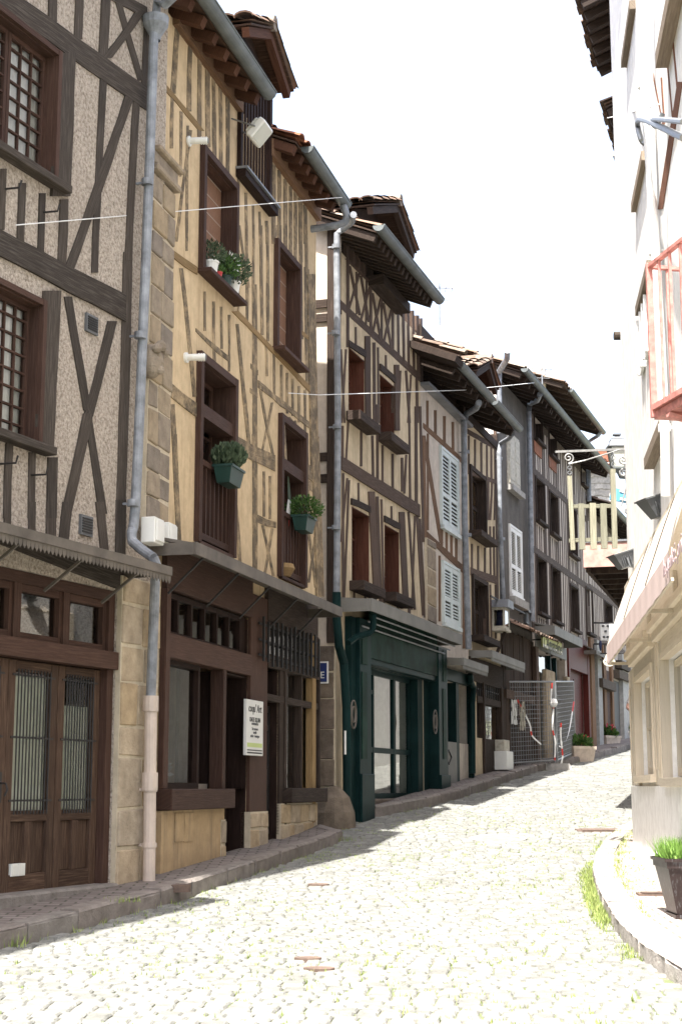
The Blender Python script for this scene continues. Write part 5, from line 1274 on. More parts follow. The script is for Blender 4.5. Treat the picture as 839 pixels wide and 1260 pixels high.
tiles_sheet(F6, u7l, u7r+.3, .62, z7e+.03, -5, z7e+2.3, H=H7); rafters(F6, u7l+.02, u7r+.25, .62, z7e+.03, -5, z7e+2.3, 20, H7, mat='tim3d', board='planks')
gutter(F6, u7l, u7r+.3, .68, z7e, H7, .08)
pipe(F6, [(*zL(520, 355), .62), (*zL(505, 390), .45), (*zL(468, 405), .12), (*zL(462, 450),), (*zM(475, 300),), (*zM(480, 690),)], H7, .06, 'pipe', .11)
pipe(F6, [(*zQ(292, 350), .5), (*zQ(296, 370),), (*zQ(302, 640),), ], H7, .06, 'pipe', .11)
cz7 = c7z
canopy(F6, f6(zT, 100, 100)[0], c7e[0], cz7, cz7+.1, .45, H7, 'canopy_g', .2, True, 'canopy')
sf = MB(); zb7 = F6.gz(u7l); 
for x0, x1 in ((105, 118), (172, 235), (325, 345)):
    sf = MB(); sf.box(F6, f6(zT, x0, 500)[0], zb7-.3, f6(zT, x1, 500)[0], cz7-.9, -.05, .07); sf.build('shop_pillar', M['stone_y'], H7, bevel=.02)
gp = MB(); a, b = f6(zT, 110, 500)[0], f6(zT, 330, 500)[0]; gp.box(F6, a, f6(zT, 220, 330)[1], b+.1, cz7-.2, -.02, .03, None, True); gp.build('fascia_board', M['canopy_g'], H7)
gl = MB(); gl.face([F6.P(a, zb7-.2, -.15), F6.P(b, zb7-.2, -.15), F6.P(b, f6(zT, 220, 330)[1], -.15), F6.P(a, f6(zT, 220, 330)[1], -.15)]); gl.build('pane', M['glass'], H7)
gn = MB()
for x in (250, 290): gn.box(F6, f6(zT, x, 500)[0]-.04, zb7, f6(zT, x, 500)[0]+.04, f6(zT, 220, 330)[1], -.16, -.08)
gn.build('shop_window', M['green'], H7)
rd = MB(); a, b = f6(zT, 345, 500)[0], f6(zT, 497, 500)[0]; zt = f6(zT, 430, 320)[1]
rd.box(F6, a, zb7-.2, a+.2, zt, -.1, .05); rd.box(F6, b-.25, zb7-.2, b, zt, -.1, .05); rd.box(F6, a+.2, zt-.5, b-.25, zt+.4, -.1, .04, None, True); rd.box(F6, a, zt-.0, b, cz7-.1, -.02, .035, None, True)
rd.box(F6, a+.2, zb7-.2, b-.25, zt-.5, -.2, -.12)
for i in range(2): x = a+.3+i*(b-a-.7)/2; rd.box(F6, x, zb7+.3, x+.35, zb7+1.1, -.119, -.10); rd.box(F6, x, zb7+1.3, x+.35, zt-.7, -.119, -.10)
rd.build('red_shopfront', wood('dark_red_paint', (.085, .018, .014), .3, .45, pale=(.12, .03, .024)), H7)
# ---- house 8: lower house further up, with its own roof
u8l = u7r+.006; u8r = f6(zR, 470, 900)[0]+3.0
e8a = F6.uz(zQ(415, 690), .5); e8b = F6.uz(zQ(530, 800), .5); z8e = (e8a[1]+e8b[1])/2
W8 = [(f6(zR, 305, 700)[0], f6(zR, 320, 810)[1], f6(zR, 345, 700)[0], f6(zR, 320, 690)[1])]
H8 = striped('striped_house', u8l, u8r, z8e, W8, 'last striped half-timbered house up the street, its low eaves behind the hanging signs', beams_z=(f6(zR, 320, 930)[1], f6(zR, 300, 650)[1], z8e-.1))
for rc in W8: window(F6, rc, H8, 'tim3d', cas=.04, proj=.04, recess=.12, cols=1, rows=2, leaves=2)
tiles_sheet(F6, u8l, u8r+.3, .6, z8e+.03, -5, z8e+2.2, H=H8); rafters(F6, u8l+.02, u8r+.25, .6, z8e+.03, -5, z8e+2.2, 16, H8, mat='tim3d', board='planks')
gutter(F6, u8l, u8r+.3, .66, z8e, H8, .08)
sf = MB(); zb8 = F6.gz(u8l); zt8 = f6(zR, 320, 930)[1]
for (x0, x1, o, zz) in ((505, 530, .05, 0), (545, 575, .08, 0), (600, 618, .04, 0), (655, 668, .05, 0), (725, 768, .10, 0)):
    sf = MB(); sf.box(F6, f6(zT, x0, 600)[0], zb8-.3, f6(zT, x1, 600)[0], zt8-.1, -.02, o+.03); sf.build('shop_pillar', M['concrete' if x0 in (545, 725) else 'tim4'], H8)
dk = MB(); dk.box(F6, u8l+.02, zb8-.3, f6(zT, 545, 600)[0], zt8-1.2, .001, .02); dk.box(F6, f6(zT, 668, 600)[0], zb8-.3, f6(zT, 722, 600)[0], zt8-1.0, .001, .02); dk.build('dark_door', M['iron'], H8)
rb = MB(); rb.box(F6, f6(zT, 575, 600)[0], zb8-.3, f6(zT, 655, 600)[0], zt8-.8, .001, .02); rb.build('brown_shopfront', M['brown'], H8)
for a, b in ((zT(550, 540), zT(650, 575)), (zT(675, 470), zT(760, 515)), (zT(690, 400), zT(760, 440))):
    q0 = F6.uz(a); q1 = F6.uz(b); k = MB(); k.box(F6, q0[0], (q0[1]+q1[1])/2-.12, q1[0], (q0[1]+q1[1])/2+.12, .02, .22); k.build('shop_lintel', M['sill_wood'], H8)
canopy(F6, f6(zT, 440, 300)[0]+.3, f6(zT, 590, 340)[0], f6(zT, 470, 310)[1], f6(zT, 470, 310)[1]+.2, .35, H8, 'canopy', .1)
# ---- tall house beyond with the high eaves seen over the roofs
b9 = at(700, 560, 52.0); F9 = Fac((b9.x-1.0, b9.y), vpdir(1075))
e9 = F9.uz((738, 532), .7)
H9 = house('tall_striped_house', F9, 1.0, 'tall house whose striped top storey and pale tiled roof rise above the long striped house')
ul, ur = F9.uz((672, 560))[0], F9.uz((726.5, 560))[0]
striped('x', ul, ur, e9[1]-.05, [], '', H=H9, F=F9, beams_z=(e9[1]-4.0, e9[1]-.2), spacing=.3, w=.1)
sw = MB(); Fs9 = Fac(F9.P(ul-.004, 0, -5).to_2d(), F9.n); sw.box(Fs9, 0, zg(50)-.5, 5, e9[1]+1.2, -.2, .0); sw.build('side_wall', M['white_r'], H9)
tiles_sheet(F9, ul-.5, e9[0], .75, e9[1]+.03, -5, e9[1]+2.2, H=H9); rafters(F9, ul-.45, e9[0]-.05, .75, e9[1]+.03, -5, e9[1]+2.2, 9, H9, mat='tim3d', board='planks')
gutter(F9, ul+.5, e9[0]+.05, .82, e9[1], H9, .1)
pipe(F9, [(*zQ(370, 240), .8), (*zQ(355, 262), .7), (*zQ(300, 295), .15), (*zQ(288, 330),), (*zQ(292, 480),)], H9, .07, 'pipe', .12)
# ---- shingled gable facing down the street
g10 = at(722, 700, 60.0); F10 = Fac((g10.x, g10.y), (1, -.12))
H10 = house('shingled_house', F10, 1.2, 'far house with a gable hung with weathered grey shingles under an orange tile roof')
g = lambda x, y: F10.uz((x, y))
gl_, gr_, gt = g(722, 640)[0], g(754, 640)[0], g(735, 566)[1]; gtr = g(752, 576)[1]
wall(F10, gl_, gr_, zg(60)-.5, min(gt, gtr)-.15, [], M['pinkish'], H10, depth=5)
sh_ = MB(); z = g(735, 715)[1]
while z < gt-.2:
    x = gl_
    while x < gr_:
        w = R.uniform(.2, .45); w = min(w, gr_-x); j = R.uniform(-.03, .03)
        sh_.mesh([F10.P(x, z+j, .07), F10.P(x+w, z+j+R.uniform(-.03, .03), .07), F10.P(x+w, z+.3, .02), F10.P(x, z+.3, .02), F10.P(x, z+j, .01), F10.P(x+w, z+j, .01)], [(0, 1, 2, 3), (4, 5, 1, 0)]); x += w
    z += .26
sh_.build('shingle_cladding', M['slate'], H10)
tiles_sheet(F10, gl_-.3, gr_+.3, .5, g(735, 572)[1]-.15, -5, g(735, 572)[1]+1.6, mat='tile_o', H=H10)
ch = MB(); c = F10.P(g(741, 560)[0], g(741, 552)[1], -2.2); ch.abox(c-V((0, 0, .4)), .7, .7, 1.6); ch.build('chimney', M['tile_o'], H10)
# small chimneys / aerial above house 4 and 7
def aerial(P, h, label):
    mb = MB(); P = V(P); mb.tube([P, P+V((0, 0, h))], .02, 6); mb.tube([P+V((-.35, 0, h-.1)), P+V((.35, .1, h-.1))], .012, 5)
    for i in range(5): mb.tube([P+V((-.3+.15*i, -.18+.04*i, h-.1)), P+V((-.3+.15*i, .22+.04*i, h-.1))], .008, 5)
    mb.tube([P+V((-.25, 0, h-.4)), P+V((.25, .05, h-.4))], .010, 5)
    o = mb.build('television_aerial', M['grey_metal'], None, loc=P); tag(o, label, 'aerial')
aerial(at(541, 400, 34.0), 1.0, 'thin television aerial standing on the roof beside the end of the cream house gutter')
aerial(at(667, 484, 47.0), .9, 'small television aerial above the roof of the long striped house')
# ------------------------------------------------------------------ right side of the street
rc_ = V((3.22, 17.19)); FR = Fac((rc_.x, rc_.y), -vpdir(635))         # u grows towards the camera
LR = 7.55
ang = math.radians(12.5); FR0 = FR.sub(LR, (math.sin(ang), -math.cos(ang)))
far = vpdir(960); FR2 = Fac((rc_.x+far.x*26, rc_.y+far.y*26), -far)
R1 = house('white_house', FR, 3.0, 'white lime washed corner house with brown window ledges and a beige wooden shopfront')
zr0 = zg(8)-1.2; zrt = 12.6
r = lambda x, y, o=0: FR.uz((x, y), o)
wsz = FR.uz((800, 956))[1]; 
def rr_(z1, tl, z2, br, o=0):
    a = FR.uz(z1(*tl), o); b = FR.uz(z2(*br), o); return (min(a[0], b[0]), min(a[1], b[1]), max(a[0], b[0]), max(a[1], b[1]))
zsh = 3.0     # top of the shopfront
shw = (1.0, 1.76, 3.0, 2.72); shw2 = (4.0, 1.72, 7.0, 2.72); 
uwin = []
wall(FR, 0, LR, zr0, zrt, [shw, shw2]+uwin, M['whitewall'], R1, depth=5, left=False)
cw_ = MB(); Fc = Fac(FR.P(0, 0, 0).to_2d(), -far); 
for rcw in uwin:
    window(FR, rcw, R1, 'timR', cas=.06, proj=.03, recess=.12, cols=1, rows=3, leaves=2, sill=None)
# timbers of the upper floors
fr = MB()
for z, (L) in ((zO, [(742, 425, 640, 1080, 26), (590, 330, 652, 640, 8), (645, 400, 660, 640, 7), (672, 310, 700, 600, 8), (705, 220, 728, 470, 7), (575, -20, 590, 180, 4)],), (zP, [(630, 320, 650, 600, 8)],)):
    beams1('timber', 'timR', R1, FR, z, L, .004)
# deep window ledges seen from below
def ledge(p0, p1, o=.16, h=.09):
    a = FR.uz(p0, o); b = FR.uz(p1, o); z = (a[1]+b[1])/2; u0, u1 = sorted((a[0], b[0])); lg = MB(); lg.box(FR, u0, z, u1, z+h, -.02, o, None, True); lg.build('window_ledge', M['ledge'], R1)
ledge(zO(478, 25), zO(435, 370), .06); ledge(zO(690, 5), zO(612, 318), .10, .12); ledge(zO(540, 812), zO(487, 1112), .05); ledge(zP(520, 240), zP(455, 485), .06); ledge(zQ(705, 252), zQ(618, 450), .09, .1)
sh_ = MB()
for a, b, n in ((zP(516, 420), zP(538, 690), 14), (zP(490, 515), zP(512, 775), 13)):
    q = rr_(zP, (a[0]*0+516, 420), zP, (538, 690)) if n == 14 else rr_(zP, (490, 515), zP, (512, 775))
    for i in range(n):
        z = q[1]+(q[3]-q[1])*(i+.5)/n; sh_.box(FR, q[0], z-.03, q[2], z+.02, .01, .035)
    sh_.box(FR, q[0]-.05, q[1], q[0], q[3], .0, .05); sh_.box(FR, q[2], q[1], q[2]+.05, q[3], .0, .05)
sh_.build('louvred_shutter', M['white'], R1)
# the corner return wall and roof
rw = MB(); rw.box(FR2, 26-6.0, zr0, 26-.0, zrt, -.35, .0, .5); rw.build('return_wall', M['whitewall'], R1)
tiles_sheet(FR, -.2, LR+.3, .30, zrt, -4.8, zrt+2.2, H=R1); rafters(FR, -.1, LR+.2, .30, zrt, -4.8, zrt+2.2, 12, R1)
# rain pipe in two runs
pipe(FR, [(788, -40), zO(555, 430), zP(568, 135), zQ(738, 225), zQ(742, 610)], R1, .038, 'white', .07, collars=(zO(550, 438), zP(563, 130), zQ(735, 218)))
pipe(FR, [(797, -40), zO(590, 500), zO(612, 1150)], R1, .022, 'white', .05, name='cable_conduit')
bk = MB()
A = FR.uz(zO(527, 712), .12); B = FR.uz(zO(756, 712), .16); Cc = FR.uz(zO(600, 655), .12); Dd = FR.uz(zO(756, 628), .2)
bk.tube(smoothpath([FR.P(A[0]+.05, A[1]-.10, .04), FR.P(A[0], A[1]-.02, .10), FR.P(A[0]+.25, A[1]+.06, .13), FR.P(B[0], B[1], .16)], 5), .024, 8)
bk.tube(smoothpath([FR.P(Cc[0]+.02, Cc[1]+.1, .04), FR.P(Cc[0], Cc[1], .10), FR.P(Cc[0]+.25, Cc[1]-.05, .14), FR.P(Dd[0], Dd[1], .2)], 5), .020, 8)
bk.build('pole_bracket', M['grey_metal'], R1)
# shopfront of beige painted wood
sf = MB(); zb = zg(14)
sf.box(FR, .02, zsh, LR-.05, 3.86, -.02, .05, None, True)
for a, b in ((.72, 3.25), (3.62, LR-.1)): sf.box(FR, a, zsh-.02, b, zsh+.05, -.02, .13, None, True); sf.box(FR, a+.03, zsh-.10, b-.03, zsh-.02, -.02, .09, None, True)
for u in (.03, .42, .75, 3.0, 3.32, 3.7, 7.0): sf.box(FR, u, 1.66, u+.25, zsh-.10, -.02, .035); sf.box(FR, u+.06, 1.8, u+.19, zsh-.3, .0351, .045)
sf.box(FR, 1.0, shw[3], 3.0, zsh-.10, -.02, .04, None, True); sf.box(FR, 3.95, shw2[3], 7.0, zsh-.10, -.02, .04, None, True)
so = sf.build('shopfront', M['beige_wood'], R1, bevel=.006)
for q, nl in ((shw, 2), (shw2, 4)): window(FR, q, R1, 'beige_wood', cas=.05, proj=.06, recess=.06, cols=1, rows=2 if nl == 2 else 1, leaves=nl, sill=.04, sillmat='beige_wood', sillproj=.09, sillh=.07, lining=False, curtain='half')
pl = MB(); 
pl.box(FR, 0, zb-1.0, LR, 1.655, -.02, .045, .5); pl.box(FR, 0.002, zb-1.0, LR, zb+.32, .045, .075, .5); pl.build('plinth', M['whitewall'], R1)
# house nearer the camera, mostly beyond the frame
R0 = house('white_house', FR0, 2.0, 'white house carrying the pink iron balcony')
wall(FR0, .006, 9, -1, zrt, [(2.2, 5.2, 3.3, 7.3), (5.5, 5.2, 6.6, 7.3), (2.2, 1.2, 4.5, 3.2)], M['whitewall'], R0, depth=5)
for q in ((2.2, 5.2, 3.3, 7.3), (5.5, 5.2, 6.6, 7.3), (2.2, 1.2, 4.5, 3.2)): window(FR0, q, R0, 'timR', cas=.06, recess=.12, cols=1, rows=3, leaves=2, sill=.1)
tiles_sheet(FR0, 0, 9.2, .35, zrt, -4.8, zrt+2.2, H=R0); rafters(FR0, 0, 9.1, .35, zrt, -4.8, zrt+2.2, 14, R0)
# pink balcony
bl = MB(); Yb = 9.4
P_t = at(*zP(530, 218), Yb); P_b = at(*zP(580, 1000), Yb)
P_b = V((P_t.x, P_t.y, P_b.z)); Hb = P_t.z-P_b.z
D = V((math.sin(ang), -math.cos(ang), 0)); N = V((math.cos(ang), math.sin(ang), 0))   # along front (to camera) and towards the wall
wd_ = .62; Ln = 1.7
A = P_t; 
bl.bar(A, A+D*Ln, .035, .022); bl.bar(A, A+N*wd_, .035, .022)
B = V((A.x, A.y, P_b.z)); bl.bar(B, B+D*Ln, .04, .035); bl.bar(B, B+N*wd_, .04, .035)
for p in (A,): bl.bar(V((p.x, p.y, B.z-.06)), p+V((0, 0, .02)), .038, .038)
n = 11
for i in range(1, n): q = A+D*Ln*i/n; bl.bar(V((q.x, q.y, B.z)), q, .018, .018)
for i in range(1, 5): q = A+N*wd_*i/5; bl.bar(V((q.x, q.y, B.z)), q, .018, .018)
q = A+D*Ln; bl.bar(V((q.x, q.y, B.z-.06)), q, .05, .05); bl.bar(q, q+N*wd_, .045, .03)
fl = MB(); c = B+D*Ln/2+N*wd_/2; Mx = Matrix((D, N, V((0, 0, 1)))).transposed(); fl.abox(c+V((0, 0, -.05)), Ln, wd_, .05, Mx)
for k in (.12, .85): 
    s = B+D*Ln*k; fl.tube(smoothpath([s+V((0, 0, -.08)), s+N*.2+V((0, 0, -.13)), s+N*.4+V((0, 0, -.2)), s+N*wd_+V((0, 0, -.42))], 4), .03, 6)
wl = (B+N*wd_); 
bo = bl.build('balcony', M['pink'], R0); fl.build('balcony_floor', M['pink'], bo)
# awning over the shop on the right
AW = thing('shop_awning', FR.P(2, zg(14)), 'cream canvas shop awning with a pinkish lettered valance', 'awning')
po_ = .29; ua0 = .45; ua1 = LR-.1; ztop = 3.9; VH = .20
zvt = (FR.uz((747, 783), po_)[1]+FR.uz((839, 670), po_)[1])/2
cv = MB(); n = 30
def aw(u, k): return FR.P(u, zvt+(ztop-zvt)*k+.02*math.sin(math.pi*k)-.008*math.sin(u*5)*math.sin(math.pi*k), po_*(1-k)+.02*k)
for i in range(n):
    a = ua0+(ua1-ua0)*i/n; b = ua0+(ua1-ua0)*(i+1)/n
    for k in range(5): cv.face([aw(a, k/5), aw(b, k/5), aw(b, (k+1)/5), aw(a, (k+1)/5)])
cvo = cv.build('canvas', M['awning'], AW, merge=True, smooth=True)
us_ = FR.uz((767, 753), po_)[0]
for u in (us_, us_+2.4): sm = MB(); sm.tube([aw(u, k/5)+V((FR.n.x, FR.n.y, 0))*.004 for k in range(6)], .005, 5); sm.build('seam', M['sill_wood'], AW)
vl = MB()
def vseg(p, q, sgn=1):
    n = max(2, int((q-p).length/.12))
    for i in range(n):
        a = p.lerp(q, i/n); b = p.lerp(q, (i+1)/n); w = .004*math.sin(i*1.3); nn = V((FR.n.x, FR.n.y, 0))
        L = (q-p).length
        vl.face([a+nn*w-V((0, 0, VH)), b+nn*(.004*math.sin((i+1)*1.3))-V((0, 0, VH)), b, a], [(L*i/n*1, 0), (L*(i+1)/n, 0), (L*(i+1)/n, VH), (L*i/n, VH)])
vseg(FR.P(ua0, zvt, po_), FR.P(ua1, zvt, po_))
vo = vl.build('valance', M['valance'], AW)
ut = FR.uz((818, 715), po_)[0]
text_obj('la qualité, prix', .17, FR.P(ut, zvt-.09, po_+.012), FR.d.to_3d(), (0, 0, 1), M['ink_r'], vo, align='LEFT', shear=.2, xs=1.3)
af = MB()
for u in (ua0+.06, us_, 5.6):
    af.bar(FR.P(u, zvt-VH+.01, .055), FR.P(u, zvt-VH+.01, po_-.02), .03, .03); af.bar(FR.P(u, zvt-VH, .07), FR.P(u, zvt+.12, .07), .04, .03)
af.bar(FR.P(ua0, zvt-VH+.01, po_-.015), FR.P(ua1, zvt-VH+.01, po_-.015), .02, .02)
af.build('awning_frame', M['beige_wood'], AW)
# square floodlights pointing up the wall
def flood(pc, Y, yaw, label, size=.27):
    c = at(*pc, Y); T = thing('floodlight', c, label, 'floodlight', 'dark floodlights on the white corner house')
    Mx = Matrix.Rotation(yaw, 3, 'Z') @ Matrix.Rotation(math.radians(-18), 3, 'Y'); s = size
    b = MB(); p = [V(q) for q in ((-s*.62, -s*.5, s*.42), (s*.62, -s*.5, s*.42), (s*.62, s*.5, s*.42), (-s*.62, s*.5, s*.42), (-s*.3, -s*.3, -s*.42), (s*.3, -s*.3, -s*.42), (s*.3, s*.3, -s*.42), (-s*.3, s*.3, -s*.42))]
    b.mesh([c+Mx @ q for q in p], [(4, 7, 6, 5), (0, 1, 5, 4)[::-1], (1, 2, 6, 5)[::-1], (2, 3, 7, 6)[::-1], (3, 0, 4, 7)[::-1]])
    b.abox(c+Mx @ V((0, 0, s*.45)), s*1.34, s*1.1, s*.07, Mx)
    for i in range(5): b.abox(c+Mx @ V((-s*.25+i*s*.125, -s*.42, s*.02)), s*.03, s*.12, s*.6, Mx)
    b.build('housing', M['lamp_grey'], T)
    g = MB(); g.abox(c+Mx @ V((0, 0, s*.49)), s*1.15, s*.92, s*.02, Mx); g.build('lens', M['lamp_glass'], T)
    k = MB(); u_, z_ = FR.uz(pc); wallp = c+V((.42, .05, -.12))
    k.bar(c+Mx @ V((0, 0, -s*.2)), wallp, .035, .035); k.bar(c+Mx @ V((0, -s*.56, s*.1)), c+Mx @ V((0, -s*.56, -s*.4)), .03, .015); k.bar(c+Mx @ V((0, -s*.56, -s*.4)), c+Mx @ V((0, s*.56, -s*.4)), .03, .015); k.build('bracket', M['grey_metal'], T)
flood((808, 624), 13.3, .25, 'dark square floodlight just above the awning canvas on the white wall', .21)
flood((766, 690), 16.4, .25, 'dark square floodlight beside the pink canopy end at the wall corner', .19)
# ---- farther right-hand houses beyond the corner
R2 = house('white_house', FR2, 20-.2, 'white house round the corner, showing only dark overhanging eaves and a pink edged canopy')
wall(FR2, 4, 19.9, .5, 10.6, [(16.4, 6, 17.4, 7.6), (13, 6, 14, 7.6), (9, 6, 10, 7.6)], M['whitewall'], R2, depth=5)
for q in ((16.4, 6, 17.4, 7.6), (13, 6, 14, 7.6), (9, 6, 10, 7.6)): window(FR2, q, R2, 'timR', cas=.05, recess=.12, cols=1, rows=3, leaves=2, sill=.08)
def eave2(pl_, pb, H, over, nm):
    a = FR2.uz(pl_, over); b = FR2.uz(pb, over); z = a[1]; u1, u0 = max(a[0], b[0]), min(a[0], b[0])
    return a, b
a = FR2.uz(zO(225, 30), .62); b = FR2.uz(zO(320, 340), .62)
tiles_sheet(FR2, min(a[0], b[0]), max(a[0], b[0]), .66, (a[1]+b[1])/2+.08, -4, (a[1]+b[1])/2+1.9, H=R2); rafters(FR2, min(a[0], b[0])+.02, max(a[0], b[0])-.02, .66, (a[1]+b[1])/2+.08, -4, (a[1]+b[1])/2+1.9, 7, R2, mat='tim3d', board='planks')
uW = MB(); uW.box(FR2, min(a[0], b[0])+.1, 10.5, max(a[0], b[0])-.1, (a[1]+b[1])/2+.1, -3, -.03, .5); uW.build('upper_wall', M['whitewall'], R2)
a2 = FR2.uz(zO(360, 565), .42); b2 = FR2.uz(zO(450, 890), .42); zz2 = (a2[1]+b2[1])/2
tiles_sheet(FR2, min(a2[0], b2[0]), max(a2[0], b2[0]), .46, zz2+.06, -2, zz2+.9, H=R2, name='lower_roof'); rafters(FR2, min(a2[0], b2[0])+.02, max(a2[0], b2[0])-.02, .46, zz2+.06, -2, zz2+.9, 8, R2, mat='tim3d', board='planks')
# pink edged canopy of the shop round the corner
ca = FR2.uz(zQ(283, 1000), 1.05); cb_ = FR2.uz((772, 775), 1.05)
zcn = ca[1]; k = MB(); u1 = ca[0]; u0 = u1-9
k.box(FR2, u0, zcn-.02, u1, zcn+.01, .0, 1.06, None, True); ko = k.build('shop_canopy', M['planks'], R2)
e = MB(); e.box(FR2, u1, zcn-.06, u1+.03, zcn+.30, .0, 1.08); e.box(FR2, u0, zcn-.06, u1, zcn+.12, 1.061, 1.085, None, True); e.build('canopy_edge', M['pinkb'], ko)
t = MB(); t.box(FR2, u1-.02, zcn+.301, u1+.05, zcn+.33, .0, 1.10); t.build('canopy_flashing', M['zinc'], ko)
j = MB()
for i in range(14): x = u1-.3-i*.62; j.box(FR2, x-.04, zcn-.12, x+.04, zcn-.021, .0, 1.0)
j.box(FR2, u0, zcn-.12, u1-.05, zcn-.021, 1.0, 1.055); j.build('canopy_joist', M['planks'], ko)
# ------------------------------------------------------------------ ground, street, pavements
gd = MB(); ys = [-300, -120, -60, -30, -15, -8, 0, 8, 16, 19, 20, 21.5, 25, 30, 33, 36, 44, 52, 60, 75, 90, 120, 150, 250, 420]; xs = [-300, -120, -60, -30, -14, -6, 0, 6, 14, 30, 60, 120, 300]
for i in range(len(xs)-1):
    for j in range(len(ys)-1):
        gd.face([V((x, y, zg(y)-.017)) for x, y in ((xs[i], ys[j]), (xs[i+1], ys[j]), (xs[i+1], ys[j+1]), (xs[i], ys[j+1]))], None, .5)
struct(gd, 'ground', M['bed'])
def pt_in(p, poly):
    x, y = p; c = False; n = len(poly)
    for i in range(n):
        x0, y0 = poly[i]; x1, y1 = poly[(i+1) % n]
        if (y0 > y) != (y1 > y) and x < (x1-x0)*(y-y0)/(y1-y0)+x0: c = not c
    return c
kL1 = [(-4.9, 4.0), (-3.4, 8.2)]+[tuple(G(*p).to_2d()) for p in ((0, 1168), (105, 1141), (212, 1110), (310, 1077), (380, 1051), (421, 1034))]
kL1 = kL1+[(kL1[-1][0]-.28, kL1[-1][1]+.75)]
def walk(F, u0, u1, o, n): return [tuple(F.P(u0+(u1-u0)*i/n, 0, o).to_2d()) for i in range(n+1)]
wl1 = walk(F1, u1l, u1r, -.05, 3)+walk(F2, u2l, u2r, -.05, 3)
k2 = [tuple(G(*p).to_2d()) for p in ((421, 1008), (470, 1004), (515, 995), (560, 984), (610, 967), (660, 950), (690, 943))]
k2 = [(k2[0][0]-.45, k2[0][1]+.9)]+k2
q = V(k2[-1]); dd_ = vpdir(1075)
k2 += [tuple(q+dd_*d_+V((.25, 0))) for d_ in (6, 14, 24)]
wl2 = walk(F3, u3l, u5r, -.05, 4)+walk(F6, 0, u8r+8, -.05, 6)
kR = [tuple(G(*p).to_2d()) for p in ((790, 1012), (765, 1026), (745, 1042), (734, 1060), (729, 1080), (738, 1112), (758, 1148), (790, 1181), (839, 1213))]
kR = [(kR[0][0]+.3, kR[0][1]+.9)]+kR; a_ = V(kR[-1]); b_ = V(kR[-2]); kR += [tuple(a_+(a_-b_).normalized()*1.2+V((.1, 0))), tuple(a_+(a_-b_).normalized()*3.0+V((.7, 0))), (4.2, 2.0)]
wlR = [tuple(FR.P(u, 0, -.05).to_2d()) for u in (0, 2, 4, LR)]+[tuple(FR0.P(u, 0, -.05).to_2d()) for u in (2, 5, 9)]
POLYS = [kL1+wl1[::-1], k2+wl2[::-1], kR+wlR[::-1]]
def resample(L, step):
    out = [V(L[0])]
    for a, b in zip(L, L[1:]):
        a, b = V(a), V(b); n = max(1, int(round((b-a).length/step)))
        out += [a.lerp(b, (i+1)/n) for i in range(n)]
    return out
def pavement(k, w, kh, name, nx=5, mat='pav'):
    """sheet between the kerb line and the house line, matched by parameter"""
    mb = MB(); A = resample(k, .6); n = len(A)
    W = [V(p) for p in w]; tot = [0]
    for a, b in zip(W, W[1:]): tot.append(tot[-1]+(b-a).length)
    def wp_(t):
        s = t*tot[-1]
        for i in range(len(W)-1):
            if s <= tot[i+1]+1e-9: return W[i].lerp(W[i+1], (s-tot[i])/max(1e-9, tot[i+1]-tot[i]))
        return W[-1]
    B = []
    for p in A:      # nearest point on the house line
        best = None
        for i in range(len(W)-1):
            d = W[i+1]-W[i]; t = max(0, min(1, (p-W[i]).dot(d)/d.length_squared)); c = W[i]+d*t
            if best is None or (c-p).length < best[0]: best = ((c-p).length, c)
        B.append(best[1])
    for i in range(n-1):
        for j in range(nx):
            c = [A[i].lerp(B[i], j/nx), A[i+1].lerp(B[i+1], j/nx), A[i+1].lerp(B[i+1], (j+1)/nx), A[i].lerp(B[i], (j+1)/nx)]
            P = [V((p.x, p.y, zg(p.y)+kh)) for p in c]
            if (P[1]-P[0]).cross(P[3]-P[0]).z < 0: P = P[::-1]
            mb.face(P, None, .5)
    o = struct(mb, name, M[mat]); return A, B
def kerbs(k, kh, inner, mb, L=(.7, 1.1), w=.16):
    q = random.Random(4); A = [V(p) for p in k]; pts = resample(k, .12); i = 0
    C = V((0, 0))
    while i < len(pts)-2:
        m = min(len(pts)-1, i+int(q.uniform(*L)/.12)); seg = pts[i:m+1]; r = q.random(); dh = q.uniform(-.012, .012)
        top_o, top_i = [], []
        for j, p in enumerate(seg):
            a = pts[max(0, i+j-1)]; b = pts[min(len(pts)-1, i+j+1)]; t = (b-a).normalized(); nn = V((-t.y, t.x))*inner
            if j == 0: p = p+t*.006
            if j == len(seg)-1: p = p-t*.006
            e = q.uniform(-.008, .008); top_o.append(p+nn*e); top_i.append(p+nn*w)
        z = lambda p, h: V((p.x, p.y, zg(p.y)+h+dh))
        for a, b, c, d in zip(top_o, top_o[1:], top_i, top_i[1:]):
            ch = .025; ia = a+(c-a).normalized()*ch; ib = b+(d-b).normalized()*ch
            for f in ([z(a, -.2), z(b, -.2), z(b, kh-ch), z(a, kh-ch)], [z(a, kh-ch), z(b, kh-ch), z(ib, kh), z(ia, kh)], [z(ia, kh), z(ib, kh), z(d, kh), z(c, kh)]):
                mb.face(f if inner > 0 else f[::-1], None, r)
        for a, c in ((top_o[0], top_i[0]), (top_o[-1], top_i[-1])): mb.face([z(a, -.2), z(c, -.2), z(c, kh), z(a, kh)], None, r)
        i = m
pavement(kL1, wl1, .115, 'pavement'); pavement(k2, wl2, .125, 'pavement')
_, _ = pavement(kR, wlR, .10, 'pavement', 7, 'pav_lit')
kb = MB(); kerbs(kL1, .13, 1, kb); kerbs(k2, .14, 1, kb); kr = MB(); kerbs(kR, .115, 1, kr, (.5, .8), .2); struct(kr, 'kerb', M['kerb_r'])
struct(kb, 'kerb', M['kerb'])
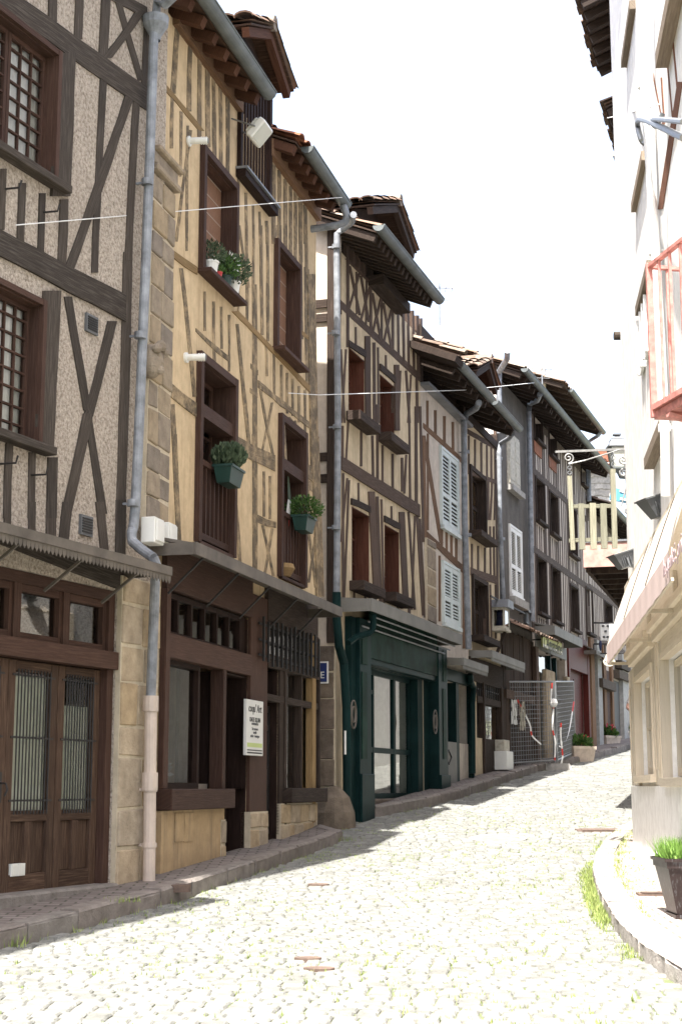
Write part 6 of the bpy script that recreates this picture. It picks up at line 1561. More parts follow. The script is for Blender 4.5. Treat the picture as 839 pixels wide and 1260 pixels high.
# granite setts, one small block each
CL = [(-1.6, 0), (-1.0, 4), (-.3, 8), (.55, 15), (1.7, 20), (4.0, 29), (7.2, 39), (11.0, 50), (16, 62), (24, 80)]
def cl(Y):
    for (x0, y0), (x1, y1) in zip(CL, CL[1:]):
        if Y <= y1: return x0+(x1-x0)*(Y-y0)/(y1-y0)
    return CL[-1][0]
sb = MB(); gr = MB(); q = random.Random(77)
def yaw(Y): return math.atan2(cl(Y+2)-cl(Y-2), 4)
Y = 4.6; row = 0
fine = 26
while Y < 62:
    pitch = (.112 if Y < fine else .22)*q.uniform(.93, 1.07); a = yaw(Y); ca_, sa_ = math.cos(a), math.sin(a); x0 = cl(Y)
    W = 3.9 if Y < 14 else 3.4
    s = -W+q.uniform(0, .15)
    while s < W:
        wd = (q.uniform(.11, .165) if Y < fine else q.uniform(.2, .32))
        c = V((x0+ca_*(s+wd/2), Y-sa_*(s+wd/2)))
        s += wd
        if any(pt_in(c, P) for P in POLYS): continue
        # stop at the field of view with a margin
        if abs(c.x/c.y if c.y > 1 else 9) > .5: continue
        zc = zg(c.y); g = .0055; hx, hy = wd/2-g, pitch/2-g; t = q.uniform(-.004, .003)
        tx, ty = q.uniform(-.016, .016), q.uniform(-.016, .016); r = q.random(); ins = .011
        sl = (zg(c.y+.1)-zg(c.y-.1))/.2
        def P(dx, dy, h): 
            return V((c.x+ca_*dx+sa_*dy, c.y-sa_*dx+ca_*dy, zc+sl*(ca_*dy-sa_*dx)+h+tx*dx+ty*dy))
        j = [q.uniform(-.005, .005) for _ in range(8)]
        lo = [P(-hx+j[0], -hy+j[1], -.045), P(hx+j[2], -hy+j[3], -.045), P(hx+j[4], hy+j[5], -.045), P(-hx+j[6], hy+j[7], -.045)]
        mi = [P(-hx+j[0], -hy+j[1], t-.012), P(hx+j[2], -hy+j[3], t-.012), P(hx+j[4], hy+j[5], t-.012), P(-hx+j[6], hy+j[7], t-.012)]
        to = [P(-hx+ins+j[0], -hy+ins+j[1], t), P(hx-ins+j[2], -hy+ins+j[3], t), P(hx-ins+j[4], hy-ins+j[5], t), P(-hx+ins+j[6], hy-ins+j[7], t)]
        b = len(sb.v); sb.v += lo+mi+to; sb.f.append((b+8, b+9, b+10, b+11))
        for k in range(4):
            k2_ = (k+1) % 4; sb.f.append((b+4+k, b+4+k2_, b+8+k2_, b+8+k)); sb.f.append((b+k, b+k2_, b+4+k2_, b+4+k))
        sb.uv += [(0, 0)]*36; sb.r += [r]*9
        # moss and grass in the joints, thicker towards the right kerb
        if c.y < 24:
            kd = min((c-V(p)).length for p in kR); pr = .20+.11*(math.sin(c.x*1.3+c.y*.8)+math.sin(c.y*1.9-c.x))
            if q.random() < pr: 
                for _ in range(q.randint(1, 3)): blades(gr, P(q.uniform(-hx, hx), -hy-g, -.02), 6, .04, .02, q, .006)
    Y += pitch; row += 1
struct(sb, 'street', M['sett'])
for p in resample(kR[1:9], .03):
    for _ in range(4 if 12.3 < p.y < 16.2 else 2 if q.random() < .5+.4*math.sin(p.y*3.1) and 9 < p.y else 0): blades(gr, V((p.x-q.uniform(0, .10), p.y-q.uniform(0, .03), zg(p.y)-.01)), 5, .06 if 12 < p.y < 15.5 else .045, .03, q, .005)
for p in resample([(x+.22, y-.0) for x, y in kR[2:8]], .05):
    if q.random() < .6: blades(gr, V((p.x+q.uniform(-.02, .04), p.y, zg(p.y)+.10)), 5, .05, .03, q)
for i in range(420):
    a = V(q.choice(resample(kR[2:7], .2))); c = a+V((q.uniform(.1, 1.0), q.uniform(-.4, .8)))
    if pt_in(c, POLYS[2]) and math.sin(c.y*5)+math.sin(c.x*4+1) > -.2: blades(gr, V((c.x, c.y, zg(c.y)+.10)), 5, .035, .025, q)
for k, n in ((kL1, 60), (k2, 60)):
    for i in range(n):
        p = q.choice(resample(k, .1)); blades(gr, V((p.x+.03, p.y-.02, zg(p.y)-.01)), 4, .05, .03, q)
pp_ = G(*zD(40, 925)); blades(gr, pp_, 60, .10, .06, q); pp_ = G(*zD(530, 735), .12); blades(gr, pp_, 40, .06, .07, q); pp_ = G(425, 1035); blades(gr, pp_, 40, .08, .1, q)
go = gr.build('grass', M['grass']); tag(go, 'short bright grass growing in the cobble joints and along the kerbs', 'grass', None, 'stuff')
# iron covers in the road
def cover(pc, rx, ry, label, k=.0, rect=False, mat='redstone', h=.012, cat='manhole cover'):
    c = G(*pc, k); c.z = zg(c.y)+k; mb = MB(); sl = (zg(c.y+.1)-zg(c.y-.1))/.2
    def Q(x, y, z): return c+V((x, y, sl*y+z))
    if rect:
        L = [(-rx, -ry), (rx, -ry), (rx, ry), (-rx, ry)]
    else: L = [(rx*math.cos(i*math.pi/16), ry*math.sin(i*math.pi/16)) for i in range(32)]
    mb.face([Q(x, y, h) for x, y in L], None, .4)
    for (x, y), (x2, y2) in zip(L, L[1:]+L[:1]): mb.face([Q(x, y, -.05), Q(x2, y2, -.05), Q(x2, y2, h), Q(x, y, h)], None, .4)
    n = 6
    if rx > .2:
        for i in range(n):
            yy = -ry*.75+ry*1.5*i/(n-1); ww = rx*.85 if rect else math.sqrt(max(0, rx*rx-yy*yy*rx*rx/ry/ry))*.85
            mb.face([Q(-ww, yy-.02, h+.006), Q(ww, yy-.02, h+.006), Q(ww, yy+.02, h+.006), Q(-ww, yy+.02, h+.006)], None, .9)
    o = mb.build('iron_cover', M[mat], None, loc=c); tag(o, label, cat); return o
cover((612, 1032), .36, .36, 'round manhole cover in the sunny cobbles beside the shadow edge', h=.006, mat='concrete')
cover(zoom(200, 960, 1.678)(300, 370), .09, .05, 'small rusty oval valve cover in the sunny cobbles, just behind its twin', cat='valve cover')
cover(zoom(200, 960, 1.678)(323, 391), .10, .055, 'small rusty oval valve cover in the sunny cobbles, in front of its twin', cat='valve cover')
cover(zoom(200, 960, 1.678)(322, 217), .10, .06, 'small rusty valve cover lying just beyond the shadow edge', cat='valve cover')
cover((748, 1022), .42, .13, 'long rusty drain grate across the gutter at the right kerb', rect=True, cat='drain grate', h=.01)
cover(zD(748, 664), .15, .06, 'dark oval iron plate let into the pavement below the cream pipe foot', k=.125, mat='redstone')
cover((816, 1101), .22, .07, 'rusty rectangular plate in the pavement beside the tall planter', k=.105, rect=True)
# ------------------------------------------------------------------ loose things
# tall tapered planter at the right edge
pb = G(826, 1131, .10); Yp = pb.y
PX = pb.x+.15
T = thing('tall_planter', (PX, Yp, zg(Yp)+.10), 'tall tapered dark brown metal planter with clipped green grass', 'planter')
sc_ = Yp/FPX; hw1 = 42*sc_; hw0 = 29*sc_; hh = at(805, 1056, Yp).z-(zg(Yp)+.10); cx = PX+.07; base = V((cx, Yp+hw0, zg(Yp)+.10))
def taper(mb, b, w0, w1, z0, z1):
    lo = [b+V((sx*w0, sy*w0, z0)) for sx, sy in ((-1, -1), (1, -1), (1, 1), (-1, 1))]; hi = [b+V((sx*w1, sy*w1, z1)) for sx, sy in ((-1, -1), (1, -1), (1, 1), (-1, 1))]
    mb.mesh(lo+hi, [(0, 1, 5, 4), (1, 2, 6, 5), (2, 3, 7, 6), (3, 0, 4, 7), (3, 2, 1, 0)], .5); 
W = lambda k: hw0+(hw1-hw0)*k
def _rust():
    t = NT('dark_bronze_streaked_metal'); ob = t.coord('Object', (9, 9, 1.1)); n = t.noise(ob, 6, 5, .7); b = t.noise(t.coord('Object'), 3, 3)
    col = t.ramp(n, [(.35, (.030, .022, .022)), (.55, (.055, .038, .036)), (.66, (.20, .22, .24))]); return t.set(t.mix(b, col, (.04, .028, .026)), .4, .5, .5)
M['bronze'] = _rust()
mb = MB(); taper(mb, base, hw0, W(.84), .03, hh*.84); taper(mb, base, W(.84)+.012, hw1, hh*.84, hh); taper(mb, base, hw0+.015, hw0+.015, 0, .03)
taper(mb, base, hw1+.015, hw1+.015, hh-.025, hh); mb.abox(base+V((0, 0, hh-.06)), hw1*1.9, hw1*1.9, .02); mb.build('planter_body', M['bronze'], T)
so = MB(); so.abox(base+V((0, 0, hh-.04)), hw1*1.8, hw1*1.8, .04); so.build('soil', M['soil'], T)
gl = MB()
for i in range(2600): blades(gl, base+V((R.uniform(-1, 1)*hw1*.85, R.uniform(-1, 1)*hw1*.85, hh-.03)), 1, .16, .02, R, .006)
gl.build('grass', M['leaf_l'], T)

# flower pots on the ledge of the upper left window, planters on the balustrades
def pot(c, r, h, mat, label, leaf, fr, n, size, up=.4, flower=0, mix='leaf'):
    T = thing('flower_pot', c, label, 'flower pot', 'flower pots on the ochre house window ledge')
    mb = MB(); mb.lathe(c, [(0, 0), (r*.72, 0), (r*.95, h*.85), (r*1.05, h*.85), (r*1.05, h), (r*.9, h), (r*.85, h*.9), (0, h*.88)], 14); mb.build('pot', M[mat], T)
    f = MB(); foliage(f, V(c)+V((0, 0, h+fr*.6)), fr, fr, fr*.9, int(n*2.6), size*.55, up); f.build('foliage', M[mix], T)
    if flower:
        f = MB(); foliage(f, V(c)+V((0, 0, h+fr*.9)), fr, fr, fr*.7, flower, size*.8, .3); f.build('flower', M['white'], T)
u0, z0, u1_, _ = wA
pz = z0+.005
pot(F2.P(u0+.18, pz, .06), .08, .15, 'white_pl', 'white flower pot with dark bushy leaves at the left end of the ledge', 0, .15, 260, .06, .6, mix='leaf_d')
pot(F2.P(u0+.34, pz, .08), .05, .08, 'red_pl', 'small red flower pot on the window ledge beside the dark trough', 0, .06, 60, .05, .6)
pot(F2.P(u0+.62, pz, .06), .09, .12, 'green_pl', 'dark flower pot with bright leaves and tiny white blooms at the middle of the ledge', 0, .17, 280, .06, .5, 24)
pot(F2.P(u0+.86, pz, .09), .075, .14, 'white_pl', 'white flower pot with grey spiky herbs near the right end of the ledge', 0, .2, 380, .07, .7, mix='leaf_d')
def trough(F, c, L, label, leaf, n, size, up, sx=.3, sz=.22):
    T = thing('window_box', c, label, 'window box', 'plant troughs on the ochre house balustrades'); c = V(c); d = V((F.d.x, F.d.y, 0)); nn = V((F.n.x, F.n.y, 0))
    mb = MB(); P = lambda u, o, z: c+d*u+nn*o+V((0, 0, z))
    lo = [P(-L*.42, -.07, 0), P(L*.42, -.07, 0), P(L*.42, .07, 0), P(-L*.42, .07, 0)]; hi = [P(-L*.5, -.1, .17), P(L*.5, -.1, .17), P(L*.5, .1, .17), P(-L*.5, .1, .17)]
    mb.mesh(lo+hi, [(0, 1, 5, 4), (1, 2, 6, 5), (2, 3, 7, 6), (3, 0, 4, 7), (3, 2, 1, 0)], .5)
    rim = [P(-L*.52, -.115, .17), P(L*.52, -.115, .17), P(L*.52, .115, .17), P(-L*.52, .115, .17)]; rim2 = [p+V((0, 0, .025)) for p in rim]
    mb.mesh(rim+rim2, [(0, 1, 5, 4), (1, 2, 6, 5), (2, 3, 7, 6), (3, 0, 4, 7), (0, 3, 2, 1)], .5); mb.build('trough', M['green_pl'], T)
    s = MB(); s.face([p-V((0, 0, .012)) for p in rim2]); s.build('soil', M['soil'], T)
    f = MB(); foliage(f, P(0, 0, .2+sz*.7), sx, .13, sz, n, size, up); f.build('foliage', M[leaf], T)
ztC = wC[1]+.86; trough(F2, F2.P((wC[0]+wC[2])/2+.10, ztC-.17, .13), .44, 'dark green window box of tall spiky lavender on a balustrade', 'leaf_d', 1700, .055, 1.8, .18, .14)
ztD = wD[1]+.80; trough(F2, F2.P((wD[0]+wD[2])/2+.15, ztD-.17, .13), .40, 'dark green window box with spreading leafy plants on a balustrade', 'leaf', 1300, .036, .2, .24, .15)
# coloured pennant in the right french window and a yellow-brown pot at its foot
c = F2.uz(zGz(592, 290), -.1); mb = MB()
for k, (m, z0_, z1_) in enumerate((('sign_y', .18, .36), ('white', .02, .17), ('red_pl', -.18, .01))):
    pass
pn = MB(); pn.mesh([F2.P(c[0]-.06, c[1]+.3, -.05), F2.P(c[0]+.02, c[1]+.4, -.05), F2.P(c[0]+.08, c[1]+.1, -.03), F2.P(c[0], c[1]-.0, -.04), F2.P(c[0]-.08, c[1]-.3, -.05), F2.P(c[0]-.1, c[1]-.05, -.06)], [(0, 1, 2, 3), (0, 3, 4, 5)])
PN = thing('pennant', F2.P(c[0], c[1]-.3, -.05), 'small white, green and red pennant hanging in the right french window', 'pennant')
pn = MB(); a = [F2.P(c[0]-.02, c[1]+.42, -.05), F2.P(c[0]+.04, c[1]+.42, -.05), F2.P(c[0]+.09, c[1]+.08, -.03), F2.P(c[0]-.05, c[1]+.08, -.03)]
b = [F2.P(c[0]+.02, c[1]-.12, -.02), F2.P(c[0]-.09, c[1]-.10, -.04)]; e = [F2.P(c[0]-.02, c[1]-.34, -.04), F2.P(c[0]-.09, c[1]-.36, -.05)]
for nm, f, m in (('green_panel', [a[0], a[3], a[2], a[1]], 'leaf_d'), ('white_panel', [a[3], b[1], b[0], a[2]], 'white'), ('red_panel', [b[1], e[1], e[0], b[0]], 'red_pl')):
    k = MB(); k.face(f); k.face([p-V((F2.n.x, F2.n.y, 0))*.004 for p in f[::-1]]); k.build(nm, M[m], PN)
c = F2.P((wD[0]+wD[2])/2-.2, wD[1]+.02, -.05); mb = MB(); mb.lathe(c, [(0, 0), (.10, 0), (.16, .1), (.14, .16), (.09, .13), (0, .13)], 14)
tag(mb.build('bowl', M['tim2o'], None, loc=c, smooth=True), 'round yellow brown bowl at the foot of the right french window', 'bowl')
# white spot lamps on the facade
def spot(p, label):
    u, z = F2.uz(p); c = F2.P(u, z, 0); T = thing('wall_spotlight', c, label, 'spotlight', 'white spotlights on the ochre house'); n = V((F2.n.x, F2.n.y, 0)); d = V((F2.d.x, F2.d.y, 0))
    b = MB(); b.tube([c-n*.02, c+n*.025], .055, 16); b.tube([c+n*.025, c+n*.09], .035, 10); b.build('mount', M['white_pl'], T)
    ax = (n*.9+d*.25).normalized(); s = c+n*.08
    h = MB(); h.tube([s, s+ax*.13], .036, 14)
    for k in (.06, .085, .11): h.tube([s+ax*k, s+ax*(k+.012)], .042, 14)
    h.build('lamp_barrel', M['white_pl'], T); g = MB(); g.tube([s+ax*.125, s+ax*.14], .03, 12); g.build('lens', M['lamp_grey'], T)
spot(zE(180, 608), 'white cylindrical spotlight by the head of the upper left window'); spot(zF(168, 560), 'white cylindrical spotlight by the head of the left french window')
# floodlight under the dormer
u, z = F2.uz(zE(488, 570), .3); c = F2.P(u, z, .3); T = thing('floodlight', c, 'large flat white floodlight with a glass face hung at the attic opening', 'floodlight')
n_ = V((F2.n.x, F2.n.y, 0)); d_ = V((F2.d.x, F2.d.y, 0)); up_ = (V((0, 0, 1))*.75+n_*.65).normalized(); fc = d_.cross(up_); Mx = Matrix((d_, up_, fc)).transposed()
b = MB(); b.abox(c, .34, .26, .09, Mx); b.abox(c-fc*.07, .28, .2, .05, Mx); b.build('housing', M['white_pl'], T, bevel=.015)
g = MB(); g.abox(c+fc*.048, .29, .21, .01, Mx); g.build('lens', M['lamp_glass'], T)
for s in (-1, 1):
    k = MB(); k.bar(c+d_*.18*s, c+d_*.18*s-n_*.28+V((0, 0, .12)), .03, .012); k.build('bracket', M['grey_metal'], T)
# two white meter boxes on the canopy
for (x, y), w, h, lb in (((36, 398), .24, .24, 'larger white plastic junction box lying on the end of the ochre house canopy'), ((94, 408), .21, .19, 'smaller white plastic junction box at the right of the larger one on the canopy')):
    u, z = F2.uz(zGz(x, y), .15); mb = MB(); mb.box(F2, u-w/2, z-h/2, u+w/2, z+h/2, .06, .2); mb.box(F2, u-w*.42, z-h*.42, u+w*.42, z+h*.42, .2001, .215)
    o = mb.build('junction_box', M['white_pl'], None, loc=F2.P(u, z-h/2, .13), bevel=.012); tag(o, lb, 'junction box', 'white boxes on the canopy')
# hanging sign panel of the shop
zs_ = zoom(295, 855, 15.75)
q = rc4(F2, zs_(130, 75), zs_(455, 135), zs_(130, 1165), zs_(455, 1190), .11)
q = (q[0], q[1], q[2], q[3])
SG = thing('shop_sign', F2.P((q[0]+q[2])/2, q[1], .11), 'white upright shop sign panel with a green band on the post between the two doors', 'sign')
b = MB(); b.box(F2, q[0], q[1], q[2], q[3], .075, .11); b.build('panel', M['sign_w'], SG, bevel=.004)
W_, H_ = q[2]-q[0], q[3]-q[1]; Q = lambda x, y: F2.P(q[0]+W_*x, q[1]+H_*(1-y), .112)
g = MB(); g.box(F2, q[0]+W_*.06, q[1]+H_*.15, q[2]-W_*.06, q[1]+H_*.225, .108, .1125); g.build('green_band', M['sign_g'], SG)
d3 = F2.d.to_3d()
text_obj("coqu' Art", W_*.20, Q(.5, .155), d3, (0, 0, 1), M['ink'], SG, shear=.1); text_obj('DATE KLUN', W_*.115, Q(.5, .36), d3, (0, 0, 1), M['ink'], SG)
text_obj('costumière', W_*.085, Q(.5, .425), d3, (0, 0, 1), M['lamp_grey'], SG); text_obj('Sur mesure', W_*.075, Q(.5, .52), d3, (0, 0, 1), M['lamp_grey'], SG); text_obj('textile', W_*.075, Q(.5, .585), d3, (0, 0, 1), M['lamp_grey'], SG); text_obj('atelier - boutique', W_*.075, Q(.5, .65), d3, (0, 0, 1), M['lamp_grey'], SG)
g = MB(); g.box(F2, q[0]+W_*.06, q[1]+H_*.085, q[2]-W_*.06, q[1]+H_*.105, .108, .1125); g.box(F2, q[0]+W_*.06, q[1]+H_*.035, q[2]-W_*.06, q[1]+H_*.06, .108, .1125); g.build('ruled_line', M['ink'], SG)
# framed notice in the shop door
u, z = (uD0+uD1)/2-.12, zBm0-.55
mb = MB(); mb.box(F2, u-.14, z-.32, u+.14, z+.32, -.215, -.205); o = mb.build('door_poster', M['sign_cr'], None, loc=F2.P(u, z-.32, -.21)); tag(o, 'cream notice with a red motif stuck inside the left shop door glass', 'poster')
k = MB(); k.tube([F2.P(u+.07*math.cos(t), z+.08+.10*math.sin(t), -.203) for t in [i*math.pi/8 for i in range(17)]], .012, 5); k.box(F2, u-.12, z-.27, u+.12, z-.2, -.2049, -.203); k.build('motif', M['red_pl'], o)
# gift bag in the display window
c = F2.P(uS0+.22, zShop0+.07, -.32); mb = MB(); mb.abox(c+V((0, 0, .17)), .28, .12, .34); T = mb.build('paper_bag', M['purple'], None, loc=c); tag(T, 'purple paper bag standing in the left shop window', 'paper bag')
h = MB(); h.tube([c+V((-.07, 0, .33)), c+V((-.05, 0, .44)), c+V((.05, 0, .44)), c+V((.07, 0, .33))], .008, 6); h.build('handle', M['white'], T)
c = F2.P(uS0+.55, zShop0+.07, -.35); mb = MB(); foliage(mb, c+V((0, 0, .08)), .2, .1, .07, 60, .12, .2); o = mb.build('crumpled_tissue', M['white'], None, loc=c); tag(o, 'crumpled white tissue paper beside the purple bag in the shop window', 'tissue paper')
ld = MB(); ld.box(F2, uS0+.05, zShop0-.02, uD0-.06, zShop0+.05, -1.0, -.13); ld.build('display_shelf', M['inside'], H2)
# blue street name plate
u, z = Fs.uz((394, 828)) ; z = Fs.uz((397, 828))[1]; uu = Fs.uz((401, 828))[0]
PLQ = thing('street_name_plate', Fs.P(uu-.25, z-.15, .08), 'blue enamel street name plate on the corner stones by the alley', 'street sign')
hpl = .15; b = MB(); b.box(Fs, uu-.52, z-hpl, uu+.06, z+hpl, .062, .082); b.build('plate', M['white'], PLQ); b = MB(); b.box(Fs, uu-.5, z-hpl+.02, uu+.04, z+hpl-.02, .0825, .086); b.build('plate_face', M['blue_en'], PLQ)
text_obj('RUE', .13, Fs.P(uu+.01, z-.04, .089), Fs.d.to_3d(), (0, 0, 1), M['white'], PLQ, align='RIGHT')
text_obj('RUE', .11, Fs.P(uu+.0, z-.05, .088), Fs.d.to_3d(), (0, 0, 1), M['white'], PLQ, align='RIGHT') if False else None
# stickers on the green pipe
for (x, y), lb in (((133, 635), 'upper of two small white stickers on the green downpipe'), ((133, 690), 'lower of two small white stickers on the green downpipe')):
    u, z = F3.uz(zK(x, y), .205); mb = MB(); mb.box(F3, u-.035, z-.08, u+.035, z+.08, .201, .207); o = mb.build('sticker', M['white'], None, loc=F3.P(u, z-.08, .205)); tag(o, lb, 'sticker', 'stickers on the green downpipe')
# niche with a small statue on the grey house
zn = zoom(590, 720, 11.986)
c0 = F3.uz(zn(170, 330)); c1 = F3.uz(zn(170, 635)); NX = thing('statue_niche', F3.P(c0[0], c1[1], .15), 'small glazed shrine box with a zinc roof and a little statue below the white shutter', 'shrine')
u0n, u1n, z0n, z1n = c0[0], c0[0]+.5, c1[1], c0[1]; on = .27
b = MB()
for u in (u0n, u1n-.04):
    for o in (.01, on-.04): b.box(F3, u, z0n, u+.04, z1n, o, o+.04)
for z in (z0n, z1n-.05): b.box(F3, u0n+.04, z, u1n-.04, z+.05, on-.04, on-.002, None, True); b.box(F3, u0n+.002, z, u0n+.038, z+.05, .05, on-.04); b.box(F3, u1n-.038, z, u1n-.002, z+.05, .05, on-.04)
b.box(F3, u0n-.02, z0n-.05, u1n+.02, z0n, .0, on+.02); b.build('box_frame', M['shutter_o'], NX)
g = MB(); g.box(F3, u0n+.015, z0n+.05, u1n-.015, z1n-.05, .012, on-.012); g.build('pane', M['glass'], NX); g = MB(); g.box(F3, u1n-.03, z0n, u1n-.02, z1n, .012, on-.02); g.build('back_board', M['dark'], NX)
rf = MB(); zz = z1n; m = (u0n+u1n)/2
rf.prism(F3, [(u0n-.06, zz), (u1n+.06, zz), (u1n-.0, zz+.16), (u0n+.0, zz+.16)], -.0, on+.08); rf.build('zinc_roof', M['zinc'], NX)
s = MB(); cs = F3.P(u0n+.16, z0n+.0, on*.5); s.lathe(cs, [(.0, 0), (.10, 0), (.09, .1), (.055, .25), (.065, .34), (.025, .38), (.04, .42), (.036, .47), (0, .5)], 10); s.build('statue', M['navy'], NX, smooth=True)
bk = MB(); bk.bar(F3.P(m, z0n-.05, .22), F3.P(m, z0n-.55, .02), .06, .06); bk.build('bracket', M['tim3d'], NX)
k = MB(); a = F3.uz(zn(160, 160), .12); e_ = F6.uz(zn(655, 148), .12); k.bar(F3.P(a[0], a[1], .12), F6.P(e_[0], a[1], .12), .03, .03); k.bar(F6.P(e_[0], a[1], .12), F6.P(e_[0], a[1], -.02), .03, .03)
o = k.build('iron_rod', M['iron'], None, loc=F3.P(a[0], a[1], .3)); tag(o, 'thin iron rod held out from the grey wall above the shrine box', 'iron rod')
u, z = F6.uz(zn(665, 475)); mb = MB(); mb.box(F6, u-.14, z-.14, u+.14, z+.1, 0, .06); mb.box(F6, u-.16, z+.1, u+.16, z+.15, 0, .12); mb.box(F6, u-.1, z-.1, u+.1, z+.06, .06, .07); o = mb.build('meter_box', M['lamp_grey'], None, loc=F6.P(u, z-.14, .03)); tag(o, 'small grey metal box with a lid on the grey wall right of the shrine', 'meter box')
# ---- building-site fence panels with tape
def panel(a, b, label, h=1.9):
    a = V((a.x, a.y, zg(a.y))); b = V((b.x, b.y, zg(b.y))); d = (b-a).normalized(); L = (b-a).length
    T = thing('site_fence', a.lerp(b, .5), label, 'fence', 'wire mesh site fence panels'); z0 = V((0, 0, .14)); z1 = V((0, 0, h))
    f = MB(); f.tube([a+z0, a+z1], .026, 8); f.tube([b+z0, b+z1], .026, 8); f.tube([a+z1-V((0, 0, .02)), b+z1-V((0, 0, .02))], .02, 8); f.tube([a+z0+V((0, 0, .06)), b+z0+V((0, 0, .06))], .02, 8); f.build('frame', M['grey_metal'], T)
    m = MB(); n = int(L/.085)
    for i in range(1, n): p = a+d*L*i/n; m.tube([p+z0, p+z1], .005, 4, cap=False)
    for i in range(1, 18): z = .16+(h-.2)*i/18; m.tube([a+V((0, 0, z)), b+V((0, 0, z))], .005, 4, cap=False)
    m.build('mesh', M['grey_metal'], T); return a, b, d
pA = G(626, 944, .12); pB = G(682, 947); pC = G(707, 936)
fa, fb, fd = panel(pA, pB, 'wire mesh site fence panel set across the pavement with rags and tape tied on it'); panel(pB+V((.06, .05, 0)), pC, 'wire mesh site fence panel running along the kerb up the street')
def foot(p, label):
    p = V((p.x, p.y, zg(p.y))); mb = MB(); q = [(-.35, -.12), (.35, -.12), (.35, .12), (-.35, .12)]; t = [(-.28, -.09), (.28, -.09), (.28, .09), (-.28, .09)]
    mb.mesh([p+V((x, y, -.02)) for x, y in q]+[p+V((x, y, .13)) for x, y in t], [(0, 1, 5, 4), (1, 2, 6, 5), (2, 3, 7, 6), (3, 0, 4, 7), (4, 5, 6, 7)], .5)
    tag(mb.build('concrete_foot', M['concrete'], None, loc=p), label, 'concrete block', 'concrete feet of the site fence')
foot(pB+V((.03, 0, 0)), 'grey concrete foot under the joint of the two mesh panels'); foot(pC, 'grey concrete foot at the far end of the mesh fence by the stone planter')
def tape(pts, label, w=.035):
    P = smoothpath(pts, 5); r_ = MB(); wt = MB(); T = thing('barrier_tape', P[-1], label, 'barrier tape', 'red and white tape on the site fence')
    for i, (a, b) in enumerate(zip(P, P[1:])):
        m = r_ if (i//2) % 4 == 0 else wt; t = (b-a).normalized(); s = V((.3, -.9, .2)).cross(t).normalized()*w/2; f = [a-s, b-s, b+s, a+s]; m.face(f); m.face([p+V((.004, .006, 0)) for p in f[::-1]])
    r_.build('red_stripe', M['tape_r'], T); wt.build('white_stripe', M['white'], T)
o_ = V((0, -.05, 0)); fz = lambda k, z: fa.lerp(fb, k)+V((0, 0, z))+o_
tape([fz(.98, 1.85), fz(.95, 1.5), fz(1.0, 1.3), fz(.96, .9), fz(1.02, .6), fz(1.0, .2)], 'red and white tape wound down the post between the panels')
tape([fz(.2, 1.5), fz(.45, 1.0), fz(.5, .75), fz(.7, .55)], 'pale tape hanging in a loop across the front mesh panel', .035)
tape([fz(1.1, 1.0)+V((.1, .3, 0)), fz(1.05, .7)+V((.15, .4, 0)), fz(1.12, .3)+V((.1, .3, 0)), fz(1.08, .12)+V((.1, .3, 0))], 'red and white tape dangling beside the concrete foot')
pc_ = V((pC.x, pC.y, zg(pC.y))); tape([pc_+V((0, -.06, 1.4)), pc_.lerp(fb, .3)+V((0, -.06, .75)), pc_.lerp(fb, .62)+V((0, -.06, .45)), fb+V((.1, 0, .5))], 'slack tape sagging along the far mesh panel', .035)
c = fz(1.0, 1.42); mb = MB(); blob(mb, c, .09, .1, F3, .09, 6); o = mb.build('plastic_bag', M['white'], None, loc=c, smooth=True); tag(o, 'small knotted white and red plastic bag tied at the fence post', 'plastic bag')
for k, z, w, h, mt, lb in ((.12, 1.25, .22, .5, 'white', 'ragged whitish plastic sheet hooked on the mesh nearest the house'), (.3, 1.15, .22, .6, 'shutter_o', 'grey beige rag hooked on the mesh right of the plastic sheet')):
    mb = MB(); n = 8; P = [[fz(k, z)+fd*(w*(i/n-.5))+V((0, -.03-.03*math.sin(i*2+j), h*(j/6-.5)+R.uniform(-.02, .02))) for i in range(n+1)] for j in range(7)]
    for j in range(6):
        for i in range(n): 
            if R.random() > .12: mb.face([P[j][i], P[j][i+1], P[j+1][i+1], P[j+1][i]])
    tag(mb.build('rag', M[mt], None, loc=fz(k, z-.3), smooth=True), lb, 'rag')
# white cabinet beside the small shop
u, z = F3.uz(zS(540, 1190), .2); z = F3.gz(u)+.12; hC = F3.uz(zS(540, 1000), .2)[1]-z
T = thing('utility_cabinet', F3.P(u, z, .15), 'narrow white two-part utility cabinet standing on the pavement left of the mesh fence', 'cabinet')
b = MB(); b.box(F3, u-.35, z, u+.3, z+hC*.62, .0, .28); b.build('lower_box', M['white_pl'], T, bevel=.01); b = MB(); b.box(F3, u-.26, z+hC*.62, u+.25, z+hC, .0, .22); b.build('upper_box', M['shutter_o'], T, bevel=.01)
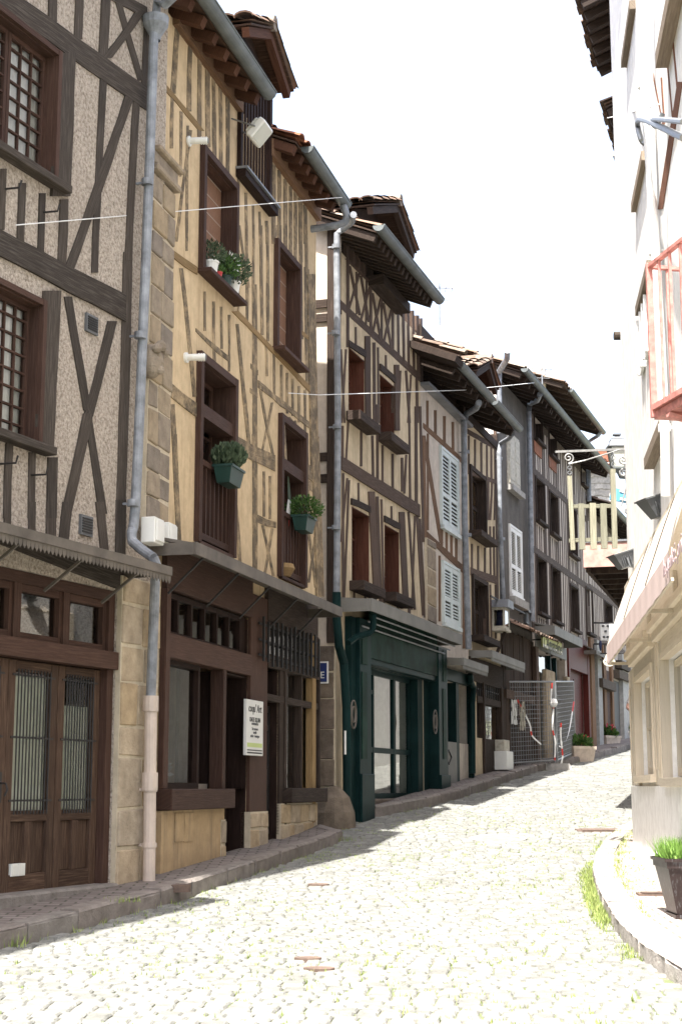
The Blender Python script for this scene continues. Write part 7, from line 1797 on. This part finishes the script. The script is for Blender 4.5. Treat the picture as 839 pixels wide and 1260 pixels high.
# stone planters with flowers
def stone_planter(pl, pr, label, wpx_h, flowers, leafn=420):
    a = G(*pl); b = G(*pr); c = a.lerp(b, .5); L = (b-a).length; c.z = zg(c.y); h = wpx_h*c.y/FPX
    T = thing('stone_planter', c, label, 'planter', 'stone flower planters up the street'); d = V((b.x-a.x, b.y-a.y, 0)).normalized(); nn = V((-d.y, d.x, 0)); dep = .5
    P = lambda u, o, z: c+d*u+nn*o+V((0, 0, z))
    def ring(k, z): return [P(-L/2*k, -.0+(1-k)*.2, z), P(L/2*k, (1-k)*.2, z), P(L/2*k, dep-(1-k)*.2, z), P(-L/2*k, dep-(1-k)*.2, z)]
    mb = MB(); lo, mi, hi, hi2, ins = ring(.84, 0), ring(.98, h*.8), ring(1.05, h*.8), ring(1.05, h), ring(.9, h-.02)
    for A, B in ((lo, mi), (mi, hi), (hi, hi2), (hi2, ins)):
        for i in range(4): j = (i+1) % 4; mb.face([A[i], A[j], B[j], B[i]], None, .5)
    mb.build('trough', M['planter'], T)
    s = MB(); s.face([p-V((0, 0, .03)) for p in ins]); s.build('soil', M['soil'], T)
    f = MB(); foliage(f, P(0, dep/2, h+.06), L*.44, .22, .18, leafn, .10, .5); f.build('foliage', M['leaf'], T)
    f = MB(); foliage(f, P(L*.2, dep/2, h+.16), L*.2, .18, .14, flowers, .08, .4); f.build('flowers', M['flower'], T)
stone_planter((706, 938), (733, 937), 'pale trapezoid stone planter with low green plants at the end of the mesh fence', 19, 14)
stone_planter((746, 921), (764, 920), 'pale stone planter with red geraniums, second up the street', 15, 90)
stone_planter((766, 914), (782, 912), 'dark shaded stone planter, third and farthest up the street', 13, 20)
# folded pushchair behind the first planter
c = at(707, 925, 44.5); c.z = zg(44.5); T = thing('pushchair', c, 'navy and white folded pushchair parked behind the first stone planter', 'pushchair')
mb = MB(); blob(mb, c+V((0, 0, .55)), .26, .42, F3, .22, 8); mb.build('seat_cover', M['navy'], T, smooth=True)
k = MB()
for s in (-.22, .22): k.tube([c+V((s, -.2, .1)), c+V((s, 0, .7)), c+V((s*.9, .1, 1.02))], .018, 6)
k.tube([c+V((-.2, .1, 1.02)), c+V((.2, .1, 1.02))], .02, 6); k.build('frame', M['grey_metal'], T)
for s in (-.24, .24):
    for y in (-.25, .2):
        w = MB(); w.tube([c+V((s-.02, y, .1)), c+V((s+.02, y, .1))], .1, 12); w.build('wheel', M['iron'], T)
w = MB(); w.tube(smoothpath([c+V((.0, -.24, .2)), c+V((.05, -.26, .6)), c+V((0, -.1, .95))], 4), .03, 6); w.build('white_stripe', M['white'], T)
# ---- signs up the street
zy = zoom(655, 770, 16.78)
q = rc4(F6, zy(205, 190), zy(615, 370), zy(205, 430), zy(590, 590), .25); YS = thing('shop_sign', F6.P((q[0]+q[2])/2, q[1], .25), 'yellow green shop sign with dark script under the grey canopy of the striped house', 'sign')
b = MB(); b.box(F6, q[0], q[1], q[2], q[3], .22, .25); b.build('panel', M['sign_y'], YS); b = MB(); b.box(F6, q[0], q[1], q[2], q[1]+(q[3]-q[1])*.25, .2501, .254); b.build('pale_band', M['sign_cr'], YS)
text_obj("L'Aquateline", (q[2]-q[0])*.185, F6.P((q[0]+q[2])/2, (q[1]+q[3])/2-.02, .256), F6.d.to_3d(), (0, 0, 1), M['ink'], YS, shear=.3)
b = MB()
for u in (q[0]+.1, q[2]-.1): b.bar(F6.P(u, q[3]-.1, .22), F6.P(u, q[3]-.1, -.02), .03, .03)
b.build('bracket', M['iron'], YS)
zw = zoom(725, 760, 16.78)
Yw = 40.0; a, e_ = at(*zw(210, 130), Yw), at(*zw(440, 470), Yw); WS = thing('hanging_sign', V(((a.x+e_.x)/2, Yw, e_.z)), 'white rectangular hanging sign with faint crests above a dark iron bracket', 'sign')
w_ = (e_.x-a.x)*1.25; c = V((a.x+w_/2, Yw, (a.z+e_.z)/2)); b = MB(); b.abox(c, w_, .05, a.z-e_.z); b.build('panel', M['sign_w'], WS)
k = MB()
for dx, dz in ((-.3, .3), (.1, .3), (-.1, -.02), (-.25, -.36), (.05, -.36)): k.lathe(c+V((dx*w_*.9, -.03, dz*(a.z-e_.z))), [(0, 0), (.035, .01), (.035, .05), (0, .06)], 8)
k.build('crest', M['lamp_grey'], WS); rf_ = c+V((0, 0, (a.z-e_.z)/2))
k = MB(); top_ = c.z+(a.z-e_.z)/2+.03; k.bar(V((a.x-.15, Yw, top_)), V((a.x+3.2, Yw+.6, top_)), .04, .04); k.build('iron_arm', M['iron'], WS)
Yf = 41.5; a, e_ = at(*zw(80, 545), Yf), at(*zw(350, 740), Yf); b = MB(); z0, z1 = e_.z, a.z; x0, x1 = a.x, a.x+.9
b.bar(V((x0, Yf, z1)), V((x1, Yf, z1)), .04, .04); b.bar(V((x0, Yf, z0)), V((x1, Yf, z0)), .03, .03)
for i in range(4): x = x0+(x1-x0)*i/3; b.bar(V((x, Yf, z0)), V((x, Yf, z1)), .03, .03)
b.bar(V((x1, Yf, z1)), V((x1+2.2, Yf+.8, z1)), .04, .04); FRM = thing('iron_sign_frame', V((x0, Yf, z0)), 'open dark iron sign frame with small figures below the white hanging sign', 'sign frame'); b.build('frame', M['iron'], FRM)
for x in (x0+.18, x0+.62):
    k = MB(); blob(k, V((x, Yf-.02, z0+.22)), .07, .16, F3, .04, 6); blob(k, V((x+.02, Yf-.02, z0+.42)), .05, .06, F3, .04, 6); k.build('figure', M['navy'], FRM, smooth=True)
Yo = 38.5; ct = at(*zw(400, 900), Yo); OV = thing('hanging_sign', ct-V((0, 0, .28)), 'cream half oval hanging sign with dark lettering just below the awning corner', 'sign')
b = MB(); n = 20; rx, rz = 125/16.78*Yo/FPX, 105/16.78*Yo/FPX
L = [(rx*math.cos(math.pi+math.pi*i/n), rz*math.sin(math.pi+math.pi*i/n)) for i in range(n+1)]+[(rx*.75, rz*.4), (rx*.45, rz*1.3), (-rx*.45, rz*1.3), (-rx*.75, rz*.4)]
f = [ct+V((x, -.03, z)) for x, z in L]; b.face(f); b.face([p+V((0, .06, 0)) for p in f[::-1]])
for p, p2 in zip(f, f[1:]+f[:1]): b.face([p, p+V((0, .06, 0)), p2+V((0, .06, 0)), p2])
b.build('panel', M['sign_cr'], OV); text_obj('Pinuselli', rx*.5, ct+V((0, -.034, -.02)), (1, 0, 0), (0, 0, 1), M['ink'], OV); text_obj('Il', rx*.4, ct+V((0, -.034, rz*.75)), (1, 0, 0), (0, 0, 1), M['ink'], OV)
k = MB(); k.bar(ct+V((-rx*1.5, 0, rz*.35)), ct+V((-rx*.9, 0, -.0)), .03, .03); k.bar(ct+V((0, 0, rz*1.3)), ct+V((0, 0, rz*1.3+.25)), .03, .03); k.bar(ct+V((0, 0, rz*1.3+.25)), ct+V((4.2, 1.2, rz*1.3+.25)), .03, .03); k.build('iron_arm', M['iron'], OV)
# ---- wrought iron bracket and hanging wooden gate sign at the corner
zb_ = zoom(690, 530, 8.39)
Yb = 16.9; A = at(*zb_(-60, 218), Yb); B = at(*zb_(700, 185), Yb+.25)
M['wrought'] = plain('grey_painted_wrought_iron', (.24, .24, .235), .5, .2, .3, 20)
BR = thing('sign_bracket', FR.P(0, 6, 0), 'grey wrought iron sign bracket with scrolls reaching out from the white corner', 'sign bracket')
k = MB(); k.bar(A, V((B.x+.1, B.y, B.z)), .022, .024); k.build('arm', M['wrought'], BR)
def spiral(c, r, turns, n=26, sgn=1, ph=0): return [c+V((r*(1-i/n*.85)*math.cos(ph+sgn*turns*2*math.pi*i/n), 0, r*(1-i/n*.85)*math.sin(ph+sgn*turns*2*math.pi*i/n))) for i in range(n+1)]
px = lambda n_: n_/8.39*Yb/FPX
k = MB(); k.tube(spiral(at(*zb_(75, 280), Yb), px(58), 1.6, sgn=1, ph=-math.pi/2), .008, 6); k.tube([at(*zb_(75, 345), Yb), at(*zb_(250, 305), Yb), at(*zb_(480, 235), Yb+.1), at(*zb_(600, 195), Yb+.15)], .008, 6)
k.tube(spiral(at(*zb_(635, 300), Yb+.15), px(52), 1.4, sgn=-1), .010, 6); k.tube(spiral(at(*zb_(640, 435), Yb+.2), px(48), 1.7), .011, 6); k.tube([at(*zb_(690, 500), Yb+.2), at(*zb_(620, 780), Yb+.2)], .009, 6)
k.tube(spiral(at(*zb_(690, 830), Yb+.2), px(45), 1.5), .010, 6); k.tube([at(*zb_(735, 160), Yb+.25), at(*zb_(735, 900), Yb+.25)], .014, 6)
for z in (185, 500, 800): k.tube([at(*zb_(690, z), Yb+.22), at(*zb_(790, z), Yb+.22)], .012, 6)
k.build('scroll', M['wrought'], BR)
WG = thing('wooden_gate_sign', at(*zb_(280, 1300), Yb), 'lichen covered wooden gate of pale planks hung as a sign from the iron bracket', 'sign')
zq = zQ
pl = [((178, 495), (208, 922), 26), ((245, 655), (262, 920), 34), ((312, 652), (328, 918), 36), ((372, 655), (390, 915), 36), ((428, 455), (450, 912), 30)]
for (t, b_, w) in pl:
    k = MB(); p0, p1 = at(t[0]/4.687+660+2, 480+t[1]/4.687, Yb), at(b_[0]/4.687+660, 480+b_[1]/4.687, Yb); k.bar(p0, p1, w/4.687*Yb/FPX, .035, up=(0, 1, 0)); k.build('plank', M['lichen_wood'], WG)
for y0, y1 in ((672, 668), (868, 858)):
    k = MB(); k.bar(at(*zq(185, y0), Yb+.04), at(*zq(455, y1), Yb+.04), .035, .09 if False else 22/4.687*Yb/FPX); k.build('rail', M['lichen_wood'], WG)
k = MB()
for x, y0, y1 in ((188, 425, 498), (440, 360, 458)):
    a, b_ = at(*zq(x, y0), Yb), at(*zq(x+2, y1), Yb); n = 5
    for i in range(n):
        p = a.lerp(b_, (i+.5)/n); h = (a-b_).length/n*.62; k.tube([p+V((.022*math.cos(t)*(i % 2), .022*math.cos(t)*((i+1) % 2), h*math.sin(t))) for t in [j*math.pi/5 for j in range(11)]], .005, 5, cap=False)
k.build('chain', M['grey_metal'], WG)
# street lantern behind the bracket
Yl = 18.6; zl = zb_; lc = lambda x, y: at(*zl(x, y), Yl); LT = thing('street_lantern', lc(600, 420), 'pale four sided street lantern behind the iron sign bracket', 'street lamp')
s = Yl/FPX/8.39; c = lc(585, 370); c = V((c.x, c.y, 0)); Z = lambda y: lc(585, y).z
def frus(mb, y0, w0, y1, w1):
    a = [V((c.x+sx*w0*s, c.y+sy*w0*s, Z(y0))) for sx, sy in ((-1, -1), (1, -1), (1, 1), (-1, 1))]; b = [V((c.x+sx*w1*s, c.y+sy*w1*s, Z(y1))) for sx, sy in ((-1, -1), (1, -1), (1, 1), (-1, 1))]
    mb.mesh(a+b, [(0, 1, 5, 4), (1, 2, 6, 5), (2, 3, 7, 6), (3, 0, 4, 7), (3, 2, 1, 0), (4, 5, 6, 7)], .5)
k = MB(); frus(k, 180, 112, 165, 112); frus(k, 165, 100, 100, 70); frus(k, 100, 72, 92, 72); frus(k, 92, 50, 62, 25); frus(k, 55, 22, 48, 40); frus(k, 48, 40, 35, 40); k.build('cap', M['zinc'], LT)
k = MB()
for sx, sy in ((-1, -1), (1, -1), (1, 1), (-1, 1)): k.bar(V((c.x+sx*58*s, c.y+sy*58*s, Z(385))), V((c.x+sx*88*s, c.y+sy*88*s, Z(180))), .018, .018)
frus(k, 400, 62, 380, 62); frus(k, 430, 30, 400, 45); k.tube([V((c.x, c.y, Z(430))), V((c.x+.02, c.y, Z(480))), V((c.x+.3, c.y+.0, Z(500))), FR2.P(19.4, Z(500), 0)], .02, 6); k.build('frame', M['zincd'], LT)
g = MB(); frus(g, 380, 56, 182, 86); g.build('pane', M['lamp_glass'], LT)
# pale blue sign round the corner
Yx = 21.0; a, e_ = at(*zQ(515, 590), Yx), at(*zQ(560, 668), Yx); k = MB(); k.abox(V(((a.x+e_.x)/2+.1, Yx, (a.z+e_.z)/2)), .75, .05, abs(a.z-e_.z)*.9, Matrix.Rotation(math.radians(12), 3, 'Y')); BS = k.build('blue_sign', M['blue_sign'], None, loc=V(((a.x+e_.x)/2, Yx, e_.z))); tag(BS, 'pale blue sign board tilted behind the iron scrolls at the white corner', 'sign')
k = MB()
for z in (-.05, .06): k.abox(V(((a.x+e_.x)/2+.1, Yx-.03, (a.z+e_.z)/2+z)), .5, .012, .03, Matrix.Rotation(math.radians(12), 3, 'Y'))
k.build('white_line', M['white'], BS)
# small lamp on the wall corner edge
c = at(*zP(385, 600), 17.3); mb = MB(); mb.tube([c+V((-.1, 0, 0)), c+V((.06, 0, 0))], .05, 10); mb.tube([c+V((.06, 0, 0)), c+V((.25, .1, .02))], .02, 8); o = mb.build('wall_spotlight', M['sill_wood'], None, loc=c); tag(o, 'small brown spotlight sticking out from the edge of the white corner wall', 'spotlight')
# ---- wires across the street
def wire(pts, label, r=.006, sag=.0):
    P = []
    for a, b in zip(pts, pts[1:]):
        for i in range(12): k = i/12; P.append(a.lerp(b, k)-V((0, 0, sag*4*k*(1-k))))
    P.append(pts[-1]); mb = MB(); mb.tube(P, r, 5); o = mb.build('overhead_wire', M['white'], None, loc=P[0]); tag(o, label, 'wire', 'wires across the street')
wire([wp(F1, (20, 277), .12), F2.P(u_e2-.15, zt2+.02, oe+.12)], 'white wire from the roughcast house up to the end of the ochre house gutter', .005)
wire([wp(F2, zF(612, 712), .12), wp(F3, zI(70, 1112), .0)+V((0, -1.5, 0)) if False else wp(F2, (393, 486), .15)], 'short wire from a hook on the ochre wall to its right corner', .005)
wire([wp(F2, (393, 486), .15), wp(F3, (570, 480), .5), wp(F6, (657, 471), .72)], 'white wire stretched past the cream and shuttered houses to the grey house gutter', .006)
wire([at(*zO(365, 610), 17.3), at(*zO(440, 595), 17.0), wp(FR, zO(570, 555), .08), at(*zO(760, 508), 11.5)], 'thin white wire running along the upper white wall to the right edge', .006)
# ---- person half hidden behind the white corner
Yq = 43.0; ft_ = at(779, 932, Yq); base = V((ft_.x+.16, Yq, zg(Yq)))
PE = thing('person', base, 'person in a pale shirt and dark trousers half hidden by the white corner', 'person')
def skin(name, nodes, edges, mat, parent, sub=2):
    me = bpy.data.meshes.new(name); loc = V(parent.location); me.from_pydata([V(n[0])-loc for n in nodes], edges, []); o = bpy.data.objects.new(name, me); COL.objects.link(o); o.parent = parent
    m = o.modifiers.new('s', 'SKIN'); sv = me.skin_vertices[0].data if me.skin_vertices else None
    if sv is None:
        bm = bmesh.new(); bm.from_mesh(me); bm.verts.layers.skin.verify(); bm.to_mesh(me); bm.free(); sv = me.skin_vertices[0].data
    for i, n in enumerate(nodes): sv[i].radius = (n[1], n[1] if len(n) < 3 else n[2]); sv[i].use_root = (i == 0)
    s = o.modifiers.new('ss', 'SUBSURF'); s.levels = sub; s.render_levels = sub
    me.materials.append(mat)
    return o
b = base
J = lambda x, y, z: b+V((x, y, z))
nodes = [(J(0, 0, .93), .15, .11), (J(0, 0, 1.12), .14, .10), (J(0, .01, 1.32), .17, .11), (J(0, .01, 1.45), .10, .08), (J(0, 0, 1.53), .055), (J(0, -.02, 1.63), .085, .10), (J(0, -.02, 1.73), .075, .09),
    (J(-.19, .01, 1.40), .06), (J(-.30, -.02, 1.13), .045), (J(-.20, -.22, 1.02), .035), (J(-.13, -.28, 1.01), .03),
    (J(.19, .01, 1.40), .06), (J(.26, .03, 1.12), .045), (J(.24, -.10, .90), .035), (J(.24, -.14, .82), .03),
    (J(-.10, 0, .86), .10), (J(-.16, -.08, .48), .065), (J(-.20, -.02, .09), .045), (J(-.21, -.16, .05), .04), (J(.10, 0, .86), .10), (J(.12, .10, .48), .065), (J(.13, .24, .10), .045), (J(.13, .12, .05), .04)]
edges = [(0, 1), (1, 2), (2, 3), (3, 4), (4, 5), (5, 6), (2, 7), (7, 8), (8, 9), (9, 10), (2, 11), (11, 12), (12, 13), (13, 14), (0, 15), (15, 16), (16, 17), (17, 18), (0, 19), (19, 20), (20, 21), (21, 22)]
skin('body', nodes, edges, M['skin'], PE)
skin('shirt', [(J(0, 0, .96), .165, .125), (J(0, 0, 1.12), .155, .115), (J(0, .01, 1.32), .185, .125), (J(0, .01, 1.44), .10, .085), (J(-.19, .01, 1.40), .078), (J(-.27, -.01, 1.22), .062), (J(.19, .01, 1.40), .078), (J(.24, .03, 1.22), .062)], [(0, 1), (1, 2), (2, 3), (2, 4), (4, 5), (2, 6), (6, 7)], M['cloth_p'], PE)
skin('trousers', [(J(0, 0, .95), .165, .125), (J(-.10, 0, .84), .115), (J(-.16, -.08, .48), .085), (J(-.20, -.02, .13), .07), (J(.10, 0, .84), .115), (J(.12, .10, .48), .085), (J(.13, .24, .14), .07)], [(0, 1), (1, 2), (2, 3), (0, 4), (4, 5), (5, 6)], M['cloth_d'], PE)
for x, y in ((-.205, -.10), (.13, .17)):
    k = MB(); blob(k, J(x, y, .05), .055, .055, Fac((0, 0), (1, 0)), .15, 6); k.build('shoe', M['iron'], PE, smooth=True)
k = MB(); blob(k, J(0, .02, 1.72), .095, .10, Fac((0, 0), (1, 0)), .11, 8); k.build('hair', M['tim3d'], PE, smooth=True)
# ------------------------------------------------------------------ sky, sun, camera
AZ = math.radians(21.0); EL = math.radians(63.0)
w = bpy.data.worlds.new('World'); sc.world = w; w.use_nodes = True
nt = w.node_tree; bg = nt.nodes['Background']; sky = nt.nodes.new('ShaderNodeTexSky'); sky.sky_type = 'NISHITA'; sky.sun_disc = False
sky.sun_elevation = EL; sky.sun_rotation = AZ+math.pi; sky.altitude = 200; sky.air_density = 1.0; sky.dust_density = 5.0; sky.ozone_density = 1.0
tc = nt.nodes.new('ShaderNodeTexCoord'); nz = nt.nodes.new('ShaderNodeTexNoise'); nz.inputs['Scale'].default_value = 2.2; nz.inputs['Detail'].default_value = 7; nz.inputs['Roughness'].default_value = .6
mp = nt.nodes.new('ShaderNodeMapping'); mp.inputs['Scale'].default_value = (1, 1, 2.5); nt.links.new(tc.outputs['Generated'], mp.inputs[0]); nt.links.new(mp.outputs[0], nz.inputs['Vector'])
rp = nt.nodes.new('ShaderNodeMapRange'); rp.inputs['From Min'].default_value = .35; rp.inputs['From Max'].default_value = .65; rp.inputs['To Min'].default_value = .15; rp.inputs['To Max'].default_value = .85; nt.links.new(nz.outputs['Fac'], rp.inputs['Value'])
mx = nt.nodes.new('ShaderNodeMix'); mx.data_type = 'RGBA'; nt.links.new(rp.outputs[0], mx.inputs[0]); nt.links.new(sky.outputs[0], mx.inputs[6]); mx.inputs[7].default_value = (1.62, 1.64, 1.68, 1)
nt.links.new(mx.outputs[2], bg.inputs[0]); bg.inputs[1].default_value = .15
sl = bpy.data.lights.new('sun', 'SUN'); sl.energy = 3.3; sl.angle = math.radians(.53); sl.color = (1.0, .955, .89)
so = bpy.data.objects.new('sun', sl); COL.objects.link(so); so.location = (-8, -20, 40)
dv = V((math.sin(AZ)*math.cos(EL), math.cos(AZ)*math.cos(EL), -math.sin(EL))); so.rotation_euler = dv.to_track_quat('-Z', 'Y').to_euler()
cd = bpy.data.cameras.new('camera'); co = bpy.data.objects.new('camera', cd); COL.objects.link(co); sc.camera = co
co.location = CAM; co.rotation_euler = (math.pi/2+PITCH, 0, 0)
cd.sensor_fit = 'VERTICAL'; cd.sensor_height = 24.0; cd.lens = FPX/1260*24.0; cd.clip_start = .1; cd.clip_end = 2000
sc.render.resolution_x = 681; sc.render.resolution_y = 1024
sc.view_settings.view_transform = 'Standard'; sc.view_settings.look = 'None'; sc.view_settings.exposure = 2.4; sc.view_settings.gamma = 1.0; sc.view_settings.use_curve_mapping = False
sc.render.engine = 'CYCLES'; sc.cycles.max_bounces = 8; sc.cycles.transparent_max_bounces = 12
